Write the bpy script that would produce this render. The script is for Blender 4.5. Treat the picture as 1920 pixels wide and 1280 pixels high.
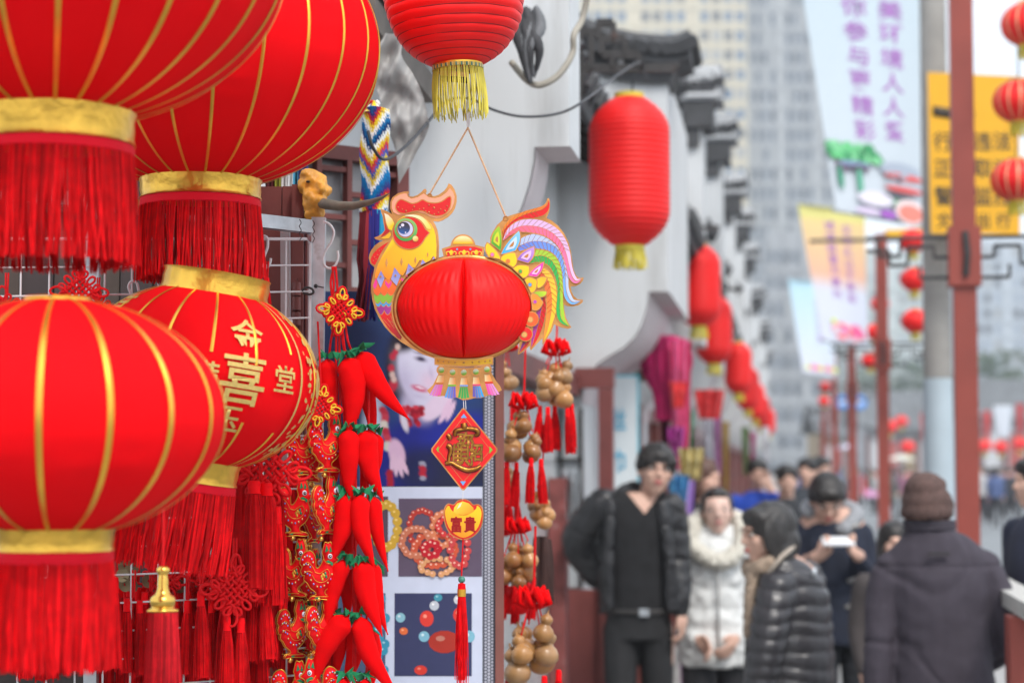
import bpy, bmesh, math, random
from math import sin, cos, pi, sqrt, radians, atan2, asin
from mathutils import Vector, Matrix, geometry, noise

sc = bpy.context.scene
for _o in list(bpy.data.objects):
    bpy.data.objects.remove(_o)
COL = sc.collection
random.seed(7)

# ------------------------------------------------------------------ camera
F = 3733.0                       # focal length in pixels of the 1920 px wide photograph (70 mm)
PITCH = math.atan(240 / F)
PSI = math.atan(520 / F * math.cos(PITCH))
EYE = Vector((0, 0, 1.6))
RIGHT = Vector((cos(PSI), sin(PSI), 0))
FWD = Vector((-sin(PSI) * cos(PITCH), cos(PSI) * cos(PITCH), sin(PITCH)))
UP = RIGHT.cross(FWD)

cam_data = bpy.data.cameras.new('camera')
cam = bpy.data.objects.new('camera', cam_data)
COL.objects.link(cam)
cam.matrix_world = Matrix((RIGHT, UP, -FWD)).transposed().to_4x4()
cam.location = EYE
cam_data.sensor_width = 36
cam_data.lens = F / 1920 * 36
cam_data.clip_start = 0.1
cam_data.clip_end = 3000
cam_data.dof.use_dof = True
cam_data.dof.focus_distance = 3.72
cam_data.dof.aperture_fstop = 3.4
cam_data.dof.aperture_blades = 9
sc.camera = cam

# ------------------------------------------------------------------ sky, sun, exposure
SUN_EL, SUN_AZ = radians(52), radians(150)      # soft light from above, behind the camera's right shoulder
world = bpy.data.worlds.new('World')
sc.world = world
world.use_nodes = True
wt = world.node_tree
bg = wt.nodes['Background']
sky = wt.nodes.new('ShaderNodeTexSky')
sky.sky_type = 'NISHITA'
sky.sun_disc = False
sky.sun_elevation = SUN_EL
sky.sun_rotation = SUN_AZ
sky.air_density = 1.0
sky.dust_density = 4.0
sky.ozone_density = 1.0
cl = wt.nodes.new('ShaderNodeMix')
cl.data_type = 'RGBA'
cl.inputs[0].default_value = 0.72               # overcast: a pale cloud sheet over most of the sky
cl.inputs[7].default_value = (9.2, 9.9, 10.6, 1)
wt.links.new(sky.outputs[0], cl.inputs[6])
wt.links.new(cl.outputs[2], bg.inputs[0])
bg.inputs[1].default_value = 0.11

sun_data = bpy.data.lights.new('sun', 'SUN')
sun_data.energy = 1.5
sun_data.angle = radians(14)
sun_data.color = (1.0, 0.96, 0.9)
sun = bpy.data.objects.new('sun', sun_data)
COL.objects.link(sun)
_sd = Vector((sin(SUN_AZ) * cos(SUN_EL), cos(SUN_AZ) * cos(SUN_EL), sin(SUN_EL)))
sun.rotation_euler = _sd.to_track_quat('Z', 'Y').to_euler()

sc.view_settings.view_transform = 'Standard'
sc.view_settings.look = 'None'
sc.view_settings.exposure = 0.74
sc.view_settings.gamma = 1
sc.view_settings.use_curve_mapping = False
sc.render.engine = 'CYCLES'
sc.cycles.use_denoising = True
sc.cycles.max_bounces = 6
sc.cycles.diffuse_bounces = 3
sc.cycles.glossy_bounces = 2
sc.cycles.transmission_bounces = 3
sc.cycles.transparent_max_bounces = 6
sc.cycles.caustics_reflective = False
sc.cycles.caustics_refractive = False
sc.cycles.volume_bounces = 0


# ------------------------------------------------------------------ helpers
def P(px, py, d):
    """World point seen at photograph pixel (px, py), d metres along the view axis."""
    return EYE + d * (FWD + RIGHT * ((px - 960) / F) + UP * ((640 - py) / F))


def lin(c):
    c = c / 255.0
    return c / 12.92 if c <= 0.04045 else ((c + 0.055) / 1.055) ** 2.4


def C(r, g, b, k=1.0):
    return (min(1, lin(r) * k), min(1, lin(g) * k), min(1, lin(b) * k))


def mat(name, col, rough=0.6, metal=0.0, var=0.12, scale=6.0, bump=0.0, bscale=80.0, sheen=0.0, coat=0.0, trans=0.0, spec=0.5, tint=None, tintpos=0.55, alpha=1.0, rnd=0.0, isl=0.0, streak=None):
    m = bpy.data.materials.new(name)
    m.use_nodes = True
    nt = m.node_tree
    b = nt.nodes['Principled BSDF']
    tc = nt.nodes.new('ShaderNodeTexCoord')
    nz = nt.nodes.new('ShaderNodeTexNoise')
    nz.inputs['Scale'].default_value = scale
    nz.inputs['Detail'].default_value = 5
    nt.links.new(tc.outputs['Object'], nz.inputs['Vector'])
    rp = nt.nodes.new('ShaderNodeValToRGB')
    e = rp.color_ramp.elements
    lo = tuple(c * (1 - var) for c in col)
    hi = tuple(min(1, c * (1 + var)) for c in col)
    e[0].position, e[1].position = 0.3, 0.7
    e[0].color, e[1].color = (*lo, 1), (*hi, 1)
    if tint:
        e[1].position = tintpos
        n = rp.color_ramp.elements.new(min(0.99, tintpos + 0.14))
        n.color = (*tint, 1)
    nt.links.new(nz.outputs['Fac'], rp.inputs['Fac'])
    src = rp.outputs['Color']
    if isl:                                   # every strand of a fringe its own shade
        ge = nt.nodes.new('ShaderNodeNewGeometry')
        h2 = nt.nodes.new('ShaderNodeHueSaturation')
        m2 = nt.nodes.new('ShaderNodeMapRange')
        m2.inputs[3].default_value, m2.inputs[4].default_value = 1 - isl, 1 + isl * 0.6
        nt.links.new(ge.outputs['Random Per Island'], m2.inputs[0])
        nt.links.new(m2.outputs[0], h2.inputs['Value'])
        nt.links.new(src, h2.inputs['Color'])
        src = h2.outputs[0]
    if streak:                                # rain streaks and grime running down
        mp = nt.nodes.new('ShaderNodeMapping')
        mp.inputs['Scale'].default_value = (5, 5, 0.45)
        n3 = nt.nodes.new('ShaderNodeTexNoise')
        n3.inputs['Scale'].default_value = 1.6
        n3.inputs['Detail'].default_value = 6
        n3.inputs['Roughness'].default_value = 0.65
        mr3 = nt.nodes.new('ShaderNodeMapRange')
        mr3.inputs[1].default_value, mr3.inputs[2].default_value = 0.50, 0.78
        mr3.inputs[4].default_value = 0.75
        mx3 = nt.nodes.new('ShaderNodeMix')
        mx3.data_type = 'RGBA'
        mx3.inputs[7].default_value = (*streak, 1)
        nt.links.new(tc.outputs['Object'], mp.inputs[0])
        nt.links.new(mp.outputs[0], n3.inputs['Vector'])
        nt.links.new(n3.outputs['Fac'], mr3.inputs[0])
        nt.links.new(mr3.outputs[0], mx3.inputs[0])
        nt.links.new(src, mx3.inputs[6])
        src = mx3.outputs[2]
    if rnd:
        oi = nt.nodes.new('ShaderNodeObjectInfo')
        hs = nt.nodes.new('ShaderNodeHueSaturation')
        mr = nt.nodes.new('ShaderNodeMapRange')
        mr.inputs[3].default_value, mr.inputs[4].default_value = 1 - rnd, 1 + rnd
        nt.links.new(oi.outputs['Random'], mr.inputs[0])
        nt.links.new(mr.outputs[0], hs.inputs['Value'])
        nt.links.new(src, hs.inputs['Color'])
        src = hs.outputs[0]
    nt.links.new(src, b.inputs['Base Color'])
    b.inputs['Roughness'].default_value = rough
    b.inputs['Metallic'].default_value = metal
    b.inputs['Specular IOR Level'].default_value = spec
    b.inputs['Sheen Weight'].default_value = sheen
    b.inputs['Coat Weight'].default_value = coat
    b.inputs['Transmission Weight'].default_value = trans
    b.inputs['Alpha'].default_value = alpha
    if bump:
        n2 = nt.nodes.new('ShaderNodeTexNoise')
        n2.inputs['Scale'].default_value = bscale
        n2.inputs['Detail'].default_value = 4
        nt.links.new(tc.outputs['Object'], n2.inputs['Vector'])
        bp = nt.nodes.new('ShaderNodeBump')
        bp.inputs['Strength'].default_value = bump
        bp.inputs['Distance'].default_value = 0.004
        nt.links.new(n2.outputs['Fac'], bp.inputs['Height'])
        nt.links.new(bp.outputs[0], b.inputs['Normal'])
    return m


def print_mat(name, rough=0.4, spec=0.5, metal=0.0):
    """Printed card / cloth: colours of the print come from the mesh's colour layer."""
    m = bpy.data.materials.new(name)
    m.use_nodes = True
    nt = m.node_tree
    b = nt.nodes['Principled BSDF']
    at = nt.nodes.new('ShaderNodeAttribute')
    at.attribute_name = 'ink'
    tc = nt.nodes.new('ShaderNodeTexCoord')
    nz = nt.nodes.new('ShaderNodeTexNoise')
    nz.inputs['Scale'].default_value = 40
    nt.links.new(tc.outputs['Object'], nz.inputs['Vector'])
    mr = nt.nodes.new('ShaderNodeMapRange')
    mr.inputs[3].default_value, mr.inputs[4].default_value = 0.94, 1.06
    nt.links.new(nz.outputs['Fac'], mr.inputs[0])
    hs = nt.nodes.new('ShaderNodeHueSaturation')
    nt.links.new(mr.outputs[0], hs.inputs['Value'])
    nt.links.new(at.outputs['Color'], hs.inputs['Color'])
    nt.links.new(hs.outputs[0], b.inputs['Base Color'])
    b.inputs['Roughness'].default_value = rough
    b.inputs['Specular IOR Level'].default_value = spec
    b.inputs['Metallic'].default_value = metal
    return m


class MB:
    """Collects shapes and links them as one mesh object."""

    def __init__(self):
        self.v, self.f, self.m, self.c = [], [], [], []

    def add(self, vs, fs, mi=0, mx=None, col=None):
        n = len(self.v)
        for p in vs:
            p = Vector(p)
            self.v.append(mx @ p if mx else p)
            self.c.append(col(p) if callable(col) else (col or (1, 1, 1)))
        for f in fs:
            self.f.append([n + i for i in f])
            self.m.append(mi)
        return self

    def box(self, c, s, rz=0.0, mi=0, mx=None, col=None, rx=0.0, ry=0.0):
        a, b, d = s[0] / 2, s[1] / 2, s[2] / 2
        vs = [Vector((x, y, z)) for x in (-a, a) for y in (-b, b) for z in (-d, d)]
        R = Matrix.Rotation(rz, 3, 'Z') @ Matrix.Rotation(ry, 3, 'Y') @ Matrix.Rotation(rx, 3, 'X')
        vs = [R @ v + Vector(c) for v in vs]
        return self.add(vs, [(0, 1, 3, 2), (4, 6, 7, 5), (0, 4, 5, 1), (2, 3, 7, 6), (0, 2, 6, 4), (1, 5, 7, 3)], mi, mx, col)

    def bar(self, a, b, w, h=None, mi=0):
        """square-section bar from a to b"""
        a, b = Vector(a), Vector(b)
        h = h or w
        d = (b - a)
        L = d.length
        d.normalize()
        up = Vector((0, 0, 1)) if abs(d.z) < 0.95 else Vector((0, 1, 0))
        s = d.cross(up).normalized()
        u = s.cross(d)
        vs = []
        for p in (a, b):
            for i, j in ((-1, -1), (1, -1), (1, 1), (-1, 1)):
                vs.append(p + s * (i * w / 2) + u * (j * h / 2))
        return self.add(vs, [(3, 2, 1, 0), (4, 5, 6, 7), (0, 1, 5, 4), (1, 2, 6, 5), (2, 3, 7, 6), (3, 0, 4, 7)], mi)

    def tube(self, path, r, n=6, mi=0, closed=False, caps=True, col=None, flat=1.0):
        path = [Vector(p) for p in path]
        k = len(path)
        rs = r if isinstance(r, (list, tuple)) else [r] * k
        t0 = (path[1] - path[0]).normalized()
        ref = Vector((0, 0, 1)) if abs(t0.z) < 0.9 else Vector((1, 0, 0))
        u = (ref - t0 * ref.dot(t0)).normalized()
        vs, fs = [], []
        for i, p in enumerate(path):
            if closed:
                t = path[(i + 1) % k] - path[i - 1]
            else:
                t = path[min(i + 1, k - 1)] - path[max(i - 1, 0)]
            if t.length < 1e-9:
                t = t0
            t = t.normalized()
            u = u - t * u.dot(t)
            u = u.normalized() if u.length > 1e-6 else t.orthogonal().normalized()
            w = t.cross(u)
            for j in range(n):
                a = 2 * pi * j / n
                vs.append(p + (u * cos(a) + w * sin(a) * flat) * rs[i])
        for i in range(k if closed else k - 1):
            a, b = i * n, ((i + 1) % k) * n
            for j in range(n):
                fs.append((a + j, a + (j + 1) % n, b + (j + 1) % n, b + j))
        if caps and not closed:
            fs.append(tuple(range(n - 1, -1, -1)))
            fs.append(tuple(range((k - 1) * n, k * n)))
        return self.add(vs, fs, mi, None, col)

    def lathe(self, prof, n=24, mi=0, fn=None, mx=None, col=None, c=(0, 0, 0), cap=False):
        vs, fs = [], []
        k = len(prof)
        for r, z in prof:
            for j in range(n):
                a = 2 * pi * j / n
                rr = fn(a, r, z) if fn else r
                vs.append((c[0] + rr * cos(a), c[1] + rr * sin(a), c[2] + z))
        for i in range(k - 1):
            for j in range(n):
                fs.append((i * n + j, i * n + (j + 1) % n, (i + 1) * n + (j + 1) % n, (i + 1) * n + j))
        if cap:
            fs.append(tuple(range(n - 1, -1, -1)))
            fs.append(tuple(range((k - 1) * n, k * n)))
        return self.add(vs, fs, mi, mx, col)

    def ball(self, c, r, nu=14, nv=9, mi=0, mx=None, col=None):
        r = r if isinstance(r, (tuple, list)) else (r, r, r)
        vs, fs = [(c[0], c[1], c[2] - r[2])], []
        for i in range(1, nv):
            t = -pi / 2 + pi * i / nv
            for j in range(nu):
                a = 2 * pi * j / nu
                vs.append((c[0] + r[0] * cos(t) * cos(a), c[1] + r[1] * cos(t) * sin(a), c[2] + r[2] * sin(t)))
        vs.append((c[0], c[1], c[2] + r[2]))
        T = len(vs) - 1
        for j in range(nu):
            fs.append((0, 1 + (j + 1) % nu, 1 + j))
            fs.append((T, T - nu + j, T - nu + (j + 1) % nu))
        for i in range(nv - 2):
            a, b = 1 + i * nu, 1 + (i + 1) * nu
            for j in range(nu):
                fs.append((a + j, a + (j + 1) % nu, b + (j + 1) % nu, b + j))
        return self.add(vs, fs, mi, mx, col)

    def prism(self, poly, y0, y1, mi=0, mx=None, col=None, side=None):
        """polygon of (x, z), front at y0, back at y1"""
        k = len(poly)
        ar = sum(poly[i][0] * poly[(i + 1) % k][1] - poly[(i + 1) % k][0] * poly[i][1] for i in range(k))
        if ar < 0:
            poly = list(reversed(poly))
        vs = [(x, y0, z) for x, z in poly] + [(x, y1, z) for x, z in poly]
        self.add(vs, [tuple(range(k)), tuple(range(2 * k - 1, k - 1, -1))], mi, mx, col)
        n = len(self.v) - 2 * k
        for i in range(k):
            j = (i + 1) % k
            self.f.append([n + j, n + i, n + k + i, n + k + j])
            self.m.append(mi if side is None else side)
        return self

    def build(self, name, mats, parent=None, smooth=True, loc=None, rot=None, sharp=0.7, mesh=None, kind=None):
        me = mesh or self.mesh(name, mats, smooth, sharp)
        o = bpy.data.objects.new(name, me)
        COL.objects.link(o)
        if parent:
            o.parent = parent
        if loc is not None:
            o.location = loc
        if rot is not None:
            o.rotation_euler = rot
        if kind:
            o['kind'] = kind
        return o

    def mesh(self, name, mats, smooth=True, sharp=0.7):
        me = bpy.data.meshes.new(name)
        me.from_pydata([tuple(p) for p in self.v], [], self.f)
        for m in (mats if isinstance(mats, (list, tuple)) else [mats]):
            me.materials.append(m)
        me.polygons.foreach_set('material_index', self.m)
        if any(c != (1, 1, 1) for c in self.c):
            ca = me.color_attributes.new('ink', 'FLOAT_COLOR', 'POINT')
            flat = []
            for c in self.c:
                flat += [c[0], c[1], c[2], 1.0]
            ca.data.foreach_set('color', flat)
        if smooth:
            me.polygons.foreach_set('use_smooth', [True] * len(me.polygons))
            if sharp:
                me.set_sharp_from_angle(angle=sharp)
        me.update()
        return me


def thing(name, label, cat, loc=(0, 0, 0), rz=PSI, group=None, rot=None):
    o = bpy.data.objects.new(name, None)
    COL.objects.link(o)
    o.location = loc
    o.rotation_euler = rot or (0, 0, rz)
    o.empty_display_size = 0.1
    o['label'], o['category'] = label, cat
    if group:
        o['group'] = group
    return o


def tag(o, label, cat, group=None):
    o['label'], o['category'] = label, cat
    if group:
        o['group'] = group
    return o


def place(name, mesh, parent=None, loc=None, rot=None, scale=None, kind=None):
    o = bpy.data.objects.new(name, mesh)
    COL.objects.link(o)
    o.parent = parent
    if loc is not None:
        o.location = loc
    if rot is not None:
        o.rotation_euler = rot
    if scale is not None:
        o.scale = scale if isinstance(scale, (tuple, list)) else (scale,) * 3
    if kind:
        o['kind'] = kind
    return o


KIDS = {}


def dup(root, loc, rz=None, label=None, scale=None, group=None):
    """copy of a thing with its parts and sub-parts"""
    def kids(o):
        return [c for c in COL.objects if c.parent == o]
    if root.name not in KIDS:
        KIDS[root.name] = [(c, kids(c)) for c in kids(root)]
    r = root.copy()
    COL.objects.link(r)
    r.location = loc
    if rz is not None:
        r.rotation_euler = (0, 0, rz)
    if scale:
        r.scale = (scale,) * 3
    if label:
        r['label'] = label
    if group:
        r['group'] = group
    for c, gs in KIDS[root.name]:
        k = c.copy()
        COL.objects.link(k)
        k.parent = r
        for g in gs:
            q = g.copy()
            COL.objects.link(q)
            q.parent = k
    return r


def structure(o):
    o['kind'] = 'structure'
    return o


def smoothpath(pts, k=4, closed=False):
    """Catmull-Rom through the points (any dimension)"""
    n = len(pts)
    out = []
    rng = n if closed else n - 1
    for i in range(rng):
        if closed:
            p0, p1, p2, p3 = pts[i - 1], pts[i], pts[(i + 1) % n], pts[(i + 2) % n]
        else:
            p0, p1, p2, p3 = pts[max(i - 1, 0)], pts[i], pts[i + 1], pts[min(i + 2, n - 1)]
        for j in range(k):
            t = j / k
            out.append(tuple(0.5 * ((2 * b) + (-a + c) * t + (2 * a - 5 * b + 4 * c - d) * t * t + (-a + 3 * b - 3 * c + d) * t ** 3)
                             for a, b, c, d in zip(p0, p1, p2, p3)))
    if not closed:
        out.append(tuple(pts[-1]))
    return out


def rotpt(p, a):
    return (p[0] * cos(a) - p[1] * sin(a), p[0] * sin(a) + p[1] * cos(a))


def circ(cx, cy, r, n=20, ry=None):
    ry = ry or r
    return [(cx + r * cos(2 * pi * i / n), cy + ry * sin(2 * pi * i / n)) for i in range(n)]


_gc = {}


def glyph(ch):
    """verts (x, y) and faces of a character, centred, one em tall"""
    if ch not in _gc:
        cu = bpy.data.curves.new('glyph', 'FONT')
        cu.dimensions = '2D'
        cu.resolution_u = 3
        cu.offset = 0.012
        cu.body = ch
        o = bpy.data.objects.new('glyph', cu)
        COL.objects.link(o)
        bpy.context.view_layer.update()
        me = bpy.data.meshes.new_from_object(o.evaluated_get(bpy.context.evaluated_depsgraph_get()))
        xs = [v.co.x for v in me.vertices]
        ys = [v.co.y for v in me.vertices]
        cx, cy = (min(xs) + max(xs)) / 2, (min(ys) + max(ys)) / 2
        _gc[ch] = ([(v.co.x - cx, v.co.y - cy) for v in me.vertices], [tuple(p.vertices) for p in me.polygons])
        bpy.data.objects.remove(o)
        bpy.data.meshes.remove(me)
        bpy.data.curves.remove(cu)
    return _gc[ch]


def add_glyph(mb, ch, x, z, w, h, y, mi=0, col=None, rot=0.0):
    vs, fs = glyph(ch)
    pts = [rotpt((p[0] * w, p[1] * h), rot) for p in vs]
    mb.add([(x + p[0], y, z + p[1]) for p in pts], [f for f in fs], mi, None, col)


def px_frame(px0, py0, d):
    """returns origin, and a function from photo pixels to local (x, z) in a frame facing the camera at depth d"""
    s = d / F
    return P(px0, py0, d), (lambda x, y: ((x - px0) * s, (py0 - y) * s)), s


def inflate_mesh(name, poly, depth, step, mats, matfn=None, both=True):
    """cushion: outline (x, z) filled with a fine mesh that bulges by the distance to the outline"""
    k = len(poly)
    xs = [p[0] for p in poly]
    zs = [p[1] for p in poly]

    def inside(x, z):
        c = False
        for i in range(k):
            a, b = poly[i], poly[i - 1]
            if (a[1] > z) != (b[1] > z) and x < (b[0] - a[0]) * (z - a[1]) / (b[1] - a[1]) + a[0]:
                c = not c
        return c

    def dist(x, z):
        best = 9
        for i in range(k):
            a, b = poly[i - 1], poly[i]
            dx, dz = b[0] - a[0], b[1] - a[1]
            l2 = dx * dx + dz * dz or 1e-12
            t = max(0, min(1, ((x - a[0]) * dx + (z - a[1]) * dz) / l2))
            best = min(best, (x - a[0] - t * dx) ** 2 + (z - a[1] - t * dz) ** 2)
        return sqrt(best)
    pts = [Vector(p) for p in poly]
    z = min(zs) + step * 0.5
    row = 0
    while z < max(zs):
        x = min(xs) + step * (0.25 + 0.5 * (row % 2))
        while x < max(xs):
            if inside(x, z) and dist(x, z) > step * 0.45:
                pts.append(Vector((x, z)))
            x += step
        z += step * 0.87
        row += 1
    r = geometry.delaunay_2d_cdt(pts, [(i, (i + 1) % k) for i in range(k)], [list(range(k))], 1, 1e-6)
    vs, fs = r[0], r[2]
    mb = MB()
    for sgn in ((-1, 1) if both else (-1,)):
        q = []
        for v in vs:
            dd = dist(v.x, v.y)
            q.append((v.x, sgn * depth * (1 - math.exp(-dd / (depth * 0.7))), v.y))
        mb.add(q, [f if sgn < 0 else tuple(reversed(f)) for f in fs])
    return mb


def remesh(mb, name, voxel, smooth_it, mats, classify=None, disp=None):
    """fuse overlapping closed shapes into one continuous skin"""
    me0 = mb.mesh('tmp', [mats[0]], sharp=0)
    o = bpy.data.objects.new('tmp', me0)
    COL.objects.link(o)
    r = o.modifiers.new('r', 'REMESH')
    r.mode = 'VOXEL'
    r.voxel_size = voxel
    r.use_smooth_shade = True
    s_ = o.modifiers.new('s', 'SMOOTH')
    s_.factor, s_.iterations = 0.5, smooth_it
    bpy.context.view_layer.update()
    me = bpy.data.meshes.new_from_object(o.evaluated_get(bpy.context.evaluated_depsgraph_get()))
    bpy.data.objects.remove(o)
    bpy.data.meshes.remove(me0)
    me.name = name
    me.materials.clear()
    for m in mats:
        me.materials.append(m)
    if disp:
        ns = [v.normal.copy() for v in me.vertices]
        for v, n in zip(me.vertices, ns):
            v.co = v.co + n * disp(v.co)
    if classify:
        me.polygons.foreach_set('material_index', [classify(p.center) for p in me.polygons])
    me.polygons.foreach_set('use_smooth', [True] * len(me.polygons))
    me.update()
    return me


# ------------------------------------------------------------------ materials
RED = (0.86, 0.004, 0.008)
M = {}
M['cloth_red'] = mat('red_lantern_cloth', RED, 0.7, var=0.05, scale=5, bump=0.15, bscale=700, spec=0.04)
M['paper_red'] = mat('red_lantern_paper', (0.86, 0.008, 0.008), 0.45, var=0.08, scale=7, bump=0.12, bscale=50, spec=0.3)
M['paper_line'] = mat('dark_red_wire_fold', (0.28, 0.006, 0.008), 0.7)
M['long_red'] = mat('red_nylon', (0.85, 0.010, 0.010), 0.5, var=0.06, scale=5, spec=0.35)
M['gold_strip'] = mat('gold_ribbon', (0.80, 0.44, 0.055), 0.34, metal=0.75, var=0.22, scale=9, bump=0.1, bscale=300)
M['gold_foil'] = mat('gold_foil', (0.74, 0.43, 0.065), 0.3, metal=0.85, var=0.38, scale=14, bump=0.5, bscale=55)
M['gold_paint'] = mat('gold_print', (0.66, 0.47, 0.14), 0.55, metal=0.35, var=0.14, scale=220, bump=0.15, bscale=900)
M['gold_card'] = mat('gold_card_edge', (0.60, 0.27, 0.085), 0.3, metal=0.8, var=0.30, scale=26)
M['gold_brass'] = mat('gold_plated_cap', (0.75, 0.47, 0.10), 0.25, metal=0.9, var=0.12, scale=12)
M['thread_red'] = mat('red_thread', (0.74, 0.003, 0.007), 0.7, var=0.18, scale=60, spec=0.12, rnd=0.12, isl=0.5)
M['thread_pink'] = mat('red_hem_band', (0.76, 0.006, 0.022), 0.7, var=0.08, spec=0.15)
M['cord_red'] = mat('red_cord', (0.74, 0.004, 0.008), 0.6, var=0.12, scale=80, bump=0.4, bscale=500, spec=0.2)
M['cord_yellow'] = mat('yellow_cord', (0.85, 0.52, 0.02), 0.5, var=0.12, scale=80, bump=0.3, bscale=500)
M['thread_yellow'] = mat('yellow_thread', (0.74, 0.62, 0.07), 0.6, var=0.12, scale=40, rnd=0.05, isl=0.3)
M['felt_red'] = mat('red_velvet', (0.84, 0.002, 0.004), 0.9, var=0.07, scale=30, bump=0.35, bscale=900, spec=0.08)
M['felt_green'] = mat('green_felt', (0.006, 0.22, 0.085), 0.85, var=0.2, scale=40, bump=0.3, bscale=500)
M['paper_honey'] = mat('red_tissue_paper', (0.88, 0.002, 0.003), 0.5, var=0.06, scale=9, spec=0.22)
M['print'] = print_mat('printed_card', 0.32)
M['print_matt'] = print_mat('printed_sheet', 0.5, 0.3)
M['charm_red'] = mat('red_brocade', (0.84, 0.006, 0.010), 0.6, var=0.12, scale=60, bump=0.3, bscale=500, spec=0.15, rnd=0.1)
M['sequin'] = print_mat('sequins', 0.2, 0.8, 0.35)
M['steel'] = mat('galvanised_steel', (0.50, 0.53, 0.56), 0.38, metal=0.75, var=0.22, scale=22, bump=0.1, bscale=60, tint=(0.36, 0.35, 0.33), tintpos=0.66)
M['wire_white'] = mat('white_coated_wire', (0.72, 0.72, 0.73), 0.4, var=0.06)
M['maroon'] = mat('maroon_painted_wood', (0.155, 0.036, 0.030), 0.55, var=0.22, scale=9, bump=0.25, bscale=60, tint=(0.24, 0.075, 0.06), tintpos=0.7)
M['maroon_pole'] = mat('maroon_painted_steel', (0.28, 0.050, 0.034), 0.5, var=0.14, scale=3)
M['dark_wood'] = mat('dark_timber', (0.032, 0.024, 0.020), 0.75, var=0.35, scale=7, bump=0.4, bscale=40)
M['old_wood'] = mat('weathered_grey_timber', (0.16, 0.14, 0.125), 0.8, var=0.3, scale=7, bump=0.5, bscale=30)
M['plaster'] = mat('white_limewash', (0.62, 0.635, 0.645), 0.85, var=0.06, scale=1.3, bump=0.2, bscale=14, tint=(0.54, 0.545, 0.55), tintpos=0.64, streak=(0.34, 0.33, 0.315))
M['tile_dark'] = mat('dark_grey_roof_tile', (0.055, 0.056, 0.060), 0.7, var=0.35, scale=5, bump=0.4, bscale=30)
M['iron'] = mat('dark_iron', (0.045, 0.042, 0.042), 0.55, metal=0.3, var=0.3, scale=12, tint=(0.11, 0.05, 0.035), tintpos=0.66)
M['black_wire'] = mat('black_cable', (0.03, 0.03, 0.035), 0.5)
M['hose'] = mat('beige_conduit', (0.33, 0.30, 0.25), 0.6, var=0.2)
M['plastic'] = mat('clear_hook', (0.75, 0.75, 0.77), 0.3)


def fringe_mb(R, L, n, w, seed, z0=0.0, sway=0.006, uneven=0.05):
    rnd = random.Random(seed)
    mb = MB()
    for i in range(n):
        a = 2 * pi * i / n + rnd.uniform(-1, 1) * pi / n
        rr = R * (1 - 0.03 * rnd.random())
        l = L * (1 - uneven * rnd.random())
        dx, dy = rnd.gauss(0, sway), rnd.gauss(0, sway)
        path = []
        for k in range(4):
            t = k / 3
            path.append(((rr + 0.004 * sin(t * 3)) * cos(a) + dx * t * t, (rr + 0.004 * sin(t * 3)) * sin(a) + dy * t * t, z0 - l * t))
        mb.tube(path, w * rnd.uniform(0.7, 1.3), 3, caps=False)
    return mb


# ------------------------------------------------------------------ ground
def setting():
    g = MB()
    g.add([(-300, -60, -0.12), (400, -60, -0.12), (400, 520, -0.12), (-300, 520, -0.12)], [(0, 1, 2, 3)])
    structure(g.build('ground', mat('far_ground', (0.16, 0.16, 0.155), 0.9, var=0.2, scale=0.05)))
    r = MB()
    r.box((6.6, 90, -0.113), (11.2, 220, 0.006))
    structure(r.build('road', mat('grey_asphalt_road', (0.20, 0.215, 0.225), 0.75, var=0.12, scale=1.5, bump=0.3, bscale=60)))
    p = MB()
    p.box((-0.65, 90, -0.06), (3.1, 220, 0.12))
    structure(p.build('pavement', mat('stone_pavement', (0.30, 0.295, 0.285), 0.8, var=0.15, scale=3, bump=0.3, bscale=30)))
    k = MB()
    k.box((0.96, 90, -0.055), (0.12, 220, 0.12))
    structure(k.build('kerb', mat('kerb_stone', (0.36, 0.355, 0.345), 0.8, var=0.15)))
    p2 = MB()
    p2.box((15.2, 90, -0.06), (6, 220, 0.12))
    structure(p2.build('far_pavement', mat('far_pavement_stone', (0.30, 0.295, 0.285), 0.8, var=0.15)))


setting()

# ------------------------------------------------------------------ shophouses with white wing walls
TILEB = MB()
TILEB.box((0, 0, 0), (0.008, 0.196, 0.146))
TILE_ME = TILEB.mesh('tile', [mat('white_glazed_tile', (0.60, 0.62, 0.63), 0.25, var=0.08, scale=2, coat=0.2, rnd=0.06)], sharp=0.5)


def ogee(top_z, slope=True):
    """outline of a wing wall in (x, z), street edge at x = 0"""
    low = [(-0.098, 2.50), (-0.100, 2.46), (-0.112, 2.40), (-0.135, 2.33), (-0.17, 2.27), (-0.23, 2.215), (-0.30, 2.175), (-0.36, 2.135), (-0.405, 2.085), (-0.435, 2.02), (-0.445, 1.94)]
    return [(0, top_z), (0, 2.50)] + low + [(-0.445, 0), (-3.4, 0), (-3.4, top_z + (0.9 if slope else 0))] + ([(-0.9, top_z + 0.42), (-0.4, top_z + 0.12)] if slope else [])


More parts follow.
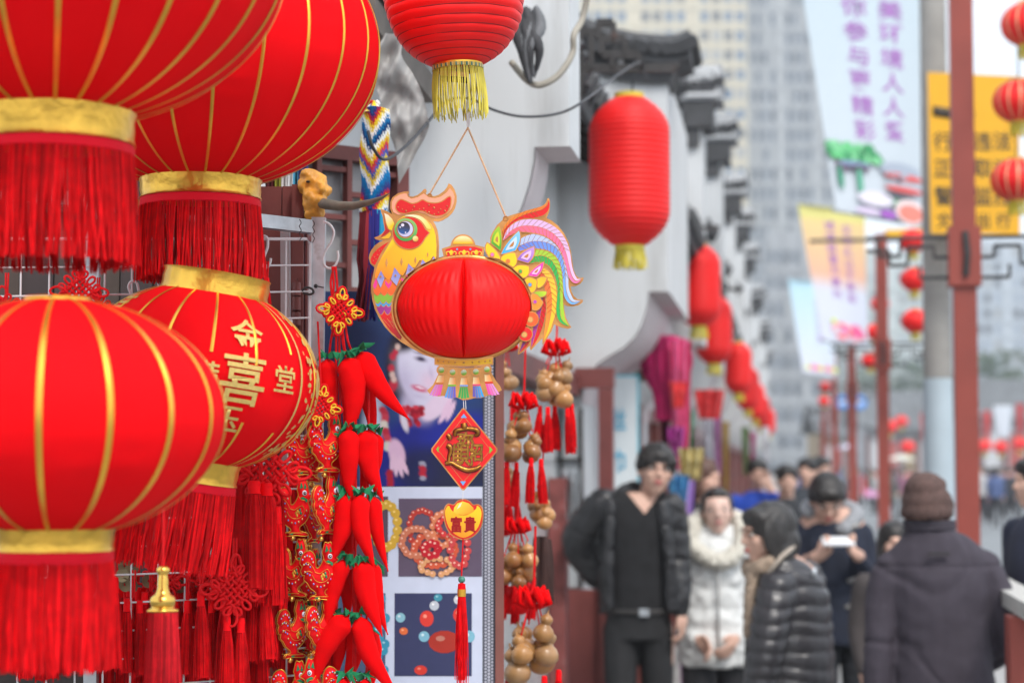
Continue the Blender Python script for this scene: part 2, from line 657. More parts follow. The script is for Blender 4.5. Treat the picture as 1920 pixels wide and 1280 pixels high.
def roof_cap(t, top_z, w, scroll):
    top = smoothpath([(-3.4, top_z + 1.12), (-1.4, top_z + 0.62), (-0.75, top_z + 0.36), (-0.3, top_z + 0.17), (0.0, top_z + 0.12), (0.12, top_z + 0.15)], 4)
    mb = MB()
    mb.prism(top + [(x, z - 0.10) for x, z in reversed(top)], -w / 2, w / 2, 0)
    und = [(x, z - 0.10) for x, z in top if x < 0.06]
    mb.prism([(x, z) for x, z in und] + [(x - 0.03, z - 0.09) for x, z in reversed(und)], -w / 2 + 0.06, w / 2 - 0.06, 0)
    cap = mb.build('roof_cap', M['tile_dark'], t, sharp=0.5)
    tm = MB()
    for (x, z) in top[::1]:
        for sg in (-1, 1):
            tm.tube([(x, sg * 0.02, z + 0.03), (x + 0.01, sg * (w / 2 + 0.03), z - 0.03)], 0.035, 8)
    tm.tube([(x, 0, z + 0.05) for x, z in top], 0.045, 8)
    tm.build('ridge_tile', M['tile_dark'], cap, kind='stuff')
    if scroll:
        sb = MB()
        zb = top_z + 0.10
        sb.box((-0.03, 0, zb - 0.20), (0.22, w * 0.9, 0.20), mi=1)
        sb.box((-0.10, 0, zb - 0.36), (0.16, w * 0.8, 0.14), mi=1)
        sb.box((0.0, 0, zb + 0.02), (0.30, w * 0.96, 0.25), mi=0)
        # square spiral in relief on the face
        path = [(-0.11, -0.09), (0.11, -0.09), (0.11, 0.09), (-0.07, 0.09), (-0.07, -0.05), (0.07, -0.05), (0.07, 0.05), (-0.03, 0.05), (-0.03, -0.01), (0.03, -0.01)]
        for a, b in zip(path, path[1:]):
            sb.bar((a[0], -w * 0.49, zb + 0.02 + a[1]), (b[0], -w * 0.49, zb + 0.02 + b[1]), 0.022, 0.03, mi=2)
        sb.build('scroll_block', [mat('pale_grey_plaster', (0.36, 0.37, 0.385), 0.8), M['tile_dark'], mat('white_relief', (0.62, 0.63, 0.64), 0.8)], t)
        bl = MB()
        for i in range(7):
            u = i / 6
            bl.tube([(-0.35, -w * 0.5 - 0.1 - 0.02 * i, top_z - 0.75), (-0.35 + 0.5 * u * 0.4 + 0.1, -w * 0.5 - 0.12, top_z - 0.62 - 0.05 * i)], 0.07, 8)
        bl.build('round_tile_end', M['tile_dark'], t, kind='stuff')


def eave(t, y0, y1, tiles=True, ins=0.0):
    """eave between two wing walls: soffit, rafters, tiled slope (house frame, x = 0 at the wing edge)"""
    mb = MB()
    pr = [(-ins, 3.12), (-0.02 - ins, 3.06), (-0.52, 3.26), (-2.6, 4.02), (-2.6, 4.12)]
    vs = [(x, y, z) for y in (y0, y1) for x, z in pr]
    n = len(pr)
    mb.add(vs, [tuple(range(n)), tuple(range(2 * n - 1, n - 1, -1))] + [(i, n + i, n + (i + 1) % n, (i + 1) % n) for i in range(n)])
    r = mb.build('roof', M['tile_dark'], t, sharp=0.4)
    if tiles:
        tb = MB()
        k = int((y1 - y0) / 0.2)
        for i in range(k):
            y = y0 + 0.1 + i * (y1 - y0 - 0.2) / max(1, k - 1)
            tb.tube([(0.03 - ins, y, 3.14), (-0.5, y, 3.36), (-2.6, y, 4.15)], 0.055, 7)
        tb.build('roof_tile', M['tile_dark'], r, kind='stuff')
        rb = MB()
        k = int((y1 - y0) / 0.32)
        for i in range(k):
            y = y0 + 0.16 + i * 0.32
            rb.bar((-0.05 - ins, y, 3.03 + ins * 0.3), (-0.50, y, 3.21), 0.06, 0.07)
        rb.build('rafter_end', M['dark_wood'], t, kind='stuff')


HOUSE_Y = [5.62, 10.2, 14.4, 18.6, 23.0, 27.6, 32.4, 37.4, 42.6, 48.5, 55.0, 62.0]
TOPS = [4.9, 3.63, 4.25, 4.65, 4.75, 4.95, 5.0, 4.8, 5.2, 5.0, 5.3, 5.1]
HL = ['white gabled shophouse whose big wing wall fills the background behind the rooster', 'white shophouse with a dark tiled cap and curved wing wall beyond the nearest long lantern',
      'white shophouse with grey scroll block, third along the row behind the pink scarves', 'fourth shophouse along the row, with a scroll block against the tall tower', 'fifth shophouse of the row, above the second long lantern', 'sixth shophouse of the row, mostly its dark roof cap showing',
      'seventh shophouse of the row, behind the long lantern chain', 'eighth shophouse of the row, far down the street', 'ninth shophouse of the row, small and blurred', 'tenth shophouse of the row, near the end of the street', 'eleventh shophouse, next to last of the row', 'last shophouse of the row at the end of the street']
MAR = M['maroon']
for k, y in enumerate(HOUSE_Y):
    t = thing('shophouse', HL[k], 'house', (-0.6, y, 0), 0, 'white walled shophouses along the left side of the street')
    wb = MB()
    T = 1.9 if k == 1 else 0.14 + 0.3 * (k > 1)
    wb.prism(ogee(TOPS[k], k > 0), -0.14, T)
    wb.build('wing_wall', M['plaster'], t, sharp=0.45)
    # plain moulding along the stepped edge
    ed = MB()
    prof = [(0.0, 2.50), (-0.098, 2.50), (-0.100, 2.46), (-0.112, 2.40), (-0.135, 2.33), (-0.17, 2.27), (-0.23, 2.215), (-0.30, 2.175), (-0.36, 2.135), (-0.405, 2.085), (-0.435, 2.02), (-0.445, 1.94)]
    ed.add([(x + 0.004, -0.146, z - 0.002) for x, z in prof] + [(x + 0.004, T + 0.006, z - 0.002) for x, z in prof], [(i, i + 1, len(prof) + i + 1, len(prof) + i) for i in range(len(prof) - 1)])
    ed.build('curved_soffit', mat('pink_bounce_limewash', (0.62, 0.55, 0.56), 0.85, var=0.05), t, sharp=0.45)  # white limewash; the pink of reflected red light is put into its colour
    if k > 0:
        roof_cap(t, TOPS[k], 0.46, k > 1)
    y1 = (HOUSE_Y[k + 1] if k + 1 < len(HOUSE_Y) else y + 6) - y - 0.14
    fw = MB()
    fw.box((-0.66, (T + y1) / 2, 2.62), (0.2, y1 - T - 0.002, 1.26))
    fw.build('upper_wall', M['plaster'], t)
    eave(t, T + 0.002, y1 - 0.002, k < 6, 0.2 if k == 0 else 0.0)
    bm = MB()
    bm.box((-0.515, (T + y1) / 2, 2.02), (0.14, y1 - T - 0.01, 0.10))
    bm.build('shop_beam', MAR, t)
    npost = 4 if k < 4 else 3
    if k == 0:
        npost = 1
    for i in range(npost):
        pm = MB()
        pm.box((0, 0, 0.985), (0.13, 0.13, 1.97))
        pm.build('shop_post', MAR, t, loc=(-0.50, T + 0.09 + (y1 - T - 0.17) * i / max(1, npost - 1), 0))
    for i in range(npost - 1):
        a, b = T + 0.165 + (y1 - T - 0.17) * i / (npost - 1), T + 0.015 + (y1 - T - 0.17) * (i + 1) / (npost - 1)
        pm = MB()
        c = [(0.55, 0.55, 0.55), (0.26, 0.20, 0.17), (0.48, 0.46, 0.42), (0.30, 0.12, 0.10)][(i + k) % 4]
        pm.box((-0.70, (a + b) / 2, 1.3), (0.05, b - a, 1.32))
        pm.build('shop_panel', mat('shop_panel', c, 0.6, var=0.3, scale=4), t)
        pm = MB()
        pm.box((-0.56, (a + b) / 2, 0.31), (0.06, b - a, 0.62))
        pm.build('dado_panel', MAR, t)
    if k == 0:
        base = MB()
        base.box((-0.560, 2.22, 1.0), (0.008, 4.1, 1.9))
        wt_ = base.build('tiled_wall', mat('tile_grout', (0.33, 0.335, 0.34), 0.9), t)
        for a in range(20):
            for b in range(11):
                place('tile', TILE_ME, wt_, (-0.552, 0.28 + a * 0.2, 0.36 + b * 0.15))
        fr = MB()
        fr.box((-0.50, 3.92, 0.78), (0.08, 0.14, 1.56))
        fr.build('frame_post', mat('chipped_maroon_post', (0.23, 0.06, 0.055), 0.6, var=0.3, scale=14, tint=(0.42, 0.34, 0.33), tintpos=0.66), t)
    if k == 1:
        # opening under the wing wall: maroon frame, glazed door, chipped dado
        fr = MB()
        fr.box((-0.37, -0.20, 2.06), (0.20, 0.10, 0.10))
        fr.box((-0.31, -0.203, 1.0), (0.07, 0.10, 2.01))
        fr.build('door_frame', mat('maroon_frame', (0.19, 0.05, 0.045), 0.5, var=0.15), t)
        dp = MB()
        dp.box((-0.47, -0.18, 0.50), (0.24, 0.05, 1.0))
        dp.build('door_panel', mat('chipped_maroon_panel', (0.24, 0.062, 0.055), 0.55, var=0.18, scale=5, tint=(0.50, 0.44, 0.42), tintpos=0.72), t)
        gd = MB()
        gd.box((-0.55, -0.17, 1.46), (0.24, 0.02, 0.90))
        gd.build('pane', mat('pale_door_glass', (0.46, 0.49, 0.51), 0.2, var=0.15, scale=3), t)
        mm = MB()
        for x in (-0.54, -0.44):
            mm.box((x, -0.19, 1.46), (0.014, 0.03, 0.90))
        for z in (1.3, 1.65):
            mm.box((-0.55, -0.192, z), (0.24, 0.026, 0.014))
        mm.build('muntin', M['iron'], t)


# ------------------------------------------------------------------ goods in front of the farther shops
def wavy_cloth(name, px, py, d, wpx, hpx, col, lab, grp, amp=0.03, arch=0.0, seed=0):
    s = d / F
    mb = MB()
    nx, nz = 16, 14
    vs = []
    for j in range(nz + 1):
        for i in range(nx + 1):
            u, v = i / nx - 0.5, j / nz
            w = wpx * (1 - 0.35 * v)
            x = u * w * s
            z = -hpx * v * s + arch * hpx * s * (0.25 - u * u) * (1 - v)
            vs.append((x, amp * sin(u * 17 + seed + v * 1.5) + 0.02 * noise.noise(Vector((u * 5, v * 4, seed))), z))
    fs = [(j * (nx + 1) + i, j * (nx + 1) + i + 1, (j + 1) * (nx + 1) + i + 1, (j + 1) * (nx + 1) + i) for j in range(nz) for i in range(nx)]
    mb.add(vs, fs)
    mb.add([Vector(v) + Vector((0, 0.012, 0)) for v in vs], [tuple(reversed(f)) for f in fs])
    o = mb.build(name, mat('shop_cloth', col, 0.8, var=0.2, scale=14, sheen=0.2), None, loc=P(px, py, d), rot=(0, 0, PSI), sharp=0)
    tag(o, lab, 'cloth', grp)


SCG = 'scarves hung at the second shop'
def draped_scarf():
    d = 11.4
    q_ = d / F
    mb = MB()
    prof = [(3, 0), (18, -2), (32, -10), (42, -26), (46, -46), (43, -68), (34, -88), (24, -106), (20, -130), (18, -160)]
    mb.lathe([(r * q_, z * q_) for r, z in smoothpath(prof, 3)], 72, fn=lambda a, r, z: r * (1 + 0.10 * sin(15 * a + z * 3) + 0.06 * sin(26 * a)))
    o = mb.build('scarf', mat('magenta_scarf', C(200, 35, 105), 0.8, var=0.3, scale=9, tint=C(226, 70, 140), tintpos=0.62), None, loc=P(1248, 628, d), rot=(0, 0, PSI), sharp=0)
    tag(o, 'wide magenta scarf gathered in the arch of the second shop', 'cloth', SCG)


draped_scarf()
wavy_cloth('scarf', 1276, 640, 11.2, 40, 240, C(225, 85, 140), 'long pink scarf hanging at the right side of the magenta one', SCG, 0.03, 0.1, 2)
wavy_cloth('scarf', 1272, 715, 11.0, 34, 50, C(228, 55, 60), 'short coral red cloth over the long pink scarf', SCG, 0.03, 0.0, 3)
wavy_cloth('scarf', 1192, 640, 11.8, 84, 75, C(140, 146, 118), 'olive grey drape in the arch left of the magenta scarf', SCG, 0.04, 1.2, 4)
wavy_cloth('scarf', 1247, 720, 11.4, 26, 140, C(120, 20, 50), 'dark wine red scarf below the magenta one', SCG, 0.03, 0.0, 5)
wavy_cloth('scarf', 1268, 800, 10.9, 36, 55, C(165, 35, 140), 'purple patterned cloth above the young man in black', SCG, 0.04, 0.0, 6)
wavy_cloth('scarf', 1296, 840, 10.8, 50, 60, C(186, 170, 110), 'straw coloured cloth hanging by the purple patterned one', SCG, 0.04, 0.0, 7)
wavy_cloth('scarf', 1282, 900, 10.6, 40, 120, C(185, 150, 215), 'lilac and pale cloth between the young man and the woman in white', SCG, 0.04, 0.0, 8)
wavy_cloth('scarf', 1272, 890, 10.5, 40, 60, C(60, 140, 190), 'light blue cloth behind the shoulder of the young man', SCG, 0.04, 0.0, 9)
wavy_cloth('scarf', 1284, 1080, 10.3, 26, 200, C(210, 140, 200), 'lower pink lilac cloth between the two walkers, near the ground', SCG, 0.04, 0.0, 10)
FSG = 'goods hung outside the farther shops'
rnd0 = random.Random(77)
for i, (px, py, d, w, h, c, lab) in enumerate(((1290, 770, 14.0, 24, 70, C(50, 150, 110), 'green and yellow cloth below the second long lantern'), (1328, 770, 15.5, 22, 120, C(205, 205, 215), 'white striped hanging below the long lanterns'),
                                               (1345, 780, 16.0, 14, 110, C(200, 140, 190), 'lilac hanging next to the white striped one'), (1360, 790, 17.0, 12, 130, C(205, 175, 90), 'ochre beaded hanging by the maroon shop post'),
                                               (1398, 800, 20.0, 14, 90, C(120, 150, 90), 'sage green hanging outside the fourth shop'), (1412, 810, 21.0, 12, 50, C(190, 60, 140), 'small magenta hanging outside the fourth shop'),
                                               (1330, 730, 15.0, 60, 55, C(190, 25, 30), 'row of red lantern cloths under the third arch'), (1436, 800, 24.0, 14, 70, C(225, 225, 230), 'white hanging outside the fifth shop'))):
    wavy_cloth('shop_hanging', px, py, d, w, h, c, lab, FSG, 0.03, 0, i)


def shop_sign():
    d = 10.75
    o, q, s = px_frame(1174, 800, d)
    t = thing('shop_sign', 'tall pale vertical shop sign with blue characters beside a maroon post', 'sign', o)
    mb = MB()
    mb.prism([q(*p) for p in ((1150, 702), (1199, 702), (1199, 915), (1150, 915))], 0, 0.03, 0)
    mb.prism([q(*p) for p in ((1150, 702), (1199, 702), (1199, 706), (1150, 706))], -0.004, 0, 1)
    mb.prism([q(*p) for p in ((1195, 706), (1199, 706), (1199, 915), (1195, 915))], -0.004, 0, 1)
    mb.build('board', [mat('pale_sign_board', (0.68, 0.74, 0.76), 0.4, var=0.06), mat('cyan_edge', (0.12, 0.50, 0.62), 0.4)], t)
    bl = mat('blue_lettering', (0.08, 0.42, 0.62), 0.5)
    for i, ch in enumerate('丝巾'):
        gb = MB()
        x, z = q(1160, 785 + i * 78)
        add_glyph(gb, ch, x, z, 30 * s, 46 * s, -0.006)
        gb.build('character', bl, t, sharp=0)


shop_sign()


def white_drape():
    wavy_cloth('plastic_drape', 1070, 880, 9.6, 36, 90, C(180, 186, 192), 'crumpled white plastic drape by the chipped maroon post', None, 0.05, 0, 3)


white_drape()


# ------------------------------------------------------------------ iron brackets that carry the long lanterns
def lattice_bracket(px, py, d, sc, lab):
    t = thing('iron_bracket', lab, 'bracket', P(px, py, d), PSI, 'iron lattice brackets on the shop fronts')
    t.scale = (sc,) * 3
    s = 7.5 / F
    mb = MB()
    segs = [((0, -110), (0, 50)), ((0, 15), (34, 15)), ((30, 32), (62, 32)), ((62, 32), (62, 2)), ((62, 2), (34, 2)), ((34, 2), (34, 32)), ((60, 2), (84, 2)), ((84, 2), (84, -28)), ((84, -28), (40, -28)), ((40, -28), (40, 2)), ((84, -28), (110, -28)),
            ((110, -28), (110, -52)), ((0, -54), (180, -54)), ((60, -28), (60, -54)), ((20, 15), (20, -54)), ((180, -54), (180, -46))]
    for a, b in segs:
        mb.bar((a[0] * s, 0, a[1] * s), (b[0] * s, 0, b[1] * s), 0.022, 0.03)
    mb.build('lattice', M['iron'], t)


BR = lattice_bracket
BR(1088, 75, 7.5, 1.0, 'stepped iron lattice bracket on the first wing wall above the nearest long lantern')
BR(1258, 400, 13.6, 0.9, 'iron lattice bracket by the second long lantern, against the white wall')
BR(1318, 520, 16.2, 0.9, 'third iron lattice bracket, above the third long lantern')


# ------------------------------------------------------------------ street poles with lattice panels
def lantern_pole(Y, H, lab, lat=2.62, panels=True, w=0.12):
    t = thing('lantern_pole', lab, 'pole', (0.95, Y, -0.0), 0, 'maroon lantern poles along the kerb')
    mb = MB()
    mb.box((0, 0, H / 2), (w, w, H))
    mb.build('shaft', M['maroon_pole'], t)
    sb = MB()
    sb.box((0, 0, lat + 0.09), (w + 0.05, w + 0.05, 0.32))
    sb.build('sleeve', M['maroon_pole'], t)
    cb = MB()
    cb.tube([(0, -w / 2 - 0.035, lat + 0.22), (0.01, -w / 2 - 0.045, lat + 0.1), (0, -w / 2 - 0.035, lat - 0.02)], 0.018, 6)
    cb.build('clasp', M['iron'], t)
    bb = MB()
    bb.lathe([(0.20, 0.0), (0.20, 0.06), (0.15, 0.12), (0.14, 0.30), (0.10, 0.38), (0.09, 0.55), (0.06, 0.62)], 8)
    bb.build('base', M['maroon_pole'], t)
    fret = [((0.085, 0.20), (0.52, 0.20)), ((0.085, -0.02), (0.24, -0.02)), ((0.24, -0.02), (0.24, 0.05)), ((0.085, 0.09), (0.16, 0.09)), ((0.16, 0.09), (0.16, 0.15)), ((0.16, 0.15), (0.30, 0.15)), ((0.30, 0.15), (0.30, 0.05)), ((0.30, 0.05), (0.40, 0.05)), ((0.40, 0.05), (0.40, 0.13)),
            ((0.34, 0.20), (0.34, 0.10)), ((0.34, 0.10), (0.46, 0.10)), ((0.46, 0.10), (0.46, 0.20)), ((0.40, 0.13), (0.52, 0.13))]
    for sg in (-1, 1):
        fm = MB()
        for a, b in fret:
            fm.bar((sg * a[0], 0, lat + a[1]), (sg * b[0], 0, lat + b[1]), 0.016, 0.02)
        fm.build('lattice_arm', M['iron'], t)
    return t


lantern_pole(11.0, 5.6, 'nearest maroon lantern pole, tall and thick, right of the grey utility pole', 2.66)
lantern_pole(20.6, 4.0, 'second maroon lantern pole, its top arm below the white banner', 2.68)
lantern_pole(30.6, 4.0, 'third maroon lantern pole, between the blue road signs', 2.68)
lantern_pole(42.5, 4.0, 'fourth maroon lantern pole, thin and blurred', 2.68)
lantern_pole(55.0, 4.0, 'fifth maroon lantern pole, far down the kerb', 2.68)


def top_arm():
    t = thing('banner_arm', 'thin dark banner arm with a yellow edge on top of the second maroon pole', 'arm', P(1650, 452, 20.5))
    s = 20.5 / F
    mb = MB()
    mb.tube([(-132 * s, 0, 0), (150 * s, 0, 6 * s)], 0.02, 8)
    mb.build('arm', M['iron'], t)
    b2 = MB()
    b2.box((85 * s, 0, 17 * s), (150 * s, 0.06, 14 * s), ry=-0.04)
    b2.build('yellow_panel', mat('yellow_panel', (0.80, 0.46, 0.02), 0.5), t)


top_arm()


def street_lantern_mesh():
    R, H, nr = 0.14, 0.118, 14
    mb = MB()
    tc = 1.25
    mb.lathe([(R * cos(t_), H * sin(t_)) for t_ in [-tc + 2 * tc * i / 18 for i in range(19)]], nr * 4, fn=lambda a, r, z: r * (1 - 0.02 * abs(sin(nr * a / 2))))
    body = mb.mesh('shade', M['long_red'])
    rb = MB()
    vs = []
    for i in range(19):
        t_ = -tc + 2 * tc * i / 18
        for e in (-1, 1):
            vs.append(((R + 0.002) * cos(t_), e * 0.005, (H + 0.002) * sin(t_)))
    rb.add(vs, [(2 * i, 2 * i + 1, 2 * i + 3, 2 * i + 2) for i in range(18)])
    rib = rb.mesh('rib', [mat('pale_gold_rib', (0.80, 0.40, 0.22), 0.45, metal=0.2)])
    cb = MB()
    cb.lathe([(0.03, 0.108), (0.047, 0.108), (0.047, 0.122), (0.03, 0.122)], 20)
    col = cb.mesh('collar', M['gold_foil'])
    fr = fringe_mb(0.042, 0.07, 40, 0.003, 3, -0.118).mesh('fringe', M['thread_yellow'])
    return body, rib, col, fr


SL = None


def street_lantern(px, py, d, lab, ribs=True, sc=1.0):
    global SL
    SL = SL or street_lantern_mesh()
    t = thing('street_lantern', lab, 'lantern', P(px, py, d), PSI, 'small round red lanterns hung on the street poles')
    place('shade', SL[0], t)
    if ribs:
        for i in range(14):
            place('rib', SL[1], t, rot=(0, 0, 2 * pi * i / 14 - 1.75))
    place('collar', SL[2], t)
    place('collar', SL[2], t, rot=(pi, 0, 0))
    place('fringe', SL[3], t, kind='stuff')
    wb = MB()
    wb.tube([(0, 0, 0.12), (0, 0, 0.30)], 0.004, 5)
    wb.build('hanging_wire', M['black_wire'], t)
    t.scale = (sc,) * 3


for px, py, d, lab, rb in ((1926, 46, 10.6, 'topmost of three round street lanterns at the right edge', True), (1910, 190, 10.7, 'middle round street lantern at the right edge, before the yellow sign', True), (1906, 338, 10.7, 'lowest of three round street lanterns at the right edge', True),
                           (1712, 452, 19.5, 'round street lantern just under the yellow panel of the banner arm', False), (1714, 524, 19.6, 'round street lantern left of the grey utility pole, upper of two', False), (1716, 602, 19.6, 'round street lantern left of the grey utility pole, lower of two', False),
                           (1650, 570, 29.5, 'small round lantern behind the second pole, upper', False), (1640, 622, 29.5, 'small round lantern behind the second pole, middle', False), (1632, 676, 29.5, 'small round lantern left of the second pole, lowest', False),
                           (1547, 725, 48, 'tiny far lantern above the crowd, upper', False), (1545, 752, 48, 'tiny far lantern above the crowd, lower', False)):
    street_lantern(px, py, d, lab, rb)
for px, py, d, lab in ((1846, 836, 100, 'big far lantern at the right end of the street, leftmost of three'), (1876, 838, 100, 'big far lantern at the right end of the street, middle of three'), (1913, 832, 98, 'big far lantern at the right end of the street, rightmost of three'),
                       (1668, 800, 95, 'big far lantern right of the second pole, upper'), (1702, 838, 98, 'big far lantern left of the utility pole base'), (1690, 790, 110, 'big far lantern under the grey tiled roof')):
    street_lantern(px, py, d, lab, False, 2.7)


def utility_pole():
    t = thing('utility_pole', 'grey concrete utility pole painted pale blue at its lower half', 'pole', P(1761, 900, 14.0))
    t.location.z = 0
    mb = MB()
    zc = 2.24
    mb.lathe([(0.100, zc + 0.002), (0.094, 4.5), (0.088, 8)], 20)
    mb.build('shaft', mat('weathered_concrete', (0.30, 0.285, 0.265), 0.85, var=0.15, scale=6, bump=0.3), t)
    m2 = MB()
    m2.lathe([(0.112, 0), (0.108, 1.2), (0.103, zc), (0.09, zc)], 20)
    m2.build('painted_base', mat('pale_blue_paint', (0.43, 0.51, 0.56), 0.6, var=0.06), t)


utility_pole()


def yellow_sign():
    d = 13.6
    o, q, s = px_frame(1828, 290, d)
    t = thing('road_sign', 'big yellow traffic camera sign with black characters behind the nearest pole', 'sign', o)
    mb = MB()
    mb.prism([q(*p) for p in ((1742, 134), (1912, 142), (1910, 440), (1744, 438))], 0, 0.03)
    mb.build('board', mat('yellow_reflective', (0.78, 0.39, 0.003), 0.4, var=0.04), t)
    gb = MB()
    SIGNB = mat('sign_black', (0.05, 0.035, 0.02), 0.6)
    rows = [('行人违法', 265, 38), ('正在取证', 316, 38), ('警务监控', 368, 38), ('文明出行', 414, 30)]
    for txt, y, sz in rows:
        for i, ch in enumerate(txt):
            x, z = q(1768 + i * 37, y)
            cb_ = MB()
            add_glyph(cb_, ch, x, z, sz * s * 0.95, sz * s, -0.004)
            cb_.build('character', SIGNB, t, sharp=0)
    gb.prism([q(*p) for p in ((1750, 198), (1782, 203), (1782, 222), (1750, 217))], -0.006, -0.001)
    gb.prism([q(*p) for p in ((1782, 203), (1800, 190), (1826, 216), (1818, 230), (1796, 222))], -0.006, -0.001)
    gb.prism([q(*p) for p in ((1796, 192), (1804, 188), (1830, 214), (1824, 218))], -0.006, -0.001)
    gb.build('camera_symbol', SIGNB, t, sharp=0)
    pb = MB()
    pb.tube([q(1788, 150)[:1] + (0.06,) + q(1788, 150)[1:], q(1788, 430)[:1] + (0.06,) + q(1788, 430)[1:]], 0.03, 8)
    pb.build('mount', M['steel'], t)


yellow_sign()


def banner(corners, d, dz, lab, painter, name='banner'):
    """cloth banner hanging between two rods; corners TL, TR, BR, BL in photo pixels"""
    o, q, s = px_frame(sum(c[0] for c in corners) / 4, sum(c[1] for c in corners) / 4, d)
    t = thing('street_banner', lab, 'banner', o, PSI, 'vertical banners hung over the street')
    TL, TR, BR_, BL = corners

    def at(u, v, off=0.0):
        a = (TL[0] + (TR[0] - TL[0]) * u, TL[1] + (TR[1] - TL[1]) * u)
        b = (BL[0] + (BR_[0] - BL[0]) * u, BL[1] + (BR_[1] - BL[1]) * u)
        x, z = q(a[0] + (b[0] - a[0]) * v, a[1] + (b[1] - a[1]) * v)
        return (x, 0.03 * sin(u * 5 + v * 2) - off + dz * (u - 0.5), z)
    mb = MB()
    n, m = 14, 24
    vs, cs = [], []
    for j in range(m + 1):
        for i in range(n + 1):
            vs.append(at(i / n, j / m))
    fs = [(j * (n + 1) + i, j * (n + 1) + i + 1, (j + 1) * (n + 1) + i + 1, (j + 1) * (n + 1) + i) for j in range(m) for i in range(n)]
    n0 = len(mb.v)
    mb.add(vs, fs)
    for j in range(m + 1):
        for i in range(n + 1):
            mb.c[n0 + j * (n + 1) + i] = painter['base'](i / n, j / m)
    mb.build('cloth', M['print_matt'], t, sharp=0)
    pb = MB()
    for k, (u, v, ru, rv, c) in enumerate(painter.get('blobs', [])):
        pb.add([at(u + ru * cos(a), v + rv * sin(a), 0.006 + 0.0006 * k) for a in [2 * pi * i / 14 for i in range(14)]], [tuple(range(14))], col=c)
    if pb.v:
        pb.build('picture_print', M['print_matt'], t, sharp=0)
    for txt, u, v0, dv, sz, c in painter.get('text', []):
        for i, ch in enumerate(txt):
            gb = MB()
            gv, gf = glyph(ch)
            gb.add([at(u + a * sz, v0 + i * dv - b * dv * 0.86, 0.006) for a, b in gv], gf, col=c)
            gb.build('character', M['print_matt'], t, sharp=0)
    for v in (0, 1):
        rb = MB()
        rb.tube([at(-0.04, v), at(1.04, v)], 0.015, 6)
        rb.build('rod', M['steel'], t)


rb_ = random.Random(5)
PUR = C(172, 116, 190)
blobs1 = []
for k in range(46):
    blobs1.append((rb_.uniform(0.02, 0.50), 0.745 + rb_.uniform(-0.02, 0.035), rb_.uniform(0.03, 0.07), rb_.uniform(0.010, 0.022), [C(105, 195, 130), C(70, 150, 100), C(130, 205, 150)][k % 3]))
blobs1 += [(0.12, 0.82, 0.05, 0.03, C(110, 80, 110)), (0.26, 0.80, 0.16, 0.012, C(130, 150, 180)), (0.3, 0.815, 0.12, 0.012, C(90, 70, 90)), (0.10, 0.86, 0.03, 0.05, C(70, 150, 120)), (0.3, 0.87, 0.03, 0.06, C(90, 170, 140)),
           (0.74, 0.80, 0.22, 0.03, C(170, 180, 195)), (0.78, 0.825, 0.22, 0.014, C(225, 100, 100)), (0.8, 0.855, 0.24, 0.012, C(190, 195, 205)), (0.78, 0.875, 0.22, 0.012, C(225, 90, 90)), (0.72, 0.84, 0.03, 0.012, C(80, 60, 70)), (0.7, 0.91, 0.2, 0.012, C(80, 80, 90)), (0.66, 0.93, 0.08, 0.012, C(110, 160, 130)),
           (0.45, 0.93, 0.2, 0.03, C(228, 222, 235)), (0.84, 0.96, 0.18, 0.05, C(245, 225, 225)), (0.85, 0.965, 0.15, 0.035, C(240, 140, 125)), (0.58, 0.985, 0.10, 0.018, C(165, 95, 190)), (0.35, 0.985, 0.14, 0.015, C(215, 200, 225))]
banner([(1488, -60), (1752, -60), (1740, 416), (1556, 404)], 17.0, 0.6, 'big white street banner with two columns of purple characters and a garden picture', {
    'base': lambda u, v: tuple(a + (b - a) * v for a, b in zip(C(190, 205, 214), C(200, 208, 216))),
    'blobs': blobs1, 'text': [('丽美环境人人爱', 0.70, 0.055, 0.098, 0.21, PUR), ('有你参与更精彩', 0.405, 0.055, 0.100, 0.21, PUR)]})
blobs2 = [(rb_.uniform(0.3, 1.0), rb_.uniform(0.86, 0.97), 0.07, 0.016, [C(236, 90, 170), C(240, 110, 120), C(245, 190, 200)][k % 3]) for k in range(26)] + [(0.3, 0.84, 0.06, 0.02, C(215, 225, 110))]


def base2(u, v):
    if v < 0.10:
        return C(215, 208, 130)
    if v < 0.5:
        k = (v - 0.10) / 0.4
        return tuple(a + (b - a) * k for a, b in zip(C(226, 200, 140), C(226, 178, 150)))
    k = min(1, (v - 0.5) / 0.12)
    return tuple(a + (b - a) * k for a, b in zip(C(226, 178, 150), C(206, 210, 224)))


banner([(1490, 385), (1630, 388), (1634, 650), (1535, 640)], 25.0, 0.6, 'second street banner, orange fading to white, with purple characters and flowers', {
    'base': base2, 'blobs': blobs2, 'text': [('文明礼让千家和', 0.70, 0.16, 0.083, 0.17, PUR), ('诚信经营万事兴', 0.44, 0.14, 0.083, 0.17, PUR)]})
banner([(1474, 524), (1566, 526), (1572, 705), (1500, 700)], 34.0, 0.6, 'third street banner, pale blue with a flowered lower edge', {
    'base': lambda u, v: tuple(a + (b - a) * v for a, b in zip(C(180, 215, 228), C(214, 216, 228))), 'blobs': [(0.2 + 0.13 * k, 0.93, 0.09, 0.03, [C(215, 220, 120), C(225, 110, 190), C(235, 150, 140)][k % 3]) for k in range(7)], 'text': [('清洁古镇', 0.62, 0.25, 0.12, 0.18, C(190, 160, 210))]})


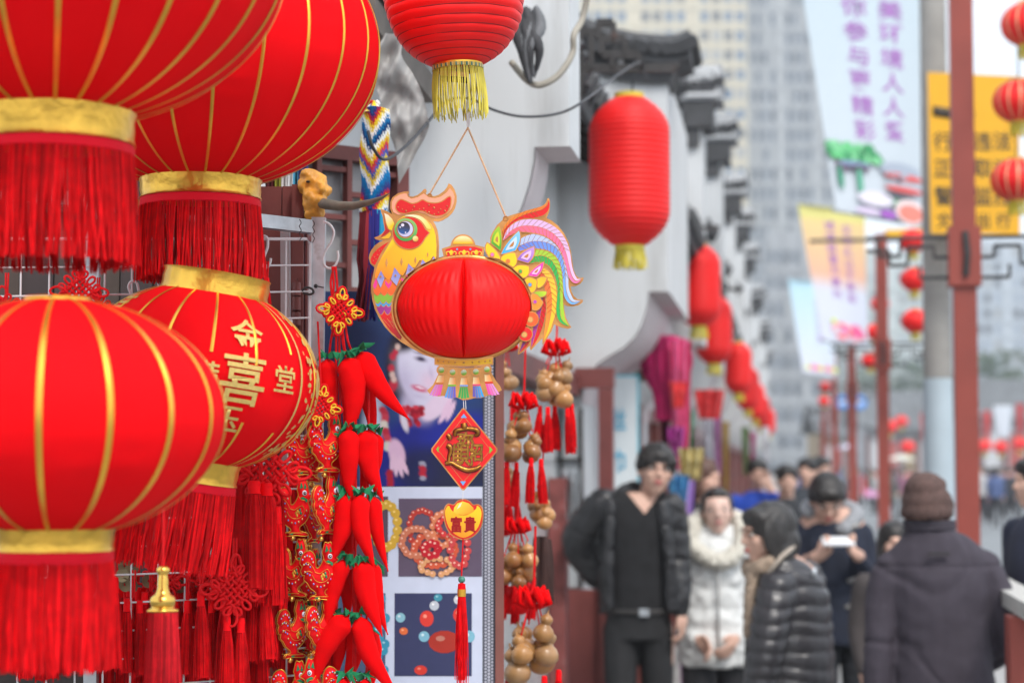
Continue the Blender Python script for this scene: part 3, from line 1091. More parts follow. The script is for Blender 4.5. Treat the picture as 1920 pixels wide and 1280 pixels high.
def round_sign(px, py, d, lab):
    t = thing('round_sign', lab, 'sign', P(px, py, d), PSI, 'round blue road signs')
    mb = MB()
    s = d / F
    mb.lathe([(0.001, -0.01), (14 * s, -0.01), (14 * s, 0.01), (0.001, 0.01)], 24)
    for v in range(len(mb.v)):
        p = mb.v[v]
        mb.v[v] = Vector((p.x, p.z, p.y))
    mb.build('face', mat('sign_blue', (0.10, 0.30, 0.72), 0.4), t)
    mb = MB()
    mb.tube([(0, 0.03, 0.2), (0, 0.03, -(P(px, py, d).z))], 0.03, 8)
    mb.build('post', M['steel'], t)
    mb = MB()
    mb.prism([(6 * s * a, 6 * s * b) for a, b in ((-1, -0.4), (0.2, -0.4), (0.2, -1), (1, 0), (0.2, 1), (0.2, 0.4), (-1, 0.4))], -0.016, -0.011)
    mb.build('arrow', mat('sign_white', (0.75, 0.75, 0.78), 0.5), t)


round_sign(1580, 754, 46, 'blue round road sign left of the third pole')
round_sign(1612, 754, 46, 'blue round road sign right of the third pole')


# ------------------------------------------------------------------ railing on the right
def railing():
    t = thing('railing', 'pale street railing with maroon posts at the right edge of the picture', 'railing', (0.80, 8.4, 0))
    t.rotation_euler = (0, 0, 0)
    mb = MB()
    mb.box((0, 1.2, 1.145), (0.11, 7.0, 0.055))
    mb.build('top_rail', mat('pale_stone_rail', (0.48, 0.47, 0.44), 0.6, var=0.1), t)
    for i in range(4):
        pm = MB()
        pm.box((0, 0, 0.555), (0.16, 0.16, 1.11))
        pm.build('post', M['maroon_pole'], t, loc=(0.0, -1.5 + i * 1.8, 0))
    for i in range(36):
        if i % 9 == 0:
            continue
        pm = MB()
        pm.box((0, 0, 0.6), (0.03, 0.03, 1.0))
        pm.build('baluster', M['wire_white'], t, loc=(0, -1.5 + i * 0.2, 0))


railing()


# ------------------------------------------------------------------ towers and far buildings
def tower(name, lab, px0, px1, py_top, d, wall, winc, fl_h, cols, group=None, ww=0.55, wh=0.5, balcony=False):
    s = d / F
    pc = P((px0 + px1) / 2, 880, d)
    t = thing(name, lab, 'tower', (pc.x, pc.y, 0), PSI, group)
    W = (px1 - px0) * s
    H = 1.6 + (880 - py_top) * s
    mb = MB()
    mb.box((0, 10, H / 2), (W, 20, H))
    mb.build('wall', wall, t)
    wm = MB()
    cw = W / cols
    wm.box((0, 0, 0), (cw * ww, 0.12, fl_h * wh))
    wm.box((0, -0.07, 0), (cw * 0.03, 0.06, fl_h * wh))
    mes = [wm.mesh('window', winc), wm.mesh('window', winc), wm.mesh('window', mat('curtained_window', (0.34, 0.36, 0.37), 0.3)), wm.mesh('window', mat('dark_window', (0.07, 0.09, 0.12), 0.2))]
    wr = random.Random(int(px0))
    n = int(H / fl_h)
    cnt = 0
    for r in range(n - 1, -1, -1):
        for c in range(cols):
            if (c % 5 == 4 and cols > 6) or cnt >= 290:
                continue
            place('window', wr.choice(mes), t, (-W / 2 + cw * (c + 0.5), -0.03, fl_h * (r + 0.55)))
            cnt += 1
    bb = MB()
    for r in range(n):
        bb.box((0, -0.05, fl_h * (r + 0.02)), (W * 1.004, 0.25, fl_h * 0.07))
    for c in range(cols + 1):
        if c % 2 == 0:
            bb.box((-W / 2 + cw * c, -0.06, H / 2), (cw * 0.16, 0.3, H - 0.2))
    bb.build('band_course', mat('pale_band', tuple(min(1, c * 1.12) for c in (0.62, 0.58, 0.46)), 0.8) if balcony else wall, t, kind='stuff')
    return t


BEI = mat('beige_render', (0.60, 0.54, 0.41), 0.8, var=0.07, scale=0.08)
BGL = mat('blue_window_glass', (0.10, 0.18, 0.29), 0.15, var=0.2, scale=0.2)
GRB = mat('blue_grey_facade', (0.38, 0.40, 0.41), 0.6, var=0.1, scale=0.1)
GRD = mat('grey_glass', (0.12, 0.15, 0.19), 0.3, var=0.2, scale=0.2)
tower('tower_block', 'beige high-rise tower with rows of blue windows above the tiled roofs', 1090, 1405, -420, 300, BEI, BGL, 3.0, 14, 'high-rise blocks behind the street', 0.6, 0.5, True)
tower('tower_block', 'blue grey high-rise between the beige tower and the big banner', 1406, 1590, -380, 302, GRB, GRD, 3.0, 13, 'high-rise blocks behind the street', 0.62, 0.62)
tower('tower_block', 'lower grey high-rise behind the long lantern chain and the second banner', 1440, 1570, 430, 240, mat('mid_grey_facade', (0.36, 0.38, 0.40), 0.7, var=0.12, scale=0.1), GRD, 3.2, 8, 'high-rise blocks behind the street')
tower('tower_block', 'pale bluish high-rise at the right edge beyond the nearest pole', 1812, 2010, 446, 330, mat('pale_blue_facade', (0.50, 0.56, 0.62), 0.7, var=0.06, scale=0.1), mat('pale_glass', (0.36, 0.43, 0.52), 0.3), 2.6, 11, 'high-rise blocks behind the street', 0.6, 0.55)
tower('tower_block', 'distant pale green grey block between the second pole and the utility pole', 1600, 1735, 470, 280, mat('pale_green_facade', (0.54, 0.60, 0.60), 0.7, var=0.06, scale=0.1), mat('pale_glass', (0.44, 0.50, 0.53), 0.3), 3.0, 8, 'high-rise blocks behind the street', 0.5, 0.5)


FART = mat('hazed_grey_tile', (0.15, 0.16, 0.17), 0.7, var=0.25, scale=2)  # grey roof tile, its colour lightened to imitate distant haze


def old_house(px, d, wpx, eave_py, ridge_py, lab, wallc):
    s = d / F
    c = P(px, 880, d)
    t = thing('tiled_house', lab, 'house', (c.x, c.y, 0), PSI, 'tiled houses at the far end of the street')
    W = wpx * s
    he, hr = 1.6 + (880 - eave_py) * s, 1.6 + (880 - ridge_py) * s
    mb = MB()
    mb.box((0, 3, he / 2), (W * 0.9, 6, he))
    mb.build('wall', mat('far_wall', wallc, 0.8, var=0.1), t)
    rb = MB()
    prof = [(-0.6, he - 0.15), (0.6, he + (hr - he) * 0.30), (1.8, he + (hr - he) * 0.72), (3.0, hr), (4.2, he + (hr - he) * 0.72), (5.4, he + (hr - he) * 0.30), (6.6, he - 0.15)]
    n = 9
    vs = []
    for i in range(n):
        u = i / (n - 1) * 2 - 1
        for y, z in prof:
            vs.append((u * W * 0.55, y, z + 0.5 * abs(u) ** 3 * (0.4 if z > he + 0.3 else 1.0)))
    k = len(prof)
    fs = [(i * k + j, (i + 1) * k + j, (i + 1) * k + j + 1, i * k + j + 1) for i in range(n - 1) for j in range(k - 1)]
    rb.add(vs, fs)
    rb.add([Vector(v) - Vector((0, 0, 0.18)) for v in vs], [tuple(reversed(f)) for f in fs])
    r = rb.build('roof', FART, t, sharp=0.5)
    tb = MB()
    for i in range(int(W / 0.5)):
        x = -W * 0.53 + i * 0.5
        tb.tube([(x, y, z + 0.04 + 0.5 * abs(x / (W * 0.55)) ** 3 * 0.7) for y, z in prof[:4]], 0.07, 5)
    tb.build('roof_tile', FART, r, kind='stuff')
    for i in range(5):
        pm = MB()
        pm.box((0, -0.1, he * 0.45), (0.18, 0.18, he * 0.9))
        pm.build('post', MAR, t, loc=(-W * 0.42 + W * 0.84 * i / 4, 0, 0))
    for i in range(4):
        pm = MB()
        pm.box((0, -0.06, he * 0.55), (W * 0.12, 0.05, he * 0.5))
        pm.build('window', mat('shop_window', [(0.55, 0.56, 0.58), (0.40, 0.08, 0.07), (0.30, 0.22, 0.12), (0.5, 0.5, 0.52)][i], 0.6), t, loc=(-W * 0.32 + W * 0.64 * i / 3, 0, 0))


old_house(1930, 112, 220, 782, 706, 'grey tiled house with white panels at the far right of the street', (0.45, 0.45, 0.46))
old_house(1690, 140, 150, 802, 730, 'grey tiled house between the second pole and the utility pole', (0.40, 0.40, 0.41))
old_house(1590, 150, 120, 812, 760, 'tan fronted tiled house at the end of the street, behind the third pole', (0.36, 0.26, 0.15))
for px, py, w, h, c, lab in ((1850, 800, 14, 60, C(215, 60, 60), 'red vertical shop flag at the far right house, left one'), (1912, 785, 14, 56, C(215, 60, 60), 'red vertical shop flag at the far right house, right one'), (1880, 790, 36, 60, C(215, 220, 228), 'white shop panel between two red flags at the far right house'),
                             (1735, 800, 20, 50, C(210, 90, 90), 'pink red cloth at the tiled house beside the utility pole')):
    wavy_cloth('shop_flag', px, py - h / 2, 106, w, h, c, lab, 'flags at the far shops', 0.10, 0, px)


# ------------------------------------------------------------------ trees beyond the roofs
def leaf_tree(px, d, base_py, top_py, wpx, lab, col):
    s = d / F
    c = P(px, 880, d)
    t = thing('tree', lab, 'tree', (c.x, c.y, 0), PSI, 'trees beyond the far roofs')
    H = 1.6 + (880 - top_py) * s
    W = wpx * s / 2
    rnd = random.Random(px)
    tb = MB()
    tb.tube([(0, 0, 0), (0.1, 0, H * 0.3), (0, 0.1, H * 0.7)], [H * 0.03, H * 0.02, H * 0.01], 8)
    for i in range(5):
        a = rnd.uniform(0, 2 * pi)
        tb.tube([(0, 0, H * 0.35), (W * 0.4 * cos(a), W * 0.4 * sin(a), H * 0.6), (W * 0.7 * cos(a), W * 0.7 * sin(a), H * 0.75)], [H * 0.012, H * 0.008, H * 0.003], 6)
    tb.build('trunk', M['dark_wood'], t)
    mb = MB()
    lv = []
    clumps = [(rnd.gauss(0, 0.42) * W, rnd.gauss(0, 0.42) * W, H * (0.80 + rnd.gauss(0, 0.12)), rnd.uniform(0.16, 0.34) * W) for _ in range(34)]
    for cx, cy, cz, cr in clumps:
        for _ in range(70):
            v = Vector((rnd.gauss(0, 1), rnd.gauss(0, 1), rnd.gauss(0, 0.8)))
            v = v.normalized() * cr * rnd.uniform(0.6, 1.05)
            p = Vector((cx, cy, cz)) + v
            if p.z > H:
                p.z = H - rnd.random() * 0.3
            n = Vector((rnd.gauss(0, 1), rnd.gauss(0, 1), rnd.gauss(0.6, 1))).normalized()
            a = n.orthogonal().normalized() * 0.05 * W
            b = n.cross(a)
            mb.add([p - a, p + b * 0.6, p + a, p - b * 0.6], [(0, 1, 2, 3)])
    mb.build('crown', mat('leaves', col, 0.7, var=0.5, scale=0.6), t, smooth=False, kind='stuff')


for i, (px, d, top, w, lab) in enumerate(((1850, 175, 670, 120, 'round green tree behind the far right tiled house, left of two'), (1915, 180, 655, 130, 'round green tree behind the far right tiled house, at the edge'), (1690, 190, 650, 110, 'green tree left of the utility pole above the tiled roof'), (1640, 195, 690, 90, 'green tree behind the second maroon pole'), (1745, 200, 680, 90, 'green tree partly behind the utility pole'))):
    leaf_tree(px, d, 880, top, w, lab, [(0.06, 0.11, 0.045), (0.085, 0.125, 0.055), (0.055, 0.10, 0.055)][i % 3])


def hillside():
    mb = MB()
    n = 40
    vs = []
    for i in range(n + 1):
        for j in range(6):
            u, v = i / n, j / 5
            x = 40 + 500 * u
            vs.append((x, 420 + v * 80, -0.2 + 22 * v * (0.6 + 0.4 * sin(u * 9)) + 2 * noise.noise(Vector((u * 9, v * 3, 0)))))
    mb.add(vs, [(i * 6 + j, (i + 1) * 6 + j, (i + 1) * 6 + j + 1, i * 6 + j + 1) for i in range(n) for j in range(5)])
    structure(mb.build('hill', mat('wooded_hill', (0.06, 0.09, 0.055), 0.9, var=0.4, scale=0.2), sharp=0))


hillside()


def haze():
    mb = MB()
    mb.box((50, 230, 64), (720, 600, 130.4))
    m = bpy.data.materials.new('street_haze')
    m.use_nodes = True
    nt = m.node_tree
    nt.nodes.remove(nt.nodes['Principled BSDF'])
    v = nt.nodes.new('ShaderNodeVolumePrincipled')
    v.inputs['Color'].default_value = (0.90, 0.94, 1.0, 1)
    v.inputs['Density'].default_value = 0.0012
    v.inputs['Anisotropy'].default_value = 0.2
    nt.links.new(v.outputs[0], nt.nodes['Material Output'].inputs['Volume'])
    o = mb.build('haze', m, smooth=False)
    o['kind'] = 'stuff'


haze()
# ------------------------------------------------------------------ big cloth lanterns
def ring_pts(R, H, tc, n, tt=None):
    tt = tt or tc
    return [(R * cos(t), H * sin(t)) for t in [-tc + (tc + tt) * i / n for i in range(n + 1)]]


def cloth_lantern(label, cx, cy, d, hw, hh, nr, chw, ch, fl, phase=0.0, tilt=0.0, rib_w=0.006, extra=None, ribs_cut=None, top=None, wire=0.0022):
    """top: (half width, height) of the upper collar in photo pixels when it differs from the lower one"""
    s = d / F
    R, Rc = hw * s, chw * s
    tc = math.acos(Rc / R)
    H = hh * s / sin(tc)
    thw, tch = top or (chw, ch)
    tt = math.acos(thw * s / R)
    t = thing('round_lantern', label, 'lantern', P(cx, cy, d), 0, 'round red cloth lanterns at the stall', rot=(0, tilt, PSI))
    mb = MB()
    n = nr * 6
    prof = ring_pts(R, H, tc, 90, tt)

    def rad(a, r, z):
        f = abs(sin(nr * (a - phase) / 2))
        return r - (R * 0.55 * pi * pi / (nr * nr) * f ** 0.8) * max(0, (r - Rc) / (R - Rc)) - R * 0.001 * sin(7 * a + z * 40) + R * 0.016 * f * noise.noise(Vector((cos(a) * 2.2 + cx, sin(a) * 2.2, z * 55))) * (0.35 + noise.noise(Vector((cos(a) * 1.5, sin(a) * 1.5, z * 5 + cy))))
    mb.lathe(prof, n, fn=rad)
    mb.build('shade', M['cloth_red'], t)
    # one gold ribbon per rib
    rb = MB()
    pp = ring_pts(R + 0.0016, H + 0.0016, tc, 36, tt)
    vs, fs = [], []
    for r, z in pp:
        w = rib_w * (0.62 + 0.38 * (r - Rc) / (R - Rc))
        for k, (off, dr) in enumerate(((-w / 2, -0.0012), (0, 0.0006), (w / 2, -0.0012))):
            vs.append((r + dr, off, z))
    for i in range(len(pp) - 1):
        for k in range(2):
            fs.append((i * 3 + k, i * 3 + k + 1, i * 3 + k + 4, i * 3 + k + 3))
    rb.add(vs, fs)
    me = rb.mesh('rib', M['gold_strip'])
    cutme = None
    for i in range(nr):
        a = phase + 2 * pi * i / nr
        use = me
        if ribs_cut and i in ribs_cut:
            lo, hi = ribs_cut[i]
            cb = MB()
            keep = [k for k in range(len(pp)) if pp[k][1] > hi or pp[k][1] < lo]
            vv = [v for k in range(len(pp)) for v in vs[k * 3:k * 3 + 3]]
            ff = [f for f in fs if all((idx // 3) in keep for idx in f)]
            cb.add(vv, ff)
            use = cb.mesh('rib', M['gold_strip'])
        place('rib', use, t, rot=(0, 0, a))
    zc = hh * s
    ztop = H * sin(tt)
    for z0, z1, Rk in ((-(zc - 0.004), -(zc - 0.004) - ch * s, Rc), (ztop - 0.004, ztop - 0.004 + tch * s, thw * s)):
        cb = MB()
        cb.lathe([(Rk * 0.93, z0), (Rk * 1.01, z0), (Rk * 1.015, z0 + (z1 - z0) * 0.12), (Rk * 0.995, z0 + (z1 - z0) * 0.3), (Rk * 1.0, z0 + (z1 - z0) * 0.62),
                  (Rk * 0.985, z0 + (z1 - z0) * 0.86), (Rk * 1.01, z1), (Rk * 0.93, z1)], 72,
                 fn=lambda a, r, z: r * (1 + 0.006 * sin(5 * a + 1) * sin(z * 160) + 0.004 * sin(23 * a)))
        cb.build('collar', M['gold_foil'], t)
    hb = MB()
    zf = -zc - ch * s
    hb.lathe([(Rc * 0.985, zf + 0.004), (Rc * 1.0, zf), (Rc * 1.004, zf - 0.010), (Rc * 0.985, zf - 0.012)], 60)
    hb.build('hem_band', M['thread_pink'], t)
    fr = fringe_mb(Rc * 0.995, fl * s, int(2 * pi * Rc / 0.0022), 0.00125, int(cx * 7 + cy), zf - 0.008)
    inner = fringe_mb(Rc * 0.95, fl * s * 0.98, int(2 * pi * Rc / 0.004), 0.0014, int(cx * 3 + cy), zf - 0.008)
    fr.add(inner.v, inner.f)
    fr.build('fringe', M['thread_red'], t, kind='stuff')
    cd = MB()
    zt = ztop + tch * s
    cd.tube([(0, 0.2 if wire < 0.001 else 0, zt + 0.25), (0, 0, zt - 0.01)], wire, 6)
    for k in range(2):
        a = k * pi / 2
        cd.bar((-thw * s * cos(a), -thw * s * sin(a), zt - 0.006), (thw * s * cos(a), thw * s * sin(a), zt - 0.006), 0.003)
    cd.build('hanging_wire', M['iron'], t)
    if extra:
        extra(t, R, Rc, H, tc, s)
    return t


cloth_lantern('huge round red lantern cropped by the top left corner of the picture', 105, -88, 2.8, 432, 303, 24, 150, 66, 212, phase=-pi / 2 - 0.02, rib_w=0.0085)
cloth_lantern('huge round red lantern partly behind the one cropped by the corner', 379, 96, 3.56, 333, 244, 24, 112, 40, 142, phase=-pi / 2 - 0.04, rib_w=0.0062)
cloth_lantern('plain round red lantern at the lower left, in front of the lettered one', 105, 782, 2.62, 314, 208, 16, 110, 46, 205, phase=-pi / 2 - 0.26, rib_w=0.0080, top=(62, 13), wire=0.0006)


def fortune_print(t, R, Rc, H, tc, s):
    """gold characters and the flowered edge panel on the cloth"""
    def on(phi, z, off):
        z = max(-H * 0.98, min(H * 0.98, z))
        r = R * sqrt(1 - (z / H) ** 2) + off
        return (r * sin(phi), -r * cos(phi), z)

    def put(ch, x, y, w, h, rot=0.0):
        vs, fs = glyph(ch)
        bm = bmesh.new()
        q = [bm.verts.new((a * w * s, b * h * s, 0)) for a, b in vs]
        for f in fs:
            try:
                bm.faces.new([q[i] for i in f])
            except ValueError:
                pass
        bmesh.ops.triangulate(bm, faces=bm.faces[:])
        for _ in range(2):
            lng = [e for e in bm.edges if e.calc_length() > 0.012]
            if lng:
                bmesh.ops.subdivide_edges(bm, edges=lng, cuts=1)
                bmesh.ops.triangulate(bm, faces=[f for f in bm.faces if len(f.verts) > 3])
        bm.verts.index_update()
        zc = -(y) * s
        phi0 = asin(max(-0.97, min(0.97, x * s / (R * sqrt(1 - (zc / H) ** 2)))))
        out = []
        for v in bm.verts:
            a, b = rotpt((v.co.x, v.co.y), rot)
            z = zc + b * 0.98
            out.append(on(phi0 + a / (R * sqrt(max(0.1, 1 - (z / H) ** 2))), z, 0.0012))
        mb = MB()
        mb.add(out, [tuple(v.index for v in f.verts) for f in bm.faces])
        bm.free()
        o = mb.build('printed_character', M['gold_paint'], t, sharp=0)
    put('金', 98, -84, 64, 60)
    put('喜', 108, -4, 92, 100)
    put('玉', 88, 70, 56, 54)
    put('满', 40, 0, 54, 56)
    put('堂', 174, -16, 56, 54)
    put('吉', -152, -108, 60, 54)
    # flowered panel towards the right edge
    rnd = random.Random(3)
    pb = MB()
    a0, a1 = radians(64), radians(104)
    n = 36
    for ph in (a0, a1):
        vs, fs = [], []
        for i in range(n + 1):
            z = -H * 0.93 + 1.86 * H * i / n
            for e in (-1, 1):
                vs.append(on(ph + e * 0.0025 / R, z, 0.0016))
        fs = [(2 * i, 2 * i + 1, 2 * i + 3, 2 * i + 2) for i in range(n)]
        pb.add(vs, fs)
    pb.build('panel_border', M['gold_paint'], t, sharp=0)
    fb = MB()
    for k in range(150):
        ph = rnd.uniform(a0 + 0.09, a1 - 0.05)
        z = rnd.uniform(-0.75, 0.8) * H
        if abs(z) < 0.14 * H and rnd.random() < 0.5:
            continue
        sz = rnd.uniform(0.003, 0.009)
        rot = rnd.uniform(0, 2 * pi)
        cxy = [rotpt((sz * cos(u) * (1.0 if u < pi else 0.7), sz * 0.5 * sin(u)), rot) for u in [2 * pi * i / 8 for i in range(8)]]
        fb.add([on(ph + a / R, z + b, 0.0014 + 0.0004 * rnd.random()) for a, b in cxy], [tuple(range(8))])
    for zc in (-0.35, 0.1, 0.5):
        for k in range(9):
            a = 2 * pi * k / 9
            cxy = [(0.011 * cos(a) + 0.008 * cos(u), 0.015 * sin(a) + 0.008 * sin(u)) for u in [2 * pi * i / 8 for i in range(8)]]
            fb.add([on(radians(86) + p[0] / R, zc * H + p[1], 0.002) for p in cxy], [tuple(range(8))])
    fb.build('flower_print', M['gold_paint'], t, sharp=0, kind='stuff')


cloth_lantern('round red lantern printed with gold characters, behind the plain lower left one', 376, 706, 3.43, 222, 155, 16, 100, 44, 156, phase=-pi / 2 - 0.18, tilt=radians(9), rib_w=0.0055,
              extra=fortune_print, ribs_cut={2: (-0.06, 0.02), 1: (-0.105, 0.035), 3: (-0.07, 0.05)}, wire=0.0006)


# ------------------------------------------------------------------ round paper lantern, top centre
def paper_lantern():
    d = 3.72
    t = thing('paper_lantern', 'round red paper lantern with yellow fringe, cut off by the top edge, above the rooster', 'lantern', P(858, 122, d), rot=(0, radians(-3), PSI))
    s = d / F
    pts = [(46, 0), (72, 14), (93, 32), (108, 52), (119, 74), (126, 98), (130, 124), (131, 150), (129, 176), (123, 200), (113, 222), (98, 242), (78, 258), (52, 270)]
    fine = smoothpath(pts, 5)
    prof = []
    levels = [0, 8, 17, 28, 41, 55, 71, 88, 106, 124, 142, 160, 178, 196, 213, 229, 244, 257, 270]

    def r_at(z):
        for a, b in zip(fine, fine[1:]):
            if a[1] <= z <= b[1] + 1e-6:
                return a[0] + (b[0] - a[0]) * (z - a[1]) / max(1e-6, b[1] - a[1])
        return fine[-1][0]
    for a, b in zip(levels, levels[1:]):
        for k in range(4):
            u = k / 4
            z = a + (b - a) * u
            prof.append(((r_at(a) + (r_at(b) - r_at(a)) * u + 2.6 * sin(pi * u)) * s, z * s))
    prof.append((r_at(270) * s, 270 * s))
    mb = MB()
    mb.lathe(prof, 72, fn=lambda a, r, z: r * (1 + 0.006 * sin(3 * a + z * 30) + 0.004 * sin(11 * a - z * 60)))
    mb.build('shade', M['paper_red'], t, sharp=0.5)
    hp = MB()
    for z in levels[1:-1]:
        R = (r_at(z) + 0.3) * s
        hp.tube([(R * cos(2 * pi * i / 60), R * sin(2 * pi * i / 60), z * s) for i in range(60)], 0.0009, 4, closed=True)
    hp.build('wire_hoop', M['paper_line'], t, kind='stuff')
    cb = MB()
    cb.lathe([(44 * s, 3 * s), (47 * s, 2 * s), (47.5 * s, -3 * s), (46 * s, -9 * s), (44 * s, -9 * s)], 60, 0)
    cb.build('neck_ring', M['gold_foil'], t)
    bb = MB()
    for k in range(90):
        a = 2 * pi * k / 90
        bb.box((47.6 * s * cos(a), 47.6 * s * sin(a), -6.5 * s), (0.002, 0.0026, 0.0065), rz=a, col=[C(205, 180, 60), C(60, 130, 120), C(225, 205, 120)][k % 3])
    bb.build('braid_band', M['print'], t, kind='stuff')
    fr = fringe_mb(46.5 * s, 94 * s, 118, 0.00115, 5, -8 * s, sway=0.004, uneven=0.14)
    fr.build('fringe', M['thread_yellow'], t, kind='stuff')
    lb = MB()
    lb.box((-8 * s, 0, -20 * s), (52 * s, 40 * s, 9 * s), ry=0.12)
    lb.box((-8 * s, 0, -27 * s), (50 * s, 38 * s, 4 * s), ry=0.12, mi=1)
    lb.box((2 * s, -4 * s, -11 * s), (14 * s, 12 * s, 10 * s), mi=2)
    lb.build('lamp_socket', [mat('copper_plate', (0.62, 0.25, 0.17), 0.3, metal=0.7), M['dark_wood'], M['wire_white']], t)
    return t


paper_lantern()


# ------------------------------------------------------------------ long nylon lanterns along the shop fronts
def long_lantern(label, loc):
    t = thing('long_lantern', label, 'lantern', loc, PSI, 'long red lanterns along the shop fronts')
    s = 7.5 / F
    mb = MB()
    prof = []
    n = 27
    H = 139.0
    for i in range(n * 4 + 1):
        z = -H + 2 * H * i / (n * 4)
        u = abs(z) / H
        r = 74 * (1 - max(0, (u - 0.50) / 0.5) ** 2.3 * 0.62)
        prof.append(((r + 2.4 * abs(sin(pi * i / 4))) * s, z * s))
    mb.lathe(prof, 40, fn=lambda a, r, z: r * (1 + 0.008 * sin(2 * a + 1)))
    mb.build('shade', M['long_red'], t, sharp=0)
    for sg in (-1, 1):
        cb = MB()
        z0, z1 = sg * (H - 1) * s, sg * (H + 9) * s
        cb.lathe([(20 * s, z0), (28 * s, z0), (28 * s, z1), (20 * s, z1)], 30)
        cb.build('collar', M['thread_yellow'], t)
    fb = fringe_mb(26 * s, 40 * s, 60, 0.003, 9, -(H + 6) * s, sway=0.006, uneven=0.12)
    fb.build('fringe', M['thread_yellow'], t, kind='stuff')
    wb = MB()
    wb.tube(smoothpath([(0, 0, (H + 4) * s), (0.05 * 0.3, 0, (H + 26) * s), (0.0, 0, (H + 56) * s), (-0.03, 0, (H + 64) * s)], 4), 0.004, 5)
    wb.box((-0.03, 0, (H + 64) * s), (0.02, 0.02, 0.05), mi=1)
    wb.build('hanging_wire', [M['black_wire'], M['plastic']], t)
    return t


_ll = long_lantern('nearest long red lantern with yellow fringe, hanging right of the rooster', P(1180, 322, 7.5))
_spots = [(1310, 536, 13.8, 'second long red lantern, with a square yellow fringe, hanging beyond the nearest long one'),
          (1338, 618, 16.4, 'third long red lantern, half hidden behind the second one and above the shop arches'),
          (1384, 690, 22.0, 'fourth long red lantern down the row, standing clear below the third'),
          (1402, 728, 26.0, 'fifth long red lantern of the row, partly behind the fourth'),
          (1416, 752, 30.5, 'sixth long red lantern of the row, small, above the far shops'),
          (1428, 772, 35.5, 'seventh long red lantern, second farthest of the row'),
          (1440, 790, 42.0, 'farthest and smallest long red lantern of the row')]
for px, py, d, lb in _spots:
    dup(_ll, P(px, py, d), label=lb)
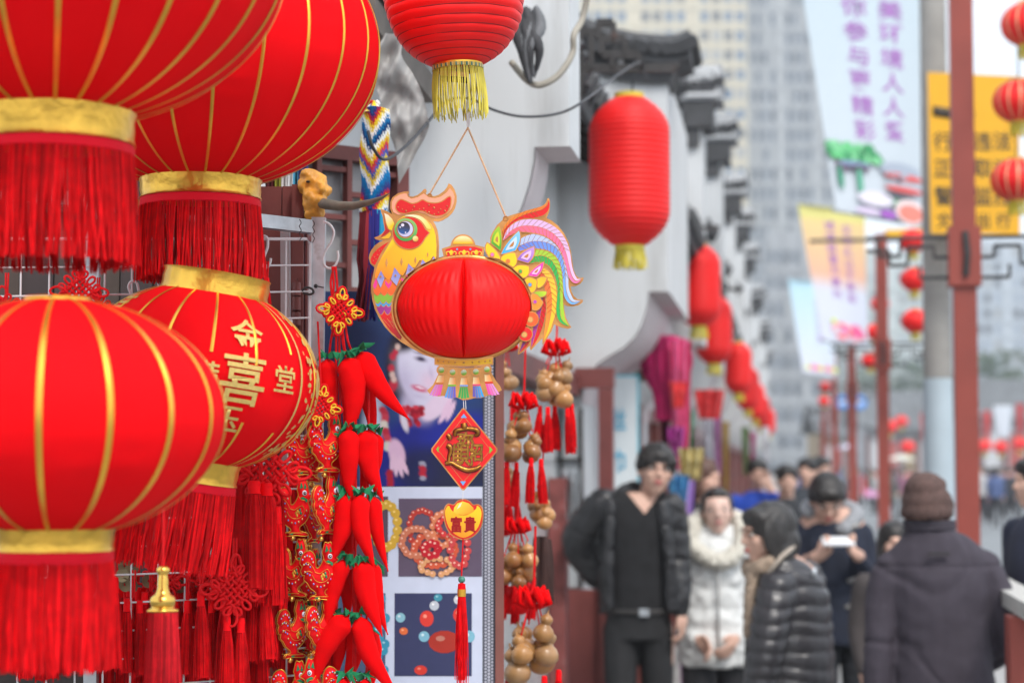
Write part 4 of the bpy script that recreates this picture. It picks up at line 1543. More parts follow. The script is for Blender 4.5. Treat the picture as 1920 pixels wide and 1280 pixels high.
# ------------------------------------------------------------------ hanging rooster lantern
def rooster():
    d = 3.72
    o, q, s = px_frame(870, 578, d)
    t = thing('rooster_lantern', 'gold edged rooster lantern with honeycomb red paper body and rainbow tail', 'lantern', o)
    LAY = 0.0007

    def Q(pts):
        return [q(*p) for p in pts]

    def patch(name, pts, lay, col, parent=None, gold=1.6, thick=0.0009):
        """printed colour on the card with its embossed gold outline"""
        mb = MB()
        y = -0.002 - lay * LAY
        loc = Q(pts)
        if gold:
            cx = sum(p[0] for p in loc) / len(loc)
            cz = sum(p[1] for p in loc) / len(loc)
            k = len(loc)
            ar = sum(loc[i][0] * loc[(i + 1) % k][1] - loc[(i + 1) % k][0] * loc[i][1] for i in range(k))
            sg = 1 if ar > 0 else -1
            big = []
            for i in range(k):
                a, b, c = Vector(loc[i - 1]), Vector(loc[i]), Vector(loc[(i + 1) % k])
                n = ((b - a).normalized() + (c - b).normalized())
                if n.length < 0.25:
                    n = (b - a)
                n.normalize()
                big.append((b.x + n.y * gold * s * sg, b.y - n.x * gold * s * sg))
            mb.prism(big, y, y + 0.0012, 1)
        mb.prism(loc, y - LAY * 0.55, y, 0, col=col)
        return mb.build(name, [M['print'], M['gold_card']], parent or t, sharp=0.5)

    def grad(c0, c1, p0, p1):
        """linear print gradient between two photo points"""
        a, b = Vector(q(*p0)), Vector(q(*p1))
        ab = b - a

        def f(v):
            k = max(0, min(1, (Vector((v.x, v.z)) - a).dot(ab) / ab.dot(ab)))
            return tuple(c0[i] + (c1[i] - c0[i]) * k for i in range(3))
        return f

    YEL, ORA, REDC = C(250, 215, 10), C(248, 140, 15), C(222, 0, 4)
    # ---- gold card plates
    comb = [(735, 401), (731, 390), (731, 378), (735, 369), (745, 361.5), (757, 358), (766, 357.5), (766.5, 360), (764, 363), (767, 367), (774, 367.5), (782, 364.5), (790, 358.5),
            (794, 353.5), (798, 353), (799.5, 357), (797.5, 361), (800, 364), (804, 362), (808, 363), (810, 366.5), (815, 366.5), (822, 364), (832, 357), (838, 349), (840.5, 342.5), (846, 345),
            (852, 354), (856, 366), (856, 377), (853, 389), (848, 398), (840, 406), (830, 412), (822, 415), (812, 414)]
    headR = [(816, 421), (820, 431), (822, 443), (823, 460), (822.5, 483)]
    beakL = [(694, 494), (691, 484), (692, 477), (696, 468), (703, 459), (711, 453.5), (718, 450), (711, 450), (704, 448), (701, 445), (709, 442), (716, 437), (721, 431), (720, 425), (718, 415), (717, 405), (714, 397), (713, 391), (718, 392), (727, 396)]
    breast = [(815, 672), (792, 664), (772, 653), (752, 641), (735, 627), (722, 613), (711, 596), (703, 580), (698, 562), (696, 548), (696, 530), (700, 512), (702, 501)]
    ring_top = [(870 + 133 * cos(a), 578 - 100 * sin(a)) for a in [radians(110 + (250 - 110) * i / 24) for i in range(25)]]
    head_plate = comb + headR + [(822, 484)] + [p for p in ring_top] + breast + beakL
    pb = MB()
    pb.prism(Q(head_plate), -0.0015, 0.0015)
    pb.build('head_plate', M['gold_card'], t, sharp=0.5)
    ring = MB()
    n = 96
    vs, fs = [], []
    for i in range(n):
        a = 2 * pi * i / n
        for (rx, rz, y) in ((124, 92, -0.0015), (125.5, 93.5, -0.0034), (132, 100, -0.0030), (134.5, 102, -0.0005), (132, 100, 0.002), (124, 92, 0.002)):
            x, z = q(870 + rx * cos(a), 578 - rz * sin(a))
            vs.append((x, y, z))
    for i in range(n):
        for k in range(6):
            a, b = i * 6, ((i + 1) % n) * 6
            fs.append((a + k, a + (k + 1) % 6, b + (k + 1) % 6, b + k))
    ring.add(vs, fs)
    ring.build('body_ring', M['gold_card'], t, sharp=0)
    # ---- honeycomb paper body, two fans meeting in a crease
    hb = MB()
    NA, NZ = 408, 60
    A, B, Cc = 126 * s, 0.085, 93.5 * s
    vs, fs = [], []
    for i in range(NZ + 1):
        th = -pi / 2 + pi * i / NZ
        for j in range(NA):
            ph = 2 * pi * j / NA
            u = ph * 51 / pi
            w1 = abs((u % 2) - 1)
            w2 = abs(((u + 1) % 2) - 1)
            k = 0.72 + 0.22 * sin(i * pi / 5.0 + 0.6)
            e = 1 - 0.032 * (w1 * k + w2 * (1 - k)) * max(0.0, cos(th)) ** 0.5
            dph = (ph - 1.5 * pi)
            e *= 1 - 0.30 * math.exp(-(dph / 0.030) ** 2) - 0.06 * math.exp(-(dph / 0.10) ** 2)
            c = max(0.0, cos(th)) ** 0.92
            vs.append((A * c * cos(ph) * e, B * c * sin(ph) * e, Cc * sin(th)))
    for i in range(NZ):
        for j in range(NA):
            fs.append((i * NA + j, i * NA + (j + 1) % NA, (i + 1) * NA + (j + 1) % NA, (i + 1) * NA + j))
    hb.add(vs, fs)
    hb.build('honeycomb_body', M['paper_honey'], t, sharp=0)
    # ---- comb, beak, wattle
    pinkc = C(250, 172, 140)
    patch('comb', [(737, 397), (734, 388), (734.5, 378), (739, 370), (748, 364.5), (757, 362), (762, 362.5), (764, 368), (771, 372), (783, 369), (794, 362), (803, 369), (815, 371), (826, 368), (837, 360), (843, 352),
                   (849, 359), (852, 368), (851, 379), (847, 390), (838, 400), (828, 406), (818, 408), (806, 405), (795, 399), (780, 396), (768, 398), (757, 402), (746, 402)], 2, pinkc, gold=0)
    red_in = smoothpath([(742, 389), (744, 380), (751, 374), (760, 377), (772, 382), (784, 379), (792, 374.5), (801, 379), (814, 381), (828, 378), (843, 368), (844.5, 379), (841, 392), (832, 401), (818, 404), (804, 400), (792, 394.5), (776, 395), (760, 399), (748, 397)], 3, True)
    patch('comb_print', red_in, 3.2, REDC, gold=2.0)
    for px, py, r in ((746, 388, 1.2), (754, 392, 1.1), (761, 396, 1.8), (776, 387, 1.8), (773, 394.5, 1.2), (786, 393, 1.2), (794, 391.5, 1.3), (798, 398, 1.2), (804, 399.5, 1.8), (804, 382, 1.4), (813.5, 389, 1.8), (814, 403.5, 1.3),
                      (822, 399.5, 1.3), (826, 392, 1.3), (834, 396, 1.8), (839, 387.5, 1.2), (842.5, 392.5, 1.2)):
        pass
    db = MB()
    for px, py, r in ((746, 388, 1.2), (754, 392, 1.1), (761, 395, 1.7), (776, 387, 1.7), (773, 393, 1.1), (786, 392, 1.2), (794, 390.5, 1.3), (798, 396, 1.2), (804, 397.5, 1.7), (804, 384, 1.4), (813.5, 389, 1.8), (814, 401, 1.3),
                      (822, 398, 1.3), (826, 392, 1.3), (834, 395, 1.7), (838, 386, 1.2), (841, 391, 1.1),
                      (700, 489, 1.0), (702, 482, 1.1), (708, 478, 1.1), (711, 470, 1.1), (705, 470, 1.0), (715, 468, 0.9), (698, 479, 0.9), (705, 486, 1.0)):
        x, z = q(px, py)
        db.ball((x, -0.0056, z), (r * s, 0.0006, r * s), 8, 5)
    db.build('gold_dot', M['gold_card'], t, kind='stuff')
    patch('beak', [(720, 399), (727, 402), (735, 410), (739, 419), (734, 432), (728, 428), (724, 418)], 2, grad(C(245, 240, 225), YEL, (722, 400), (731, 418)))
    patch('beak_mouth', [(718.5, 401), (722, 416), (725, 427), (731, 433), (722, 440), (713, 444.5), (722, 431), (720.5, 415)], 1.2, C(190, 8, 8), gold=0.8)
    patch('beak', [(714, 446), (722, 442.5), (731, 434.5), (733, 440), (729, 446.5), (720, 447.5)], 2, C(246, 190, 20), gold=0.8)
    patch('wattle', [(729, 453), (718, 459), (706, 468), (697, 479), (694.5, 487), (697, 494), (703, 497), (707, 489), (713, 476), (721, 463)], 2, C(228, 0, 4), gold=1.0)
    # ---- breast bands, bottom to top
    tab = [(484, 718), (500, 708), (520, 702.5), (540, 700.5), (560, 702), (580, 707.5), (600, 717), (620, 731.5), (634, 748)]

    def xl(y):
        for a, b in zip(tab, tab[1:]):
            if a[0] <= y <= b[0]:
                return a[1] + (b[1] - a[1]) * (y - a[0]) / (b[0] - a[0])
        return tab[0][1] if y < 484 else tab[-1][1]

    def xr(y):
        k = (y - 578) / 102
        return 870 - 135 * sqrt(max(0, 1 - k * k)) - 1.5

    def band(name, y0, y1, nsc, amp, lay, col, sharp_end=False):
        left = [(xl(y0 + (y1 - y0) * i / 6), y0 + (y1 - y0) * i / 6) for i in range(7)]
        a, b = xl(y1), xr(y1)
        bot = []
        for i in range(nsc * 6 + 1):
            u = i / (nsc * 6)
            bot.append((a + (b - a) * u, y1 + amp * abs(sin(pi * u * nsc))))
        right = [(xr(y1 + (y0 - y1) * i / 6), y1 + (y0 - y1) * i / 6) for i in range(1, 7)]
        return patch(name, left + bot[1:] + right, lay, col, gold=1.2)
    redtail = [(xl(y), y) for y in (584, 594, 604, 614, 622, 628)] + [(746, 634), (752, 637)] + [(xr(y), y) for y in (632, 624, 614, 604, 594, 584)]
    redtail = [p for p in redtail]
    patch('breast_tip', redtail, 1, grad(C(228, 0, 4), C(170, 8, 24), (720, 590), (748, 634)), gold=0)
    lb = MB()
    for (x0, y0), (x1, y1) in (((719, 599), (732, 613)), ((726, 597), (740, 616)), ((733, 592), (739, 611)), ((728, 601), (738, 605))):
        a, b = q(x0, y0), q(x1, y1)
        lb.bar((a[0], -0.0034, a[1]), (b[0], -0.0034, b[1]), 0.0006)
    lb.build('gold_stroke', M['gold_card'], t)
    band('breast_band', 566, 581, 2, 9, 2, grad(C(150, 35, 130), C(185, 60, 170), (715, 575), (740, 575)))
    band('breast_band', 560, 570, 3, 5, 3, C(60, 165, 225))
    band('breast_band', 552, 563, 3, 6, 4, C(130, 192, 52))
    band('breast_band', 524, 547, 3, 7, 5, grad(C(252, 120, 20), C(245, 95, 30), (720, 525), (720, 555)))
    pk = C(240, 50, 150)
    patch('breast_scale', [(704, 524), (706, 522), (708, 530), (707, 536), (703, 543), (699.5, 536)], 6, pk, gold=0.9)
    patch('breast_scale', [(722, 526), (729, 533), (735, 525), (734, 534), (729, 541.5), (723, 534)], 6, pk, gold=0.9)
    patch('breast_scale', [(752, 521), (757, 524), (755, 528), (752, 525)], 6, pk, gold=0.9)
    patch('breast_scale', [(760, 518), (764, 514), (764, 519)], 6, pk, gold=0.7)
    # yellow head and neck, ending in points over the scales
    yel = [(746, 412), (738, 424), (737, 440), (735, 449), (727, 463), (718, 478), (709, 496), (704, 512), (703, 521), (708, 524), (714.5, 508), (721, 518), (728, 526), (734, 519), (740, 503), (748, 512), (755, 517), (760, 509), (766, 495), (772, 501), (778, 502),
           (787, 487), (796, 493), (806, 488.5), (812, 480), (816.5, 486), (818, 480), (818, 460), (817, 443), (814, 431), (808, 420), (798, 410), (786, 404), (770, 403), (757, 405)]
    patch('head', yel, 6, grad(YEL, ORA, (760, 470), (748, 524)), gold=1.0)
    lil = C(140, 150, 222)
    for pts in ([(714.5, 508), (721, 522), (714, 540), (707, 524)], [(740, 502), (751, 517), (744, 536), (733.5, 524)], [(766, 495), (776, 505), (762, 515.5), (761, 516)], [(792, 487), (798, 493), (788.5, 497)], [(813, 481), (816, 485), (811, 487)]):
        patch('breast_scale', pts, 7.5, grad(C(120, 125, 215), C(165, 180, 232), pts[0], pts[2]), gold=1.2)
    fb = MB()
    for px, py, rx, ry in ((725, 493, 2.4, 9), (753, 491, 2.4, 8), (779, 488, 2.2, 7), (802, 477.5, 1.6, 5)):
        fb.prism(Q([(px, py - ry), (px + rx, py), (px, py + ry), (px - rx, py)]), -0.0080, -0.0070)
    for px, py, r in ((714, 519, 2), (742, 517, 2), (770, 505, 1.6)):
        fb.prism(Q(circ(px, py, r, 10)), -0.0092, -0.0080)
    fb.build('gold_fleck', M['gold_card'], t, kind='stuff')
    # ---- eye
    patch('brow', smoothpath([(758, 404), (775, 402.5), (790, 406), (801, 415), (809, 428), (801, 429), (795, 420), (786, 411), (772, 406)], 3, True), 7.2, grad(C(250, 250, 215), C(246, 225, 90), (765, 403), (805, 425)), gold=1.0)
    eye_red = [(767 + 30 * cos(a), 437 - 29.5 * sin(a)) for a in [radians(30 + 300 * i / 30) for i in range(31)]] + [(796, 446), (804.5, 436.5), (797, 430)]
    patch('eye_patch', eye_red, 8, REDC, gold=2.0)
    eb = MB()
    def disc(px, py, r, y, col, mi=0, ry=None):
        eb.prism(Q(circ(px, py, r, 32, ry)), y, y + 0.0006, mi, col=col)
    disc(761, 431, 21.5, -0.0092, grad(C(135, 200, 110), C(60, 170, 70), (764, 412), (757, 452)))
    disc(760, 430.5, 16.8, -0.0098, (1, 1, 1), 1)
    disc(760, 430, 15.2, -0.0104, C(25, 30, 50))
    disc(760, 430, 14.5, -0.0110, C(205, 208, 240))
    disc(757.5, 428, 11.3, -0.0116, grad(C(52, 38, 38), C(35, 95, 170), (758, 424), (756, 437)))
    disc(755, 422.5, 3, -0.0122, C(225, 225, 245))
    disc(750.5, 426.5, 1.4, -0.0122, C(225, 225, 245))
    disc(760.5, 436.5, 1.4, -0.0122, C(225, 225, 245))
    disc(779, 448, 5.8, -0.0098, (1, 1, 1), 1)
    disc(779, 448, 5, -0.0104, grad(C(255, 245, 170), C(240, 160, 10), (777, 444), (781, 453)))
    eb.build('eye', [M['print'], M['gold_card']], t, sharp=0.5)
    # ---- crown band and knob on the back
    bp = MB()
    bp.prism(Q([(828, 466), (848, 459), (870, 456.5), (890, 458.5), (908.5, 463), (906, 483), (890, 482), (870, 481), (850, 482), (833, 486)]), -0.0015, 0.0015)
    bp.prism(Q(circ(868, 462, 23.5, 30)), -0.0012, 0.0018)
    bp.build('back_plate', M['gold_card'], t, sharp=0.5)
    patch('back_band', [(835, 467.5), (850, 463), (870, 461), (890, 462.5), (904, 466.5), (902.5, 478), (888, 477), (870, 476.5), (852, 477.5), (837.5, 481)], 1, REDC, gold=0)
    patch('back_knob', [(868 + 18.5 * cos(a), 457 - 15 * sin(a)) for a in [pi * i / 16 for i in range(17)]], 1, grad(C(255, 245, 190), C(245, 190, 0), (866, 442), (866, 455)), gold=0)
    sb = MB()
    for px in (846, 870, 893):
        sb.prism(Q(circ(px, 471.5, 3.2, 10)), -0.0040, -0.0028, col=YEL)
        sb.prism(Q([(px - 2, 471), (px + 2, 471), (px + 2.5, 478), (px - 2.5, 478)]), -0.0041, -0.0029, col=YEL)
        for sg in (-1, 1):
            a = [(px + sg * (6 + 3.4 * cos(u)), 475 - 3.4 * sin(u)) for u in [radians(-60 + 250 * i / 9) for i in range(10)]]
            pth = [q(*p) for p in a]
            sb.tube([(p[0], -0.0038, p[1]) for p in pth], 0.0012, 5, col=C(250, 205, 60))
    for px in (857, 882):
        sb.prism(Q(circ(px, 467, 1.9, 10)), -0.0040, -0.0028, col=C(110, 175, 215))
    sb.build('back_scroll', M['print'], t, kind='stuff')
    # ---- tail
    tb = MB()
    tail_outline = [(917, 486), (914, 470), (911.5, 453), (919, 456), (919, 445), (923, 435), (932, 421), (942, 412), (943, 407), (947, 403.5), (952, 405), (960, 402), (970, 399), (990, 394), (1008, 389), (1018, 384), (1024, 379), (1026, 371.5), (1028.5, 370), (1031, 374), (1031.5, 384),
                    (1030, 396), (1025, 408), (1035, 413), (1047, 423), (1058, 437), (1066, 453), (1070.5, 470), (1073.5, 490), (1075.5, 505), (1080, 516), (1086, 521), (1094.5, 520), (1093, 526), (1088, 532), (1080, 536), (1070, 537), (1072, 547), (1076, 555), (1083, 561), (1093.5, 562),
                    (1092, 567), (1085, 572), (1075, 574.5), (1064, 574), (1058, 571), (1058, 580), (1061, 595), (1066, 606), (1071.5, 614), (1065, 616.5), (1055, 614.5), (1045, 611), (1039, 608), (1034, 621), (1026, 634), (1018, 646.5), (1017, 645), (1017, 634), (1008, 643), (996, 656.5), (994, 655), (993, 648), (984, 657), (971.5, 665.5),
                    (970.5, 662), (974, 650), (973, 642)]
    inner = [(870 + 130 * cos(a), 578 - 98 * sin(a)) for a in [radians(-42 + (70 + 42) * i / 20) for i in range(21)]]
    tb.prism(Q(tail_outline + inner), -0.0015, 0.0015)
    for px, py in ((948, 409), (805, 366.5)):
        x, z = q(px, py)
        tb.tube([(x + 4.2 * s * cos(u), -0.002, z + 4.2 * s * sin(u)) for u in [2 * pi * i / 16 for i in range(16)]], 0.0011, 6, closed=True)
    tb.build('tail_plate', M['gold_card'], t, sharp=0.5)

    def feather(ctr, c_out, c_in, lay, ins=1.2, split=0.0):
        """quill curve with half widths; outer and inner vane in two print colours, gold edge and barbs"""
        c = smoothpath(ctr, 5)
        up_, lo_, mid = [], [], []
        for i, (x, y, w) in enumerate(c):
            a, b = c[max(i - 1, 0)], c[min(i + 1, len(c) - 1)]
            dx, dy = b[0] - a[0], b[1] - a[1]
            l = sqrt(dx * dx + dy * dy) or 1
            nx, ny = dy / l, -dx / l
            wi = max(0.2, w - ins)
            up_.append((x + nx * wi, y + ny * wi))
            lo_.append((x - nx * wi, y - ny * wi))
            mid.append((x + nx * wi * split, y + ny * wi * split))
        full = MB()
        gold_o = []
        y = -0.002 - lay * LAY
        big = [(x + (x - m[0]) * 0, yy) for (x, yy), m in zip(up_, mid)]
        g_up = [(p[0] + (p[0] - m[0]) * 0.16, p[1] + (p[1] - m[1]) * 0.16) for p, m in zip(up_, mid)]
        g_lo = [(p[0] + (p[0] - m[0]) * 0.16, p[1] + (p[1] - m[1]) * 0.16) for p, m in zip(lo_, mid)]
        full.prism(Q(g_up + g_lo[::-1]), y, y + 0.001, 1)
        n = len(mid)
        # vanes as strips so that the colours can run along the feather
        for edge, cc, dy_ in ((up_, c_out, 0.0004), (lo_, c_in, 0.00045)):
            c0, c1 = cc
            vs = []
            for i in range(n):
                for p in (edge[i], mid[i]):
                    x, z = q(*p)
                    vs.append((x, y - dy_, z))
            base = len(full.v)
            full.add(vs, [(2 * i, 2 * i + 1, 2 * i + 3, 2 * i + 2) for i in range(n - 1)], 0)
            for i in range(n):
                k = i / (n - 1)
                cl_ = tuple(c0[j] + (c1[j] - c0[j]) * k for j in range(3))
                full.c[base + 2 * i] = cl_
                full.c[base + 2 * i + 1] = cl_
        f = full.build('tail_feather', [M['print'], M['gold_card']], t, sharp=0.5)
        bb = MB()
        for i in range(1, n - 1):
            x, z = q(*mid[i])
            bb.ball((x, y - 0.0008, z), (0.00075, 0.0004, 0.00075), 6, 4)
            m2 = ((mid[i][0] + mid[i + 1][0]) / 2, (mid[i][1] + mid[i + 1][1]) / 2)
            x, z = q(*m2)
            bb.ball((x, y - 0.0008, z), (0.00065, 0.0004, 0.00065), 6, 4)
        for i in range(2, min(n - 3, int(n * 0.62)), 2):
            for edge, fwd in ((up_, 2), (lo_, 2)):
                a, b = mid[i], edge[min(n - 1, i + fwd)]
                pth = []
                for k in range(5):
                    u = k / 4
                    bx = a[0] + (b[0] - a[0]) * u
                    by = a[1] + (b[1] - a[1]) * u
                    x, z = q(bx, by)
                    pth.append((x, y - 0.0007, z))
                bb.tube(pth, 0.00035, 4, caps=False)
        bb.build('gold_barb', M['gold_card'], f, kind='stuff')
        return f
    K = lambda *a: (C(*a[:3]), C(*a[3:]))
    feather([(943, 446, 2), (948, 431, 7), (962, 416, 9), (983, 405, 9.5), (1003, 399, 9.5), (1018, 394, 9), (1027, 384, 5), (1028.5, 372, 0.8)], K(246, 140, 20, 232, 110, 30), K(228, 0, 2, 226, 4, 4), 1, split=0.35)
    feather([(994, 621, 2), (990, 633, 6), (984, 646, 6.5), (972, 663.5, 0.8)], K(205, 4, 18, 215, 10, 20), K(140, 20, 130, 130, 15, 120), 1)
    feather([(1019, 552, 2.5), (1016, 574, 9), (1012, 597, 10), (1007, 618, 9), (1001, 638, 6), (995.5, 654, 0.8)], K(205, 2, 12, 226, 2, 4), K(150, 45, 150, 185, 35, 150), 2)
    feather([(1004, 511, 6), (1016, 511, 10), (1028, 527, 12), (1034, 553, 11), (1034, 580, 10), (1030, 602, 8), (1025, 622, 5.5), (1018, 643, 0.8)], K(252, 196, 60, 250, 200, 10), K(240, 70, 45, 250, 160, 40), 3)
    feather([(990, 487, 9), (1004, 480, 13), (1020, 480, 13.5), (1036, 490, 12), (1046, 510, 9.5), (1050, 535, 6.5), (1050, 560, 6.5), (1050, 582, 8), (1054, 600, 7), (1069, 613.5, 0.8)], K(168, 208, 60, 160, 210, 40), K(52, 178, 72, 40, 180, 80), 4)
    feather([(970, 464, 9), (985, 456, 13), (1006, 452, 15), (1029, 456, 14.5), (1046, 468, 12.5), (1056, 488, 9), (1060, 512, 7), (1061, 538, 6), (1065, 556, 7.5), (1074, 566.5, 6), (1091, 564, 0.8)], K(182, 200, 240, 188, 205, 240), K(105, 130, 222, 115, 185, 240), 5)
    feather([(944, 450, 2), (957, 434, 8), (977, 424, 12), (1003, 424, 14), (1024, 430, 13.5), (1041, 441, 12.5), (1054, 457, 10.5), (1062, 477, 8.5), (1067, 499, 6.5), (1072, 517, 7), (1080, 527, 6), (1092, 522.5, 0.8)], K(222, 182, 228, 226, 190, 228), K(246, 110, 130, 244, 120, 180), 6)

    def leaf(name, b1, b2, tip, col0, col1, lay, fat=0.22, inner=None):
        def bez(a, b, c, k):
            return [((1 - u) ** 2 * a[0] + 2 * u * (1 - u) * b[0] + u * u * c[0], (1 - u) ** 2 * a[1] + 2 * u * (1 - u) * b[1] + u * u * c[1]) for u in [i / k for i in range(k + 1)]]
        cx, cy = (b1[0] + b2[0]) / 2, (b1[1] + b2[1]) / 2
        def ctrl(b):
            mx, my = b[0] + (tip[0] - b[0]) * 0.5, b[1] + (tip[1] - b[1]) * 0.5
            return (mx + (b[0] - cx) * fat * 4, my + (b[1] - cy) * fat * 4)
        pts = bez(b1, ctrl(b1), tip, 7) + bez(tip, ctrl(b2), b2, 7)[1:]
        l = patch(name, pts, lay, grad(col0, col1, (cx, cy), tip), gold=2.0)
        if inner:
            def shrink(p, k):
                c0 = (cx * 0.66 + tip[0] * 0.34, cy * 0.66 + tip[1] * 0.34)
                return (c0[0] + (p[0] - c0[0]) * k, c0[1] + (p[1] - c0[1]) * k)
            patch('leaf_heart', [shrink(p, 0.62) for p in pts], lay + 1.0, inner, l, gold=0)
            patch('leaf_heart', [shrink(p, 0.26) for p in pts], lay + 1.7, C(190, 130, 60), l, gold=0)
        return l
    leaf('leaf', (921, 456), (938, 470), (936, 424), C(60, 175, 40), C(165, 205, 40), 8, 0.2, C(205, 220, 40))
    leaf('leaf', (940, 477), (966, 470), (973, 433), C(60, 180, 235), C(140, 205, 240), 9, 0.2, C(200, 225, 245))
    leaf('leaf', (970, 487), (990, 493), (1001, 463), C(150, 100, 200), C(200, 150, 220), 8, 0.22, C(222, 190, 232))
    leaf('leaf', (991, 517), (1006, 519), (1019, 492), C(236, 70, 190), C(246, 60, 170), 8, 0.22, C(240, 190, 232))
    leaf('leaf', (1004, 528), (1009, 540), (1025, 521), C(250, 205, 20), C(250, 180, 40), 8, 0.3)
    leaf('leaf', (999, 551), (1012, 557), (1024, 547), C(150, 205, 40), C(190, 220, 40), 8, 0.3)
    YP = C(252, 212, 8)
    dots = []
    for b1, b2, tip, c_, dot, dc in (((917, 481), (938, 486), (914, 456), YP, (923, 478), C(236, 120, 190)), ((939, 487), (962, 501), (965, 475), YP, (952.5, 490), C(246, 120, 40)),
                                     ((963, 504), (981, 521), (991, 500), YP, (975.5, 509.5), C(70, 180, 70)), ((985, 526), (996, 549), (1006, 527), C(250, 196, 16), (993.5, 534.5), C(90, 165, 235)),
                                     ((997, 553), (999, 580), (1017, 568), C(250, 150, 40), (1003, 566.5), C(190, 60, 190))):
        leaf('petal', b1, b2, tip, c_, c_, 10, 0.22)
        dots.append((dot, dc))
    for c, r, col in (((996, 599), 13, C(252, 96, 30)), ((985, 627), 12.5, C(240, 30, 16))):
        l = patch('round_scale', circ(c[0], c[1], r, 22), 9.5, col, gold=1.6)
        patch('scale_heart', circ(c[0] - 2, c[1] + 1, r * 0.36, 14), 10.4, C(225, 170, 90), l, gold=1.4)
    dm = MB()
    for (px, py), c_ in dots:
        dm.prism(Q(circ(px, py, 4.4, 14)), -0.0104, -0.0095, 1)
        dm.prism(Q(circ(px, py, 3.1, 14)), -0.0110, -0.0103, 0, col=c_)
    dm.build('petal_dot', [M['print'], M['gold_card']], t, kind='stuff')
    # ---- lower band and five printed tassels
    lb = MB()
    arc = lambda x, y0, y1: y0 + (y1 - y0) * ((x - 870) / 55) ** 2
    xs = [815 + 110 * i / 10 for i in range(11)]
    lb.prism(Q([(x, arc(x, 672.5, 668)) for x in xs] + [(x, arc(x, 688.5, 684)) for x in reversed(xs)]), -0.006, -0.003)
    lb.prism(Q([(830, 686), (821, 704), (812, 722), (801, 732), (806, 738), (820, 743), (832, 742), (845, 746), (857, 745), (868, 750), (879, 749), (890, 746), (902, 746), (913, 742), (930, 738), (941, 731), (938, 724), (930, 714), (921, 698), (918, 684), (900, 688), (870, 690), (848, 688)]), -0.0035, -0.001)
    lb.build('lower_plate', M['gold_card'], t, sharp=0.5)
    xs2 = [818 + 104 * i / 10 for i in range(11)]
    patch('lower_band', [(x, arc(x, 675.5, 671.5)) for x in xs2] + [(x, arc(x, 685, 681)) for x in reversed(xs2)], 6.5, grad(C(236, 160, 20), C(250, 205, 10), (820, 680), (922, 680)), gold=0)
    st = MB()
    for px in (822.5, 832, 842, 854, 870, 886, 899, 910, 919):
        py = arc(px, 680, 676)
        x, z = q(px, py)
        st.ball((x, -0.0075, z), (2.6 * s if px == 870 else 1.7 * s, 0.0012, 1.8 * s), 6, 4)
    st.build('gold_stud', M['gold_card'], t, kind='stuff')
    for cx, cy, lean, skirt, ring_ in ((828, 694, -11, K(205, 140, 215, 232, 70, 165), C(215, 120, 40)), (849, 698, -4, K(85, 165, 230, 115, 75, 190), C(120, 195, 60)), (870, 698.5, 0, K(55, 170, 75, 60, 165, 80), C(120, 165, 230)),
                                      (892.5, 697, 5, K(105, 60, 170, 20, 170, 235), C(225, 60, 120)), (913, 692.5, 13, K(246, 40, 160, 222, 160, 225), C(222, 0, 10))):
        tm = MB()
        yy = -0.0042
        h0, h1, h2, h3 = cy + 10, cy + 23, cy + 27, cy + 47
        def row(y, w):
            k = (y - cy) / 50
            return [(cx + lean * k * k * 1.2 - w, y), (cx + lean * k * k * 1.2 + w, y)]
        a, b = row(h0, 5), row(h1, 7)
        tm.prism(Q([a[0], a[1], b[1], b[0]]), yy, yy + 0.001, 0, col=grad(C(250, 235, 180), C(240, 140, 40), (cx - 6, cy + 15), (cx + 6, cy + 16)))
        a, b = row(h1, 7.4), row(h2 - 1, 7.6)
        tm.prism(Q([a[0], a[1], b[1], b[0]]), yy - 0.0003, yy + 0.001, 0, col=ring_)
        a, b = row(h2, 7.2), row(h3, 11)
        for k in range(4):
            u0, u1 = k / 4, (k + 0.86) / 4
            pts = [(a[0][0] + (a[1][0] - a[0][0]) * u0, a[0][1]), (a[0][0] + (a[1][0] - a[0][0]) * u1, a[0][1]), (b[0][0] + (b[1][0] - b[0][0]) * u1, b[0][1] + (abs(k - 1.5) < 1) * 1.5), (b[0][0] + (b[1][0] - b[0][0]) * u0, b[0][1] + (abs(k - 1.5) < 1) * 1.5)]
            kk = (k + 0.5) / 4
            tm.prism(Q(pts), yy, yy + 0.001, 0, col=tuple(skirt[0][j] + (skirt[1][j] - skirt[0][j]) * kk for j in range(3)))
        o1 = tm.build('printed_tassel', [M['print']], t, sharp=0.5)
        dm2 = MB()
        dm2.prism(Q(circ(cx, cy, 9.2, 22)), -0.0062, -0.004, 0)
        dm2.prism(Q(circ(cx, cy, 7.2, 22)), -0.0072, -0.006, 0)
        x, z = q(cx, cy)
        dm2.ball((x, -0.0072, z), (5.6 * s, 0.0018, 5.6 * s), 16, 8, 1, col=grad(C(230, 235, 215), C(125, 180, 40), (cx - 2, cy - 4), (cx, cy + 3)))
        dm2.build('rosette', [M['gold_card'], M['print']], t, sharp=0.5)
    # ---- cord and plastic hook from the lantern above
    cb = MB()
    top = q(877, 237)
    for end in ((805.5, 362), (948, 405)):
        e = q(*end)
        L = sqrt((e[0] - top[0]) ** 2 + (e[1] - top[1]) ** 2)
        n = int(L / 0.0011)
        for ph in (0, pi):
            pth = []
            for i in range(n + 1):
                u = i / n
                a = ph + u * L / 0.0075 * 2 * pi
                nx, nz = -(e[1] - top[1]) / L, (e[0] - top[0]) / L
                rr = 0.0011
                pth.append((top[0] + (e[0] - top[0]) * u + nx * rr * cos(a), rr * sin(a) - 0.0025, top[1] + (e[1] - top[1]) * u + nz * rr * cos(a)))
            cb.tube(pth, 0.0010, 5)
    cb.build('twisted_cord', mat('gold_cord', (0.80, 0.52, 0.30), 0.4, metal=0.3, var=0.15, scale=90), t)
    hk = MB()
